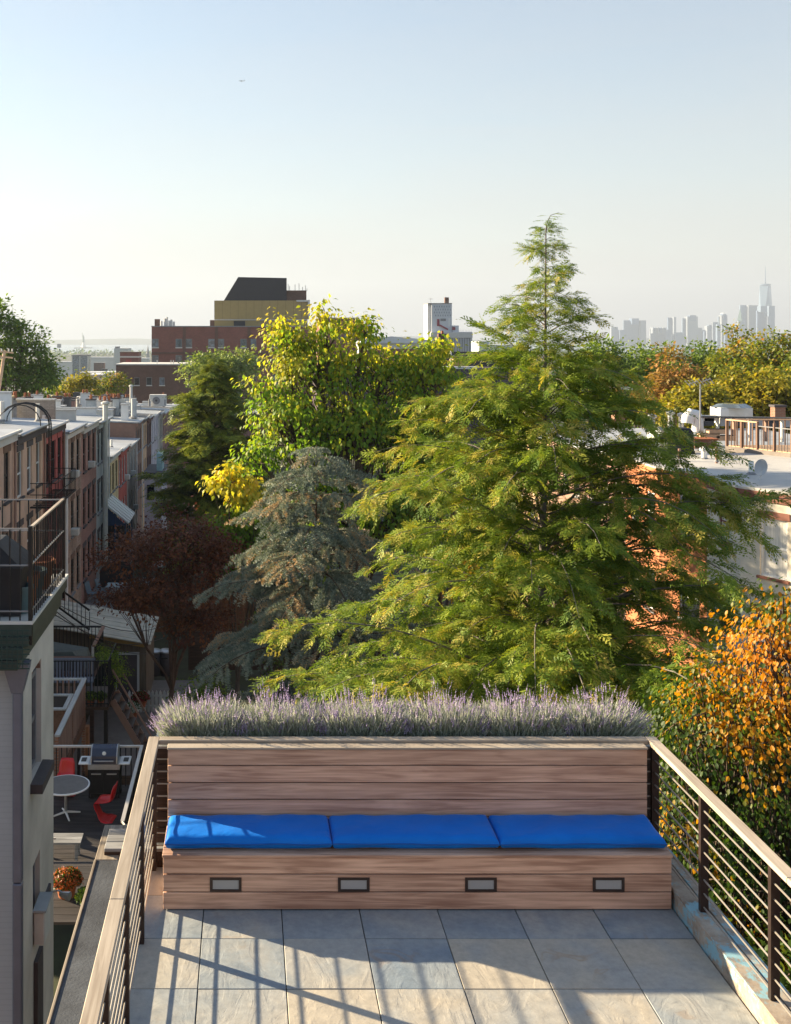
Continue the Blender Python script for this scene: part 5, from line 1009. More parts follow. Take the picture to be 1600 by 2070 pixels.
mb.build('cover', bpy.data.materials['black_vinyl'], bk); MB().box(c.x-.6, c.x+.6, 45.48, 46.42, c.z-.1, c.z+.06).build('hem', G['blackmetal'], bk)
def rp(px, py, Y): return P(px, py, Y)
h = thing('brick_curb', 'low red brick box beside the tarpaulin covered box', 'curb', tuple(rp(1427, 905, 47))); c = rp(1427, 905, 47); MB().box(c.x-.5, c.x+.5, 47, 47.9, c.z-.05, c.z+.34).build('wall', G['brickor'], h); MB().box(c.x-.55, c.x+.55, 46.95, 47.95, c.z+.34, c.z+.4).build('coping', G['terracotta'], h)
for (px, pt, pb, Y, r_, m, cap, lab) in ((1356, 838, 868, 50, .13, 'greymetal', True, 'tall galvanised vent behind the covered box'), (1378, 842, 868, 50, .12, 'greymetal', True, 'galvanised vent beside the hooded duct'), (1319, 845, 874, 49, .13, 'greymetal', True, 'galvanised vent over the glass skylight'), (1374, 907, 930, 43, .06, 'brownst', False, 'thin brown pipe before the covered box'), (1424, 912, 928, 43.5, .12, 'white', True, 'squat white mushroom vent on the roof'), (1519, 932, 957, 38.6, .09, 'white', False, 'white vent pipe beside the satellite dish'), (1449, 903, 932, 42, .05, 'brownst', False, 'brown support pipe under the deck edge'), (1366, 842, 866, 50, .06, 'lint_br', False, 'slim brown pipe between galvanised vents')):
    p = P(px, pb, Y); ventpipe(p, r_, PZ(pt, Y)-p.z, m, lab, cap, 'vents on the far roofs')
h = thing('skylight', 'glass pyramid skylight beside the galvanised vent', 'skylight', tuple(P(1333, 888, 47))); c = P(1333, 888, 47); MB().box(c.x-.35, c.x+.35, 46.7, 47.5, c.z-.1, c.z+.28).build('curb', G['offwhite'], h); MB().lathe((c.x, 47.1, c.z+.28), [(.5, 0), (.05, .28)], 4).build('glazing', G['white'], h)
h = thing('hooded_duct', 'white gooseneck duct with a rounded hood on the roof', 'duct', tuple(P(1400, 868, 49))); c = P(1398, 868, 49); smooth_ang(MB().tube([(c.x+.3, 49, c.z-.1), (c.x+.3, 49, c.z+.45), (c.x+.2, 49, c.z+.68), (c.x, 49, c.z+.72), (c.x-.15, 49, c.z+.55), (c.x-.18, 49, c.z+.3)], [.26, .26, .27, .28, .28, .3], 12).build('hood', G['white'], h)); MB().box(c.x+.3, c.x+1.2, 48.9, 49.2, c.z+.4, c.z+.65).build('duct', G['greymetal'], h)
h = thing('rooftop_unit', 'big pale rooftop unit with a blue glazed lid', 'roof unit', tuple(P(1490, 845, 52))); c = P(1490, 845, 52); MB().cbox(c.x-.8, c.x+.8, 52, 53.2, c.z-.3, c.z+.5, .02).build('case', G['offwhite'], h); MB().lathe((c.x, 52.6, c.z+.5), [(1.05, 0), (.7, .17)], 4).build('lid', G['glass_sky'], h); MB().box(c.x-.82, c.x-.4, 51.98, 51.999, c.z, c.z+.45).build('panel', G['white'], h)
chimney(P(1573, 846, 50), .5, .45, .55, 'brickor', 'short brick chimney above the deck clutter', 0, 'chimneys by the deck')
h = thing('pergola_frame', 'dark tarred shelter frame with silver sheets behind the deck', 'shelter', tuple(P(1520, 862, 49))); c0, c1 = P(1412, 842, 49), P(1640, 846, 49); MB().bar(c0, c1, .5, .06).build('beam', G['tar'], h)
for k in range(7):
    q = c0.lerp(c1, (k+.2)/7); MB().box(q.x-.04, q.x+.04, 48.9, 49.1, q.z-1.1, q.z-.035).build('post', G['offwhite'] if k % 2 else G['brownst'], h); MB().box(q.x+.1, q.x+.55, 48.9, 49.0, q.z-.42, q.z-.06).build('sheet', G['silver'] if k % 2 else G['tar'], h)
for k, (px, py) in enumerate(((1432, 880), (1450, 872), (1465, 885))):
    h = thing('planter_trough', ('weathered wooden trough right behind the brick box', 'raised wooden trough farthest behind the brick box', 'wooden trough lying nearest the deck post')[k], 'trough', tuple(P(px, py, 48.5)), 'wooden troughs'); c = P(px, py, 48.5); MB().box(c.x-.45, c.x+.45, 48.3, 48.7, c.z-.12, c.z+.1).build('side', G['tan'], h); MB().box(c.x-.4, c.x+.4, 48.35, 48.65, c.z+.1, c.z+.12).build('soil', G['soil'], h)
# antenna
an = thing('roof_antenna', 'tall roof antenna with slanted aluminium rods', 'antenna', tuple(P(1416, 870, 48))); c = P(1416, 776, 48); MB().cyl((c.x, 48, c.z-2.3), (c.x, 48, c.z), .035, 8).build('mast', G['greymetal'], an)
for (a0, a1) in ((( -1.25, -.02), (-.05, .12)), ((-.1, .1), (.95, .22))):
    MB().bar(c+Vector((a0[0]*.5, -.2, a0[1])), c+Vector((a1[0]*.6, .2, a1[1])), .03, .03).build('boom', G['greymetal'], an)
for k in range(8):
    s = -.6+1.1*k/7; zc = .02+.12*(k/7); MB().cyl(c+Vector((s-.22, -.3, zc+.13)), c+Vector((s+.26, .3, zc-.13)), .018, 5).build('rod', G['greymetal'], an)
an2 = thing('roof_antenna', 'flat aerial with long pale rods on the brick chimney behind the hemlock', 'antenna', tuple(P(1260, 800, 52))); c = P(1259, 784, 52); MB().cyl((c.x-.2, 52, c.z-.6), (c.x-.2, 52, c.z+.05), .025, 6).build('mast', G['greymetal'], an2)
for k in range(3): MB().cyl(c+Vector((-.55, .2*k, .07*k-.05)), c+Vector((.6, .2*k, .04*k-.09)), .018, 5).build('rod', G['white'], an2)
chimney(P(1250, 850, 52), .5, .5, 1.35, 'brickor', 'brick chimney carrying the flat aerial', 1, 'chimneys by the deck')
# satellite dish
sd = thing('satellite_dish', 'oval grey satellite dish on a bent arm on the cream house roof', 'satellite dish', tuple(P(1531, 980, 37))); c = P(1540, 945, 37); dsh = MB(); dd = Vector((-.93, -.30, .22)).normalized(); q4 = dd.to_track_quat('Z', 'Y').to_matrix(); dsh.xf = lambda q: c+q4 @ q
dsh.lathe((0, 0, 0), [(.01, -.06), (.12, -.045), (.22, -.01), (.29, .035), (.30, .03), (.22, -.025), (.01, -.075)], 20, cap=False); smooth_ang(dsh.build('dish', G['silver'], sd))
MB().tube([c+Vector((.03, .04, -.05)), c+Vector((.0, .03, -.3)), P(1531, 979, 37)], .022, 6).build('arm', G['greymetal'], sd); MB().box(*[v for a in (P(1531, 979, 37),) for v in (a.x-.15, a.x+.15, a.y-.15, a.y+.15, a.z-.04, a.z+.0)]).build('foot', G['greymetal'], sd)
h = thing('roof_step', 'long low plank box at the orange house roof edge', 'roof box', tuple(P(1405, 955, 41.5))); c = P(1405, 958, 41.6); MB().box(c.x-.6, c.x+.55, 41.3, 41.8, c.z-.2, c.z+.18).build('side', G['tan'], h); MB().box(c.x-.63, c.x+.58, 41.25, 41.85, c.z+.18, c.z+.21).build('lid', G['offwhite'], h)
# roof deck with baluster railing
dk_ = thing('roof_deck', 'wooden roof deck with brown balusters behind the satellite dish', 'deck', (23, 44, -.4)); dzf, dzt = -.18, .93
DA, DB, DC = Vector((21.1, 46.2, 0)), Vector((21.72, 44.7, 0)), Vector((22.35, 43.1, 0)); FAS = M('grey_fascia', (.2, .17, .15), .8)
for k in range(14):
    a, b_ = DC.lerp(DA, k/14+.004), DC.lerp(DA, (k+1)/14-.004); MB().prism([(a.x, a.y), (30, a.y), (30, b_.y), (b_.x, b_.y)], dzf-.05, dzf).build('plank', G['tan'], dk_)
MB().bar(DA+Vector((-.05, 0, dzf-.2)), DC+Vector((-.05, -.05, dzf-.2)), .06, .32).build('fascia', FAS, dk_); MB().bar(DC+Vector((0, -.05, dzf-.2)), Vector((30, 43.05, dzf-.2)), .06, .32).build('fascia', FAS, dk_)
MB().bar(DA+Vector((0, 0, dzt)), DB+Vector((0, 0, dzt)), .12, .05).build('handrail', G['tan'], dk_); MB().bar(DB+Vector((0, 0, dzt-.16)), DC+Vector((0, 0, dzt-.16)), .05, .04).build('handrail', G['dullgrey'], dk_); MB().bar(DA+Vector((0, 0, dzt)), Vector((30, 46.2, dzt)), .12, .05).build('handrail', G['tan'], dk_); MB().bar(DC+Vector((0, 0, dzt-.16)), Vector((30, 43.1, dzt-.16)), .05, .04).build('handrail', G['dullgrey'], dk_)
bl = mesh_only(MB().box(-.016, .016, -.016, .016, 0, 1.08), 'baluster', [G['lint_br']]); bl2 = mesh_only(MB().box(-.009, .009, -.009, .009, 0, .93), 'baluster', [G['lint_dark']])
for k in range(10): inst('baluster', bl, dk_, tuple(DA.lerp(DB, (k+.5)/10)+Vector((0, 0, dzf))))
for k in range(12): inst('baluster', bl2, dk_, tuple(DB.lerp(DC, (k+.5)/12)+Vector((0, 0, dzf))))
for k in range(18): inst('baluster', bl, dk_, (21.5+.24*k, 46.2, dzf))
for k in range(18): inst('baluster', bl2, dk_, (22.5+.14*k, 43.1, dzf))
for q in (DA, DA.lerp(DB, .5), DB, DB.lerp(DC, .5), DC): MB().box(q.x-.045, q.x+.045, q.y-.045, q.y+.045, dzf-.55, dzt+.02).build('post', G['lint_br'], dk_)
# ================================================================== gardens on the left
G['dkdeck'] = MWOOD('dark_deck_boards', (.02, .018, .018), (.06, .05, .048), 'x', .7); G['brdeck'] = MWOOD('brown_deck_boards', (.09, .045, .025), (.2, .10, .06), 'y', .7); G['greyrail'] = MWOOD('grey_white_rail', (.30, .30, .29), (.5, .5, .48), 'y', .7)
def bars(parent, p0, p1, z0, z1, n, m='blackmetal', s=.012):
    me = mesh_only(MB().box(-s, s, -s, s, 0, z1-z0), 'baluster', [G[m]])
    for k in range(n): q = Vector(p0).lerp(Vector(p1), k/(n-1)); inst('baluster', me, parent, (q.x, q.y, z0))
# --- deck with the gas grill
DZ = -6.8
gd = thing('garden_deck', 'dark raised deck with thin metal rails around the red chairs', 'deck', (-4.1, 24, -10.2))
for k in range(24): y = 21.6+.21*k; MB().box(-5.9, -2.55, y, y+.2, DZ-.04, DZ).build('plank', G['dkdeck'], gd)
MB().box(-5.9, -2.6, 21.65, 26.5, DZ-.3, DZ-.045).build('frame', G['darkwood'], gd)
for x in (-5.7, -2.7):
    for y in (21.9, 26.3): MB().box(x-.07, x+.07, y-.07, y+.07, -10.2, DZ-.3).build('leg', G['darkwood'], gd)
rm = M('pale_rail_metal', (.5, .46, .42), .4, .1, 3, 0, metal=.3)
MB().box(-2.66, -2.58, 22.4, 26.6, -5.82, -5.78).build('rail', rm, gd); MB().box(-5.9, -2.661, 26.52, 26.6, -5.82, -5.78).build('rail', rm, gd); MB().box(-5.9, -3.9, 21.66, 21.7, -5.82, -5.79).build('rail', rm, gd); MB().tube([(-2.62, 22.4, -5.8), (-2.55, 22.25, -5.8), (-2.4, 22.2, -5.84)], .025, 6).build('rail_end', rm, gd)
bars(gd, (-2.62, 22.45, 0), (-2.62, 26.5, 0), DZ, -5.82, 30); bars(gd, (-5.85, 26.56, 0), (-2.75, 26.56, 0), DZ, -5.82, 24)
for x, y in ((-2.62, 26.56), (-2.62, 24.5), (-2.62, 22.45), (-4.2, 26.56)): MB().box(x-.03, x+.03, y-.03, y+.03, DZ, -5.822).build('post', G['blackmetal'], gd)
# gas grill
gx, gy = -3.47, 26.05; gg = thing('gas_grill', 'gas grill with a dark blue hood and white side shelves', 'grill', (gx, gy, DZ)); hb = M('hood_enamel', (.012, .02, .05), .25, .1, 3, 0, spec=.7)
MB().box(gx-.38, gx+.38, gy-.22, gy+.25, DZ+.12, DZ+.72).build('cabinet', G['blackmetal'], gg)
for s in (-1, 1):
    MB().box(gx+s*.19-.175, gx+s*.19+.175, gy-.245, gy-.222, DZ+.15, DZ+.69).build('door', G['blackmetal'], gg)
    MB().box(gx+s*.19-.12, gx+s*.19+.12, gy-.265, gy-.247, DZ+.60, DZ+.63).build('handle', G['greymetal'], gg)
    MB().cbox(gx+s*.5-.13 if s > 0 else gx-.63, gx+.63 if s > 0 else gx-.37, gy-.24, gy+.24, DZ+.83, DZ+.87, .015).build('side_shelf', G['white'], gg)
    MB().box(gx+s*.52-.06, gx+s*.52+.06, gy-.12, gy+.1, DZ+.871, DZ+.885).build('tool', G['blackmetal'], gg)
    for y in (-.18, .2): smooth_ang(MB().tube([(gx+s*.34, gy+y, DZ+.06), (gx+s*.38, gy+y, DZ+.06)], .06, 12).build('wheel', G['blackmetal'], gg))
MB().box(gx-.39, gx+.39, gy-.26, gy+.25, DZ+.722, DZ+.85).build('control_panel', G['greymetal'], gg)
pr = [(gy-.25, DZ+.86), (gy+.25, DZ+.86), (gy+.25, DZ+1.08), (gy+.17, DZ+1.2), (gy+.0, DZ+1.25), (gy-.14, DZ+1.2), (gy-.24, DZ+1.04)]
MB().extr(pr, 'x', gx-.30, gx+.30).build('hood', hb, gg)
for s in (-1, 1): MB().extr([(a*1.0, b_) for a, b_ in pr], 'x', gx+s*.302 if s > 0 else gx-.325, gx+.325 if s > 0 else gx-.302).build('hood_end', G['greymetal'], gg)
MB().tube([(gx-.24, gy-.31, DZ+.95), (gx+.24, gy-.31, DZ+.95)], .015, 8).build('handle', G['greymetal'], gg); g_ = MB(); g_.xf = lambda q: Vector((q.x, gy-.205-q.z, DZ+1.1+q.y)); g_.lathe((gx, 0, 0), [(.05, 0), (.045, .02), (.01, .021)], 14).build('thermometer', G['white'], gg)
# round table
tx, ty = -4.25, 24.9; rt = thing('round_table', 'round grey table with a white rim on a star foot', 'table', (tx, ty, DZ)); smooth_ang(MB().lathe((tx, ty, DZ+.71), [(.54, 0), (.545, .03), (.53, .03)], 36).build('top', M('table_top', (.12, .105, .095), .5, .2, 6), rt)); smooth_ang(MB().lathe((tx, ty, DZ+.71), [(.545, -.005), (.565, .0), (.565, .03), (.545, .036), (.535, .032)], 36, cap=False).build('rim', G['white'], rt))
MB().cyl((tx, ty, DZ+.08), (tx, ty, DZ+.71), .035, 10).build('column', G['greymetal'], rt)
for k in range(4): a = k*math.pi/2+.4; MB().tube([(tx, ty, DZ+.1), (tx+.35*math.cos(a), ty+.35*math.sin(a), DZ+.03)], [.03, .018], 6).build('foot', G['white'], rt)
# red one-piece chairs
redp = M('red_plastic', (.55, .012, .015), .3, .05, 3, 0, spec=.5)
def schair(x, y, rz, lab):
    prof = [(-.25, .84, .15, .02), (-.245, .74, .19, .05), (-.225, .62, .2, .06), (-.20, .52, .2, .05), (-.16, .455, .21, .05), (-.08, .42, .225, .05), (.05, .405, .235, .045), (.15, .415, .235, .03), (.215, .41, .22, .015), (.24, .36, .19, .01), (.225, .26, .15, .01), (.17, .15, .14, .01), (.13, .07, .17, .0), (.06, .025, .22, -.005), (-.06, .012, .26, -.008), (-.2, .01, .2, -.008)]
    mb = MB(); vs = []; n = 7
    for (u, z, wd, cup) in prof:
        for k in range(n): s = -1+2*k/(n-1); vs.append((u+(cup if z > .5 else 0)*s*s*.9, wd*s, z+(cup*s*s if z <= .5 else 0)))
    fs = [(i*n+k, i*n+k+1, (i+1)*n+k+1, (i+1)*n+k) for i in range(len(prof)-1) for k in range(n-1)]; mb.add(vs, fs)
    h = thing('moulded_chair', lab, 'chair', (0, 0, 0), 'red moulded chairs'); o = mb.build('shell', redp, h, smooth=True); md = o.modifiers.new('thick', 'SOLIDIFY'); md.thickness = .018
    h.location = (x, y, DZ); h.rotation_euler = (0, 0, rz)
schair(-3.27, 24.75, R(170), 'red moulded chair standing free beside the round table'); schair(-4.45, 26.0, R(-95), 'red moulded chair tucked behind the round table'); schair(-4.95, 24.25, R(30), 'red moulded chair half hidden by the pale house')
st = thing('garden_bench', 'small weathered wooden bench in front of the round table', 'bench', (-3.9, 22.9, DZ))
for k in range(3): MB().box(-4.6, -3.55, 22.65+.15*k, 22.79+.15*k, DZ+.40, DZ+.44).build('slat', G['oldwood_x'], st)
for x in (-4.5, -3.65):
    for y in (22.72, 23.02): MB().box(x-.03, x+.03, y-.03, y+.03, DZ, DZ+.4).build('leg', G['oldwood_x'], st)
ld = thing('garden_landing', 'dark landing below the grill deck carrying the orange flowers', 'landing', (-3.8, 20, -10)); 
for k in range(9): MB().box(-5.4, -2.7, 19.1+.25*k, 19.34+.25*k, -6.15, -6.1).build('plank', G['dkdeck'], ld)
for x in (-5.2, -2.9): MB().box(x-.06, x+.06, 19.3, 19.42, -10.2, -6.15).build('leg', G['darkwood'], ld)
def mums(x, y, z, rad, m, lab, n=700, sz=.05, pot='terracotta'):
    h = thing('flower_pot', lab, 'flowers', (x, y, z), 'potted flowers'); smooth_ang(MB().lathe((x, y, z), [(rad*.5, 0), (rad*.68, rad*.8), (rad*.75, rad*.8), (rad*.75, rad*.95), (rad*.6, rad*.9)], 16).build('pot', G[pot], h)); r = np.random.default_rng(int(abs(x*100)))
    d = r.normal(size=(n, 3)); d[:, 2] = np.abs(d[:, 2]); d /= np.linalg.norm(d, axis=1, keepdims=True); pos = np.array([x, y, z+rad*.9])+d*np.array([rad, rad, rad*.75])*r.uniform(.85, 1.05, (n, 1)); v, f, ti = scatter(LEAF_V, LEAF_F, pos, frames(r.normal(size=(n, 3)), d), np.full(n, sz), r.random(n)); np_mesh('blossoms', v, f, ti, m, h)
    pos = np.array([x, y, z+rad*.9])+d*np.array([rad, rad, rad*.75])*r.uniform(.5, .9, (n, 1)); v, f, ti = scatter(LEAF_V, LEAF_F, pos, frames(d+r.normal(0, .5, (n, 3)), d), np.full(n, sz*1.5), r.random(n)*.5); np_mesh('leaves', v, f, ti, DARK, h)
mums(-3.40, 20.0, -6.1, .30, MUM, 'round orange chrysanthemum bush in a pot below the deck', 900, .05); mums(-3.98, 40, -9.5, .34, MUMR, 'dark red chrysanthemum by the picket fence', 500, .07); mums(-4.25, 39.4, -9.7, .34, MUMW, 'white flowering pot beside the red chrysanthemum', 500, .07); mums(-2.95, 19.6, -6.1, .2, DARK, 'small leafy green pot plant beside the ledge', 300, .06)
# --- brown wood deck next door
bd = thing('neighbour_deck', 'brown wooden deck with a grey topped handrail beyond the grill', 'deck', (-5.6, 29.5, -10.2)); bx0, by0, by1, bz = -4.9, 27.3, 31.9, -6.9
for k in range(9): MB().box(bx0-.22*(k+1), bx0-.22*k-.012, by0, by1, bz-.04, bz).build('plank', G['brdeck'], bd)
MB().box(bx0-.05, bx0+.09, by0, by1, -5.84, -5.79).build('handrail', G['greyrail'], bd); MB().box(-7.0, bx0-.051, by1-.1, by1, -5.84, -5.79).build('handrail', G['greyrail'], bd)
bars(bd, (bx0+.02, by0+.1, 0), (bx0+.02, by1-.1, 0), bz, -5.841, 26, 'brownst', .02); bars(bd, (bx0-.1, by1-.05, 0), (-6.9, by1-.05, 0), bz, -5.841, 12, 'brownst', .02)
for y in (by0+.05, (by0+by1)/2, by1-.05): MB().box(bx0-.05, bx0+.05, y-.05, y+.05, -10.2, -5.842).build('post', G['brickor'], bd)
MB().box(bx0+.0, bx0+.06, by0, by1, bz-.3, bz-.05).build('fascia', G['brdeck'], bd)
MB().box(bx0-.02, bx0+.14, 31.95, 32.15, -10.2, -7.3).build('post', M('orange_post', (.34, .16, .08), .8), bd)
cf = thing('raised_planter', 'square wooden planter with a pale rim on the brown deck', 'planter', (-5.75, 30.9, bz)); MB().box(-6.6, -5.2, 30.3, 31.5, bz, bz+.7).build('side', G['brdeck'], cf)
for a in ((-6.65, -5.15, 30.25, 30.37), (-6.65, -5.15, 31.43, 31.55), (-5.27, -5.15, 30.371, 31.429), (-6.65, -6.53, 30.371, 31.429)): MB().box(*a, bz+.702, bz+.75).build('rim', G['greyrail'], cf)
MB().box(-6.53, -5.27, 30.37, 31.43, bz+.701, bz+.71).build('soil', G['soil'], cf)
# --- iron balconies beyond
b2 = thing('iron_balcony', 'lower black iron balcony with potted plants and a blue bench', 'balcony', (-5.3, 34, -10.2)); MB().box(-6.6, -4.35, 33.4, 35.4, -7.3, -7.2).build('floor', G['darkwood'], b2)
for z in (-5.75, -7.1): MB().bar((-6.6, 33.42, z), (-4.36, 33.42, z), .03, .03).bar((-4.36, 33.42, z), (-4.36, 35.4, z), .03, .03).build('rail', G['blackmetal'], b2)
bars(b2, (-6.5, 33.42, 0), (-4.36, 33.42, 0), -7.2, -5.75, 20); bars(b2, (-4.36, 33.55, 0), (-4.36, 35.4, 0), -7.2, -5.75, 14)
for s in (0, .9):
    MB().bar((-4.3, 34.0+s, -7.2), (-2.9, 34.0+s, -9.6), .05, .2).build('stair_string', G['brownst'], b2); MB().bar((-4.3, 34.0+s, -6.2), (-2.9, 34.0+s, -8.6), .04, .05).build('stair_rail', G['brownst'], b2)
for k in range(9): MB().box(-4.3+.155*k, -4.1+.155*k, 34.0, 34.9, -7.3-.266*k, -7.26-.266*k).build('tread', G['darkwood'], b2)
for x, y in ((-6.4, 33.5), (-4.45, 33.5)): MB().box(x-.06, x+.06, y, y+.12, -10.2, -7.301).build('leg', G['blackmetal'], b2)
bn = thing('garden_bench', 'grey blue slatted bench on the iron balcony', 'bench', (-5.7, 34.8, -7.2)); bsl = M('blue_grey_slats', (.16, .18, .24), .6)
for k in range(14): MB().box(-6.4+.1*k, -6.34+.1*k, 35.0, 35.04, -6.75, -6.2).build('slat', bsl, bn)
MB().box(-6.45, -5.0, 34.5, 35.0, -6.8, -6.75).build('seat', bsl, bn); MB().box(-6.45, -5.0, 34.99, 35.05, -6.2, -6.14).build('top_rail', bsl, bn)
for x in (-6.4, -5.05): MB().box(x-.03, x+.03, 34.5, 34.56, -7.2, -6.8).build('leg', bsl, bn)
mums(-4.65, 33.75, -7.2, .2, DARK, 'terracotta potted herb on the iron balcony', 200, .07); mums(-4.95, 33.7, -7.2, .22, GRN, 'second terracotta pot behind the iron bars', 200, .07)
broadleaf('potted_shrub', 'bushy green potted shrub spilling over the iron balcony', (-4.55, 34.6, -7.2), [(-4.5, 34.5, -6.0, .5, .5, .4), (-4.15, 34.4, -6.5, .35, .4, .5)], 36, 40, .08, GRN, 91, clus_r=.2, droop=.8, trunk_r=.03, cat='shrub')
b1 = thing('iron_balcony', 'upper dark balcony with a stair rail in front of the plank roof shed', 'balcony', (-6.3, 39, -10.2)); MB().box(-8.4, -5.4, 37.6, 40.2, -7.65, -7.5).build('floor', G['darkwood'], b1)
MB().box(-8.4, -5.42, 40.1, 40.18, -6.52, -6.46).build('rail', G['blackmetal'], b1); MB().bar((-5.42, 40.14, -6.49), (-5.42, 37.6, -6.49), .12, .06).build('rail', G['brownst'], b1); MB().bar((-8.4, 37.62, -6.9), (-5.42, 37.62, -6.9), .08, .05).build('rail', G['brownst'], b1)
bars(b1, (-8.3, 40.14, 0), (-5.45, 40.14, 0), -7.5, -6.52, 22); bars(b1, (-5.42, 37.7, 0), (-5.42, 40.1, 0), -7.5, -6.52, 12)
for z in (0, .75): MB().bar((-7.9, 41.2, -5.6+z), (-6.1, 41.2, -6.9+z), .06, .07).build('stair_rail', G['blackmetal'], b1)
for k in range(12): x = -7.9+1.8*k/11; MB().box(x-.012, x+.012, 41.19, 41.21, -5.6-1.3*k/11, -4.9-1.3*k/11).build('stair_bar', G['blackmetal'], b1)
for x in (-8.2, -5.5): MB().box(x-.07, x+.07, 37.65, 37.8, -10.2, -7.651).build('leg', G['darkwood'], b1)
MB().box(-5.5, -5.42, 37.62, 37.72, -7.5, -6.5).build('post', G['offwhite'], b1)
h = thing('covered_furniture', 'grey green tarp over furniture on the upper balcony', 'tarp', (-6.5, 38.8, -7.5)); MB().add([(-7.6, 38.2, -7.5), (-5.8, 38.2, -7.5), (-5.8, 39.6, -7.5), (-7.6, 39.6, -7.5), (-7.5, 38.3, -6.95), (-6.3, 38.3, -6.9), (-5.9, 39.5, -7.1), (-7.4, 39.5, -6.85)], [(0, 1, 5, 4), (1, 2, 6, 5), (2, 3, 7, 6), (3, 0, 4, 7), (4, 5, 6, 7)]).build('tarp', M('tarp', (.09, .12, .12), .6, .2, 2, .5, 4, dist=.05), h); MB().box(-6.6, -5.9, 38.0, 38.15, -7.5, -7.0).build('side', G['blackmetal'], h)
# --- shed with the plank roof
sh = thing('garden_shed', 'garden shed with a wide pale plank roof and dark door', 'shed', (-6, 43, -10.2)); n = 13
rpm = MWOOD('pale_roof_planks', (.34, .335, .29), (.55, .54, .47), 'x', .8)
def shz(x): return -7.42-(x+3.8)*.17
for k in range(n):
    ya, yb = 41.0+4*k/n+.006, 41.0+4*(k+1)/n-.006; dz = .012*(k % 2)
    for xa, xb in ((-8.3, -6.0-.4*(k % 3)), (-5.99-.4*(k % 3), -3.7)): MB().add([(xa, ya, shz(xa)+dz), (xb, ya, shz(xb)+dz), (xb, yb, shz(xb)+dz), (xa, yb, shz(xa)+dz), (xa, ya, shz(xa)+dz+.04), (xb, ya, shz(xb)+dz+.04), (xb, yb, shz(xb)+dz+.04), (xa, yb, shz(xa)+dz+.04)], [(0, 3, 2, 1), (4, 5, 6, 7), (0, 1, 5, 4), (1, 2, 6, 5), (2, 3, 7, 6), (3, 0, 4, 7)]).build('roof_plank', rpm, sh)
MB().extr([(-8.2, -10.3), (-3.9, -10.3), (-3.9, shz(-3.9)-.03), (-8.2, shz(-8.2)-.03)], 'y', 41.35, 44.9).build('wall', MWOOD('shed_boards', (.07, .055, .04), (.15, .12, .09), 'z', .8), sh)
MB().bar((-6.1, 41.2, shz(-6.1)-.12), (-3.95, 41.2, shz(-3.95)-.12), .1, .14).build('fascia', M('yellow_fascia', (.32, .2, .06), .7), sh)
d_ = MB().box(-5.05, -4.25, 41.27, 41.345, -9.95, -7.9).build('door', G['lint_dark'], sh)
for a in ((-5.13, -5.052, -9.95, -7.82), (-4.248, -4.17, -9.95, -7.82), (-5.052, -4.248, -7.898, -7.82)): MB().box(a[0], a[1], 41.24, 41.34, a[2], a[3]).build('door_frame', G['greyblue'], sh)
MB().box(-5.9, -5.35, 41.27, 41.345, -9.5, -8.0).build('window', G['glass'], sh)
# --- picket fence, bins, board fence, patio
pf = thing('picket_fence', 'short white picket fence behind the flower pots', 'fence', (-3.6, 43.5, -10.2)); pk = mesh_only(MB().extr([(-.045, 0), (.045, 0), (.045, .78), (0, .86), (-.045, .78)], 'y', -.012, .012), 'picket', [G['offwhite']])
for k in range(15): inst('picket', pk, pf, (-4.5+.15*k, 40.8, -10.0), 0)
for z in (-9.8, -9.4): MB().box(-4.6, -2.35, 40.82, 40.86, z, z+.07).build('rail', G['offwhite'], pf)
for k, x in enumerate((-3.95, -3.5)):
    h = thing('trash_bin', ('dark trash bin with a pale lid beside the shed', 'second dark trash bin, further from the shed')[k], 'bin', (x, 46, -9.9), 'trash bins'); MB().lathe((x, 46, -10.2), [(.24, 0), (.28, 1.0)], 12).build('body', G['lint_dark'], h, smooth=True); smooth_ang(MB().lathe((x, 46, -9.2), [(.3, 0), (.3, .06), (.2, .12)], 12).build('lid', G['greymetal'], h)); MB().box(x-.12, x+.12, 45.68, 45.74, -9.4, -9.35).build('handle', G['blackmetal'], h)
bf = thing('board_fence', 'brown wooden board fence under the dark red maple', 'fence', (-3, 52, -10.5)); G['fencewood'] = MWOOD('fence_boards', (.10, .045, .02), (.24, .12, .06), 'z', .8, orand=.25); fb = mesh_only(MB().extr([(-.07, 0), (.07, 0), (.07, 1.9), (.04, 1.95), (-.04, 1.95), (-.07, 1.9)], 'y', -.012, .012), 'board', [G['fencewood']])
for k in range(46): inst('board', fb, bf, (-6.4+.15*k, 52, -10.0))
for z in (-9.7, -8.5): MB().box(-6.5, .5, 52.013, 52.07, z, z+.09).build('rail', G['fencewood'], bf)
tag(MB().box(-6.0, -2.0, 33, 44.6, -10.3, -9.98).build('patio', M('patio_stone', (.16, .14, .13), .9, .2, 2)), kind='structure')
h = thing('garden_extension', 'pale lilac garden extension beside the spruce', 'extension', (-6.6, 76, -12)); MB().box(-7.3, -6.05, 76, 81, -13, PZ(958, 76)).build('wall', G['lilac'], h); MB().box(-7.4, -5.95, 75.9, 81.1, PZ(958, 76), PZ(955, 76)).build('coping', G['lint_dark'], h); MB().box(-7.1, -6.6, 75.95, 75.999, PZ(1010, 76), PZ(980, 76)).build('window', G['glass'], h); MB().box(-6.5, -6.1, 77, 78.8, PZ(955, 76), PZ(920, 76)).build('screen', M('pale_blue_panel', (.25, .40, .43), .6), h)
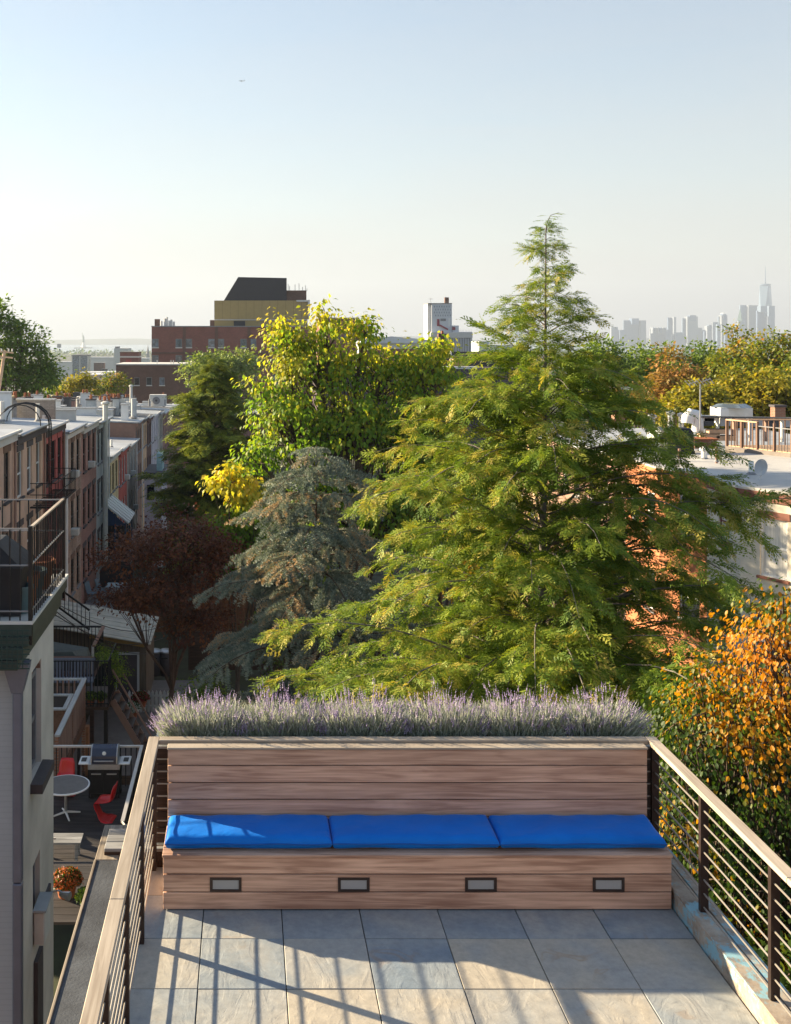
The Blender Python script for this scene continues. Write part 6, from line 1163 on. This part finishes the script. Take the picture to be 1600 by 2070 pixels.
h = thing('garden_deck', 'far brown deck below the whitewashed house', 'deck', (-7, 70, -12)); MB().box(-8.4, -6.2, 69, 75, -9.3, -9.1).build('floor', G['brownst'], h); MB().bar((-6.2, 69, -8.2), (-6.2, 75, -8.2), .08, .08).bar((-8.4, 69, -8.2), (-6.2, 69, -8.2), .08, .08).build('rail', G['brownst'], h); bars(h, (-8.3, 69, 0), (-6.2, 69, 0), -9.1, -8.2, 14, 'brownst', .02)
for x in (-8.2, -6.3): MB().box(x-.08, x+.08, 69.05, 69.2, -12.5, -9.301).build('leg', G['brownst'], h)
pt = M('slate_blue_fabric', (.13, .19, .24), .7)
tag(MB().box(-8.4, -5.2, 53.5, 61, -10.8, -9.35).build('terrace_platform', G['dullgrey']), 'low paved terrace under the blue garden chairs', 'terrace')
def gchair(x, y, rz, lab):
    h = thing('garden_chair', lab, 'chair', (0, 0, 0), 'blue garden chairs'); MB().box(-.25, .25, -.25, .25, .40, .44).build('seat', pt, h); MB().add([(-.25, .25, .44), (.25, .25, .44), (.25, .42, 1.0), (-.25, .42, 1.0), (-.25, .28, .44), (.25, .28, .44), (.25, .45, 1.0), (-.25, .45, 1.0)], [(0, 1, 2, 3), (7, 6, 5, 4), (0, 3, 7, 4), (1, 5, 6, 2), (3, 2, 6, 7)]).build('backrest', pt, h)
    for a in (-.22, .22):
        for b_ in (-.22, .22): MB().box(a-.02, a+.02, b_-.02, b_+.02, 0, .4).build('leg', G['dullgrey'], h)
    h.location = (x, y, -9.35); h.rotation_euler = (0, 0, rz)
gchair(-8.0, 55.5, R(70), 'blue garden chair nearest the brick wall'); gchair(-7.55, 56.2, R(75), 'second blue garden chair beside the outdoor table')
h = thing('outdoor_table', 'pale blue outdoor table under the dark red maple', 'table', (-6.9, 56, -9.35)); MB().box(-7.4, -5.9, 55.5, 56.6, -8.66, -8.62).build('top', M('pale_blue_top', (.30, .38, .42), .5), h)
for x in (-7.3, -6.0):
    for y in (55.6, 56.5): MB().box(x-.03, x+.03, y-.03, y+.03, -9.35, -8.661).build('leg', G['dullgrey'], h)
h = thing('covered_grill', 'dark blue covered grill beside the outdoor table', 'grill', (-7.3, 59, -9.35)); MB().extr([(-8.1, -9.3), (-6.3, -9.3), (-6.25, -8.3), (-6.6, -7.9), (-7.7, -7.9), (-8.1, -8.4)], 'y', 58.5, 59.3).build('cover', bpy.data.materials['black_vinyl'], h); MB().box(-8.0, -7.9, 58.6, 58.7, -9.35, -9.3).build('leg', G['blackmetal'], h)
# garden walls between plots
for k, (x0, x1, y, lab) in enumerate(((-8.4, 16, 31.5, 'low dark garden fence behind the grill deck'), (-2.5, 16, 47, 'dark garden fence behind the yellow green tree'))):
    h = thing('garden_fence', lab, 'fence', ((x0+x1)/2, y, -10.2), 'garden fences')
    for j in range(int((x1-x0)/1.8)): MB().box(x0+1.8*j, x0+1.8*j+1.75, y, y+.05, -10.3, -8.6).build('panel', G['darkwood'], h); MB().box(x0+1.8*j-.05, x0+1.8*j, y-.03, y+.08, -10.3, -8.5).build('post', G['darkwood'], h)
# low border planting
for k, (x, y, rad, m, lab) in enumerate(((-2.0, 27, .9, DARK, 'dark shrub beside the grill deck rail'), (-1.2, 24, 1.0, DARK, 'dark leafy mound below the ledge end'), (-1.5, 39, 1.0, GRN, 'yellowish shrub under the dark red maple'), (.5, 44, 1.6, DARK, 'dark shrub behind the cedar'), (-4.6, 28.6, .5, GRN, 'small shrub between the two decks'), (12.5, 22, 1.6, DARK, 'dark shrub before the cream house'), (10, 34, 1.8, GRN, 'green shrub at the foot of the orange house'), (7.5, 15.5, 1.4, DARK, 'dark shrub below the orange tree'))):
    broadleaf('border_shrub', lab, (x, y, -10.2), [(x, y, -9.2+rad*.5, rad, rad, rad), (x+rad*.5, y-.3, -9.6+rad*.3, rad*.8, rad*.8, rad*.7)], 45, 32, .13, m, 120+k, clus_r=.35, droop=.5, trunk_r=.05, cat='shrub', group='border shrubs')
# unseen house wall below the camera, added to bounce warm light onto the bench
hw = thing('bounce_wall', 'unseen orange brick house wall added to throw warm light back on the bench', 'house', (1.3, 1.4, -10)); MB().box(-3.5, 7.5, -6, 1.3, -11, 2.35).build('wall', G['brickor'], hw); MB().box(-3.6, 7.6, -6.1, 1.4, 2.352, 2.5).build('roof', G['silver'], hw)

for k, (a, b_) in enumerate(((P(100, 1212, 26), P(345, 1262, 40)), (P(100, 1236, 26), P(330, 1290, 40)), (P(100, 1225, 26), P(330, 1318, 38)))):
    pts = [a.lerp(b_, q/10)-Vector((0, 0, .5*math.sin(math.pi*q/10))) for q in range(11)]
    tag(MB().tube(pts, .012, 5).build('overhead_wire', G['blackmetal']), ('uppermost of three wires crossing above the shed roof', 'middle wire crossing above the shed roof', 'lowest wire crossing above the shed roof')[k], 'wire', 'wires above the shed')
# ================================================================== terrain, water, far city
def tz(y):
    if y < 40: return -10.2
    if y < 160: return -10.2-(y-40)*.05
    if y < 900: return -16.2-(y-160)*.032
    return -39.9
yy = [-80, 0, 20, 40, 60, 80, 100, 130, 160, 220, 300, 400, 550, 700, 900, 1300, 1900, 2600, 3300]
mb = MB(); W = 6
for i, y in enumerate(yy):
    for k in range(W): mb.v.append((-4200+8400*k/(W-1), y, tz(y)))
for i in range(len(yy)-1):
    for k in range(W-1): a = i*W+k; mb.f.append((a, a+1, a+1+W, a+W)); mb.m.append(0)
tag(mb.build('ground', M('garden_ground', (.055, .05, .035), .95, .4, .8, .5, 6, col2=(.05, .065, .03))), kind='structure')
wm = M('harbour_water', (.20, .25, .28), .25, .1, .002, .1, .05, spec=.6)
tag(MB().add([(-9600, -100, -42), (9600, -100, -42), (9600, 9600, -42), (-9600, 9600, -42)], [(0, 1, 2, 3)]).build('water', wm), kind='structure')
hm = M('far_hills', (.07, .09, .06), .95, .3, .002, 0)
mb = MB(); n = 90
r = random.Random(9); hs = []
for i in range(n+1):
    x = -6200+14500*i/n; hgt = 12+16*math.sin(i*.31+1)+9*math.sin(i*.83)+5*r.random()
    mb.v += [(x, 8300, -43), (x, 8700, max(-30, hgt)), (x, 9400, -43)]
for i in range(n):
    a = i*3; mb.f += [(a, a+3, a+4, a+1), (a+1, a+4, a+5, a+2)]; mb.m += [0, 0]
tag(mb.build('hills', hm, smooth=True), kind='structure')
# far shore treeline and flats
def blobs(name, label, cat, spots, mat, seed, size):
    r = np.random.default_rng(seed); Ps = []
    for (x, y, z, rx, ry, rz, k) in spots:
        d = r.normal(size=(k, 3)); d /= np.linalg.norm(d, axis=1, keepdims=True); Ps.append(np.array([x, y, z])+d*np.array([rx, ry, rz])*(r.random((k, 1))**.4))
    Ps = np.concatenate(Ps); v, f, ti = scatter(LEAF_V, LEAF_F, Ps, frames(r.normal(size=Ps.shape), r.normal(size=Ps.shape)), np.full(len(Ps), size)*r.uniform(.6, 1.3, len(Ps)), r.random(len(Ps)))
    o = np_mesh(name, v, f, ti, mat); return tag(o, label, cat, kind='stuff')
rs = random.Random(4); sp = []
for i in range(70):
    Y = rs.uniform(380, 1500); px = rs.uniform(100, 330); sp.append((PX(px, Y), Y, tz(Y)+4, rs.uniform(6, 12), 8, rs.uniform(4, 7), 90))
blobs('distant_woods', 'distant trees spread over the low flats toward the harbour', 'trees', sp, GRN, 5, 2.6)
sp = []
for i in range(120):
    px = -60+i*16; Y = rs.uniform(2500, 3200); sp.append((PX(px, Y), Y, -36, 45, 30, rs.uniform(5, 10), 40))
blobs('shoreline_woods', 'dark line of trees along the far harbour shore', 'trees', sp, DARK, 6, 9)
# ---- generic windowed blocks
def face_windows(parent, x0, x1, y, z0, z1, nx, nz, ww, wh, mat=None):
    """recessed-looking windows on a camera-facing wall: each a frame with a pane"""
    fm = mesh_only(MB().box(-ww/2, ww/2, -.05, .02, 0, .12*wh*.5).box(-ww/2, ww/2, -.05, .02, wh-.06*wh, wh).box(-ww/2, -ww/2+.06*wh, -.05, .02, .06*wh, wh-.06*wh).box(ww/2-.06*wh, ww/2, -.05, .02, .06*wh, wh-.06*wh), 'window', [G['dullgrey']])
    pm = mesh_only(MB().box(-ww/2+.06*wh, ww/2-.06*wh, -.01, .02, .06*wh, wh-.06*wh), 'pane', [mat or G['glass_sky']])
    for i in range(nx):
        for j in range(nz):
            x = x0+(x1-x0)*(i+.5)/nx; z = z0+(z1-z0)*(j+.5)/nz-wh/2
            f = inst('window', fm, parent, (x, y, z)); p = bpy.data.objects.new('pane', pm); COL.objects.link(p); p.parent = f
HB = MBRICK('hospital_brick', (.25, .095, .075), (.21, .08, .065), (.2, .13, .11), .4, .2, stain=.15)
HB2 = MBRICK('brown_brick', (.16, .085, .065), (.13, .07, .055), (.15, .11, .09), .4, .2, stain=.2)
def bx(parent, name, mat, px0, px1, py0, py1, Y, dep):
    """box whose front face is at depth Y"""
    return MB().box(PX(px0, Y), PX(px1, Y), Y, Y+dep, PZ(py1, Y), PZ(py0, Y)).build(name, mat, parent)
# hospital-like complex
Y = 250
h = thing('brick_complex', 'large stepped red brick complex with gold and black rooftop blocks', 'building', (PX(420, Y), Y, tz(Y)))
bx(h, 'wall', HB, 307, 640, 661, 900, Y, 30)
bx(h, 'coping', G['dullgrey'], 306.4, 641, 658.8, 661, Y-.15, 30.3)
for k, px in enumerate((373, 438, 504, 569)): bx(h, 'pier', HB2, px-3, px+3, 661.5, 900, Y-.25, .25)
bx(h, 'ledge', HB2, 307.2, 640, 712, 715, Y-.3, .3)
for row, (a, b_) in enumerate(((685, 702), (718, 737), (757, 775))):
    for px in (314.5, 362, 382, 428, 447, 493, 512, 558, 577):
        f = bx(h, 'window', G['dullgrey'], px-6.6, px+6.6, a, b_+1.2, Y-.06, .06); bx(f, 'pane', G['glass_sky'], px-5.6, px+5.6, a+1, b_-1, Y-.1, .04); bx(f, 'sill', G['offwhite'], px-7, px+7, b_, b_+2, Y-.2, .13)
gold = M('gold_panels', (.35, .26, .10), .5, .06, 1, 0); blk = M('black_cladding', (.022, .022, .03), .6, .1, 1, 0)
bx(h, 'gold_block', gold, 434, 625, 607.5, 645, Y+5, 16)
bx(h, 'gold_base', gold, 434, 622, 647.5, 662, Y+5.5, 14); bx(h, 'band', G['offwhite'], 434, 622, 645, 647.5, Y+5.2, 14); bx(h, 'louvre', blk, 473, 496, 649, 661.5, Y+5.3, .3)
for k in range(12): bx(h, 'panel_seam', M('seam', (.2, .15, .06)) if k == 0 else bpy.data.materials['seam'], 434+16*k-.3, 434+16*k+.3, 608, 644.8, Y+4.97, .03)
mb = MB(); Yb = Y+7
mb.extr([(PX(453, Yb), PZ(607.5, Yb)), (PX(580, Yb), PZ(607.5, Yb)), (PX(580, Yb), PZ(562, Yb)), (PX(482, Yb), PZ(560, Yb))], 'y', Yb, Yb+10).build('black_block', blk, h)
bx(h, 'plant_room', HB2, 580, 620, 587, 607.5, Y+8, 8); bx(h, 'parapet', G['offwhite'], 600, 627, 606.5, 610, Y+4.6, 12)
for px, a in ((583, 574), (586, 578), (597, 575), (605, 573), (612, 580), (618, 577), (621, 583)): bx(h, 'aerial', G['greymetal'], px-.6, px+.6, a, 588, Y+8, .15)
bx(h, 'pipe', G['offwhite'], 623, 627, 606, 640, Y+4.4, .5)
bx(h, 'rooftop_house', HB2, 313, 322, 645, 659, Y+6, 3)
for px, a in ((327, 649), (334, 644), (338, 641), (343, 648), (347, 646), (352, 650)): MB().cyl((PX(px, Y+5), Y+5, PZ(660, Y+5)), (PX(px, Y+5), Y+5, PZ(a, Y+5)), .28, 8).build('flue', G['offwhite'], h)
bx(h, 'lift_house', HB2, 425, 434, 647, 660, Y+6, 6)
Y = 215
h = thing('brick_building', 'low brown brick building with four windows below the red complex', 'building', (PX(300, Y), Y, tz(Y)))
bx(h, 'wall', HB2, 235, 420, 738, 860, Y, 14); bx(h, 'coping', G['offwhite'], 234, 421, 735.5, 738, Y-.2, 14.4)
for px in (252, 277, 302, 328): 
    f = bx(h, 'window', G['dullgrey'], px-5.5, px+5.5, 763, 780, Y-.06, .06); bx(f, 'pane', G['glass'] if px < 320 else G['glass_sky'], px-4.5, px+4.5, 764, 778, Y-.1, .04); bx(f, 'sill', G['offwhite'], px-6, px+6, 778.5, 780.5, Y-.2, .13)
for px in (318, 346, 351): bx(h, 'vent', G['offwhite'], px-.8, px+.8, 728, 736, Y+3, .2)
Y = 330
h = thing('brick_building', 'small red brick building with a white band and red door panel', 'building', (PX(260, Y), Y, tz(Y)))
bx(h, 'wall', HB, 243, 281, 713, 780, Y, 8); bx(h, 'band', G['offwhite'], 242.6, 281.4, 720, 723, Y-.15, 8.3); bx(h, 'coping', HB2, 242.4, 281.6, 711.5, 713, Y-.2, 8.4); bx(h, 'panel', M('red_panel', (.35, .05, .05)), 255, 266, 727, 738, Y-.1, .1)
h = thing('far_block', 'pale grey block behind the small red brick building', 'building', (PX(245, 480), 480, tz(480))); bx(h, 'wall', G['offwhite'], 231, 259, 704, 760, 480, 14); bx(h, 'plant_room', G['dullgrey'], 233, 240, 700.5, 704, 482, 6)
h = thing('church_steeple', 'faint grey church steeple left of the red complex', 'church', (PX(299.5, 1500), 1500, tz(1500)))
c = P(299.5, 715, 1500); MB().box(c.x-2, c.x+2, 1498, 1502, c.z-22, c.z).build('tower', G['dullgrey'], h); MB().lathe((c.x, 1500, c.z), [(2.2, 0), (1.2, 6), (.1, 13)], 8).build('spire', G['dullgrey'], h)
Y = 800
h = thing('warehouse', 'pale blue grey warehouse with a dark roof edge on the flats', 'building', (PX(162, Y), Y, tz(Y))); bx(h, 'wall', G['glass_sky'], 146, 179, 720, 760, Y, 12); bx(h, 'roof_edge', G['dullgrey'], 145, 180, 717, 720, Y-.5, 13)
for px in (146, 162, 178): bx(h, 'pilaster', G['offwhite'], px-.8, px+.8, 720, 760, Y-.3, .3)
h = thing('far_block', 'small brown block among the distant trees', 'building', (PX(200, 700), 700, tz(700))); bx(h, 'wall', HB2, 190, 210, 734, 750, 700, 8); bx(h, 'coping', G['dullgrey'], 189.6, 210.4, 733, 734, 699.7, 8.5)
h = thing('far_block', 'dark grey cube standing over the white roofs', 'building', (PX(210, 420), 420, tz(420))); bx(h, 'wall', G['dullgrey'], 205, 216, 747, 770, 420, 4); bx(h, 'roof_edge', G['blackmetal'], 204.6, 216.4, 746, 747, 419.8, 4.4)
wr = M('white_roof', (.62, .64, .66), .6, .1, .2)
for k, (a, b_, t_, Y, lab) in enumerate(((160, 205, 753, 340, 'long white flat roofed block behind the golden tree'), (178, 207, 757, 300, 'white roofed block with a cream wall'), (210, 236, 752, 360, 'white roofed block beside the low brown building'), (100, 150, 731, 900, 'low white shed on the flats beside the warehouse'), (262, 300, 724, 700, 'low pale roofs behind the small red brick building'), (180, 232, 722, 1100, 'grey warehouse row near the water'))):
    h = thing('far_block', lab, 'building', (PX((a+b_)/2, Y), Y, tz(Y)), 'low roofs on the flats'); bx(h, 'wall', G['offwhite'], a, b_, t_+2, t_+40, Y, 12); bx(h, 'roof', wr, a-.6, b_+.6, t_, t_+2, Y-.4, 13)
c = P(120, 699, 1900); h = thing('billboard', 'tiny pale sign board in front of the harbour', 'sign', (c.x, 1900, -40)); MB().box(c.x-3.6, c.x+3.6, 1900, 1901, c.z-3.5, c.z+3.5).build('board', G['glass_sky'], h); MB().box(c.x-.4, c.x+.4, 1900.2, 1900.8, -40, c.z-3.5).build('post', G['dullgrey'], h)
# statue on its pedestal across the water
Y = 5200; c = P(169, 699, Y); cop = M('verdigris', (.12, .2, .17), .8); h = thing('harbour_statue', 'hazy robed statue holding a torch, on a pedestal in the harbour', 'statue', (c.x, Y, -42)); u = Y/F
MB().box(c.x-40, c.x+40, Y-40, Y+40, -43, -38).build('island', hm, h)
MB().lathe((c.x, Y, -38), [(13, 0), (12, 8), (8, 9), (6.5, 24), (7.5, 25)], 4).build('pedestal', G['offwhite'], h)
zb = -13; MB().lathe((c.x, Y, zb), [(5.6, 0), (5.2, 8), (4.4, 18), (4.8, 25), (3.6, 29), (1.6, 31), (2.2, 33), (2.0, 36), (.6, 38)], 10).build('figure', cop, h, smooth=True)
MB().tube([(c.x-3.4, Y, zb+27), (c.x-5, Y, zb+33), (c.x-5, Y, zb+43)], [1.7, 1.3, 1.0], 8).build('raised_arm', cop, h, smooth=True)
MB().lathe((c.x-5, Y, zb+43), [(.8, 0), (2, 2), (1.4, 4), (.2, 6)], 8).build('torch', cop, h)
# white tower block and neighbours
Y = 380
tw = M('white_tower_wall', (.55, .57, .6), .7, .06, .5); tws = M('tower_vents', (.3, .33, .38), .7); h = thing('white_tower', 'white windowless tower with rows of small vents and a red stair', 'building', (PX(890, Y), Y, tz(Y)))
bx(h, 'wall', tw, 873, 914, 614, 800, Y, 10); MB().extr([(PX(866, Y), PZ(800, Y)), (PX(873, Y), PZ(800, Y)), (PX(873, Y), PZ(614, Y)), (PX(866, Y), PZ(614.5, Y))], 'y', Y+1, Y+9).build('side_wall', G['white'], h)
bx(h, 'coping', G['dullgrey'], 865.6, 914.4, 612.6, 614, Y-.2, 10.4)
for j in range(4):
    for i in range(7):
        px = 879+4.9*i+(2.4 if j % 2 else 0)
        if px < 911: bx(h, 'vent', tws, px-.8, px+.8, 618+6*j, 621.4+6*j, Y-.12, .12)
redm = M('red_steel', (.24, .03, .05)); bx(h, 'louvre', G['dullgrey'], 891, 902, 644, 649, Y-.15, .15); f = bx(h, 'door', redm, 884, 889, 645, 659, Y-.15, .15)
MB().bar(P(889, 657, Y-.4), P(906, 666, Y-.4), .5, .5).build('stair', redm, h); bx(h, 'light_panel', G['white'], 907, 910, 643, 660, Y-.2, .2)
bx(h, 'podium', tw, 873, 955, 671, 800, Y-3, 14); bx(h, 'podium_cap', G['greymetal'], 871, 956, 672, 683, Y-3.4, 1)
for k in range(10): bx(h, 'rib', G['dullgrey'], 905+5*k-.5, 905+5*k+.5, 683.5, 711, Y-3.3, .3)
bx(h, 'annex', tw, 916, 928, 658, 672, Y-1, 5); bx(h, 'red_box', redm, 915, 921, 661, 667, Y-1.3, .3)
for k in range(9): bx(h, 'roof_railing', G['greymetal'], 929+3*k-.15, 929+3*k+.15, 666, 671, Y-2.8, .1)
bx(h, 'chimney', HB2, 900, 908, 601, 613, Y+2, 1.5); bx(h, 'aerial', G['greymetal'], 871, 871.6, 602, 613, Y+2, .1); bx(h, 'aerial', G['greymetal'], 867, 876, 604, 604.6, Y+2, .1)
Y = 300
h = thing('brick_building', 'long brick block with a flat parapet behind the yellow green tree', 'building', (PX(690, Y), Y, tz(Y))); bx(h, 'wall', HB, 646, 726, 645, 830, Y, 12); bx(h, 'coping', G['dullgrey'], 645, 727, 642, 645, Y-.2, 12.4); bx(h, 'annex', HB2, 722, 742, 655, 830, Y+1, 8); bx(h, 'duct', G['greymetal'], 742, 748, 646, 690, Y-.5, 1)
face_windows(h, PX(650, Y), PX(722, Y), Y, PZ(700, Y), PZ(660, Y), 5, 1, 1.3, 1.7)
Y = 230
h = thing('white_roofed_block', 'low block with a pale domed roof seen through the yellow green tree', 'building', (PX(800, Y), Y, tz(Y))); bx(h, 'wall', G['offwhite'], 730, 885, 692, 830, Y, 10)
MB().extr([(PX(725, Y), PZ(694, Y)), (PX(885, Y), PZ(694, Y)), (PX(860, Y), PZ(686, Y)), (PX(790, Y), PZ(680, Y)), (PX(742, Y), PZ(684, Y))], 'y', Y-.5, Y+10).build('roof', wr, h); bx(h, 'wall_band', HB, 730, 885, 705, 830, Y-.2, .2)
Y = 170
h = thing('white_roofed_block', 'bright white low building behind the hemlock beside the brick chimney', 'building', (PX(1010, Y), Y, tz(Y))); bx(h, 'wall', G['white'], 990, 1062, 697, 713, Y+4, 8); bx(h, 'side_wall', tw, 969, 989.5, 690, 713, Y+5, 6)
dk = M('dark_slates', (.035, .035, .042), .7, .2, 2); MB().extr([(PX(880, Y), PZ(760, Y)), (PX(1090, Y), PZ(760, Y)), (PX(1080, Y), PZ(711, Y)), (PX(905, Y), PZ(711, Y))], 'y', Y, Y+4).build('mansard_roof', dk, h)
Y = 120
h = thing('brick_chimney', 'square brown brick chimney with a clay pot before the ribbed white podium', 'chimney', (PX(895, Y), Y, -8)); bx(h, 'stack', HB2, 888, 902, 677, 790, Y, .8); bx(h, 'corbel', HB2, 887, 903, 674.5, 680, Y-.05, .9)
MB().lathe((PX(896, Y), Y+.4, PZ(674.5, Y)), [(.16, 0), (.13, .3), (.15, .34)], 8).build('chimney_pot', G['terracotta'], h)
Y = 100
shg = MBRICK('brown_shingles', (.10, .075, .085), (.075, .055, .065), (.05, .04, .045), .3, .22, stain=.2, msize=.02)
h = thing('shingled_house', 'house with a purple brown shingled slope and white ridge behind the trees', 'house', (PX(920, Y), Y, tz(Y)))
MB().extr([(Y-6, PZ(900, Y)), (Y+6, PZ(900, Y)), (Y+6, PZ(745, Y)), (Y, PZ(745, Y))], 'x', PX(640, Y), PX(1090, Y)).build('roof', shg, h); bx(h, 'ridge', G['white'], 895, 965, 741, 746, Y-.1, 1)
bx(h, 'dormer', M('tan_dormer', (.36, .22, .12)), 917, 940, 724, 744, Y+2, 2); bx(h, 'dormer_roof', dk, 914, 943, 720, 724, Y+1.6, 3); MB().cyl((PX(912, Y+1), Y+1, PZ(748, Y+1)), (PX(912, Y+1), Y+1, PZ(709, Y+1)), .09, 8).build('vent_pipe', G['white'], h)
# ---- skyline across the river
SKY = [('pale_office_tower', 'small pale block at the near end of the skyline', [(1236, 1250, 661), (1250, 1259, 667)]),
       ('slab_tower', 'wide flat topped slab tower, the largest pale block of the skyline', [(1261, 1292, 647.5), (1292, 1303, 648), (1274, 1288, 644)]),
       ('crenellated_block', 'low wide block with a notched roofline beside the slab tower', [(1315, 1343, 664), (1343, 1353, 667), (1316, 1318, 662), (1321, 1323, 662), (1326, 1328, 662), (1331, 1333, 662), (1336, 1338, 662), (1340, 1342, 662)]),
       ('slim_tower', 'slim tower beside the ribbed domed tower', [(1351, 1359, 642), (1359, 1363.5, 641)]),
       ('low_blocks', 'low hazy block in front of the slim tower', [(1358, 1382, 676), (1364, 1376, 672)]),
       ('domed_tower', 'ribbed wide tower with a rounded stepped roof', [(1380, 1410.5, 643.5), (1386, 1407, 640), (1391, 1403, 637.5)]),
       ('narrow_block', 'narrow block right beside the domed tower', [(1411, 1420, 662.5), (1420, 1424, 670)]),
       ('stepped_tower', 'cream stepped block in the middle of the skyline', [(1420, 1444, 667), (1426, 1440, 659), (1429, 1434, 657)]),
       ('grey_tower', 'grey flat tower behind the cream stepped block', [(1441, 1452, 651), (1446, 1453, 656)]),
       ('round_top_tower', 'tower with a rounded crown and thin mast', [(1453, 1463, 640), (1455, 1466.5, 637.5), (1457, 1464, 635), (1458, 1458.8, 632)]),
       ('wide_base_block', 'pale block before the tower with rounded crown', [(1444, 1462, 671), (1449, 1456, 668)]),
       ('blue_block', 'bluish block left of the pointed tower', [(1466, 1481, 660), (1481, 1490, 668)]),
       ('pointed_tower', 'slim tower with a pointed green copper roof', [(1493, 1507, 648)]),
       ('white_slab', 'pale broad tower behind the pointed green roof', [(1497, 1509, 617), (1509, 1528, 617.5)]),
       ('hip_roof_tower', 'tower with a dark hipped roof below the tallest tower', [(1507, 1538, 647)]),
       ('banded_tower', 'tower under construction with dark bands near its top', [(1531, 1547, 628), (1547, 1553, 640), (1533, 1546, 619)]),
       ('bent_tower', 'rippling tower at the foot of the tallest tower', [(1545, 1563, 622.5), (1550, 1562, 618.5)])]
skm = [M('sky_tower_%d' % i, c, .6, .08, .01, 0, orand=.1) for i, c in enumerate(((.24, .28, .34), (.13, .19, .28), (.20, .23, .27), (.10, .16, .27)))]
def sky_y(i): return 5600+(i*137) % 500
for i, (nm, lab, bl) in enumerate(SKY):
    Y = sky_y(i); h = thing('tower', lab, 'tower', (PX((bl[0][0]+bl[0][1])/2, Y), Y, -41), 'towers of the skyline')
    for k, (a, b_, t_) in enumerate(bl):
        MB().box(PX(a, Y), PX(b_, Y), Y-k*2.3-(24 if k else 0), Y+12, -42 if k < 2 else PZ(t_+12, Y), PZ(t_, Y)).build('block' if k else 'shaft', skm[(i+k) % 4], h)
    w_ = bl[0][1]-bl[0][0]
    if w_ > 12:
        for k in range(int(w_/2.4)): MB().box(PX(bl[0][0]+.8+2.4*k, Y), PX(bl[0][0]+1.7+2.4*k, Y), Y-2, Y-.1, -38, PZ(bl[0][2]+3, Y)).build('window_bay', skm[3], h)
    if nm == 'pointed_tower':
        c = P(1500, 648, Y); MB().lathe((c.x, Y+18, c.z), [(17, 0), (10, 30), (1.5, 62), (.5, 75)], 4).build('spire_roof', cop, h)
    if nm == 'hip_roof_tower':
        c = P(1522.5, 647, Y); MB().lathe((c.x, Y+18, c.z), [(48, 0), (26, 22)], 4).build('hip_roof', skm[3], h)
# tallest tower: square base turning into a 45-degree square top, with mast
Y = 6300; c = P(1547.5, 685, Y); h = thing('tower', 'tallest glass tower tapering to a slim mast', 'tower', (c.x, Y, -41), 'towers of the skyline')
ht_ = PZ(578, Y); a = 34; V = [(-a, -a), (a, -a), (a, a), (-a, a)]; tpv = [(0, -a), (a, 0), (0, a), (-a, 0)]
mb = MB(); zb = 20
mb.add([(c.x+x, Y+y, -42) for x, y in V]+[(c.x+x, Y+y, zb) for x, y in V]+[(c.x+x*1.0, Y+y*1.0, ht_) for x, y in tpv],
       [(0, 1, 5, 4), (1, 2, 6, 5), (2, 3, 7, 6), (3, 0, 4, 7), (4, 5, 8), (5, 9, 8), (5, 6, 9), (6, 10, 9), (6, 7, 10), (7, 11, 10), (7, 4, 11), (4, 8, 11), (8, 9, 10, 11)])
mb.build('shaft', M('tower_glass', (.16, .23, .32), .25, .08, .01, 0, spec=.8), h)
MB().lathe((c.x, Y, ht_), [(26, 0), (30, 4), (30, 9), (18, 12)], 16).build('ring', skm[1], h); MB().lathe((c.x, Y, ht_+10), [(4, 0), (2.6, 50), (1.2, 100), (.5, 112)], 8).build('mast', skm[3], h)
Y = 6000; h = thing('tower', 'faint blue tower glimpsed through the hemlock top', 'tower', (PX(1049, Y), Y, -41), 'towers of the skyline'); MB().box(PX(1043, Y), PX(1055, Y), Y, Y+30, -42, PZ(647, Y)).build('shaft', skm[3], h); MB().box(PX(1045, Y), PX(1053, Y), Y+5, Y+25, PZ(647, Y), PZ(642, Y)).build('block', skm[1], h)
# ---- passing aircraft
Y = 2000; c = P(489, 163.5, Y); am = M('aircraft_paint', (.12, .13, .15), .5); h = thing('airplane', 'tiny airliner high in the empty sky', 'airplane', tuple(c))
MB().tube([c+Vector((-5.6, 0, .2)), c+Vector((-4.6, 0, 0)), c+Vector((3.5, 0, -.1)), c+Vector((6, 0, .35))], [.15, .6, .6, .15], 10).build('fuselage', am, h, smooth=True)
MB().prism([(c.x-1.5, Y-6), (c.x-.4, Y-6), (c.x+1.6, Y), (c.x-.4, Y+6), (c.x-1.5, Y+6), (c.x-1.2, Y)][::1], c.z-.3, c.z-.12).build('wing', am, h)
MB().extr([(c.x+4.2, c.z+.3), (c.x+5.9, c.z+.3), (c.x+6.3, c.z+2.2), (c.x+5.5, c.z+2.2)], 'y', Y-.1, Y+.1).build('tail_fin', am, h)
MB().prism([(c.x+4.8, Y-2.1), (c.x+5.4, Y-2.1), (c.x+5.8, Y), (c.x+5.4, Y+2.1), (c.x+4.8, Y+2.1), (c.x+4.6, Y)], c.z+.3, c.z+.42).build('tailplane', am, h)
# ---- haze
hz = MB().box(-9800, 9800, -150, 9800, -44, 520).build('haze', None and 0 or bpy.data.materials.new('haze_air')); hm_ = hz.data.materials[0]; hm_.use_nodes = True; t = hm_.node_tree; t.nodes.clear()
out = t.nodes.new('ShaderNodeOutputMaterial'); pv = t.nodes.new('ShaderNodeVolumePrincipled'); pv.inputs['Color'].default_value = (.53, .62, .76, 1); pv.inputs['Density'].default_value = .00014; pv.inputs['Anisotropy'].default_value = .2
t.links.new(pv.outputs[0], out.inputs['Volume']); tag(hz, 'thin autumn haze lying over the city', 'haze', kind='stuff')
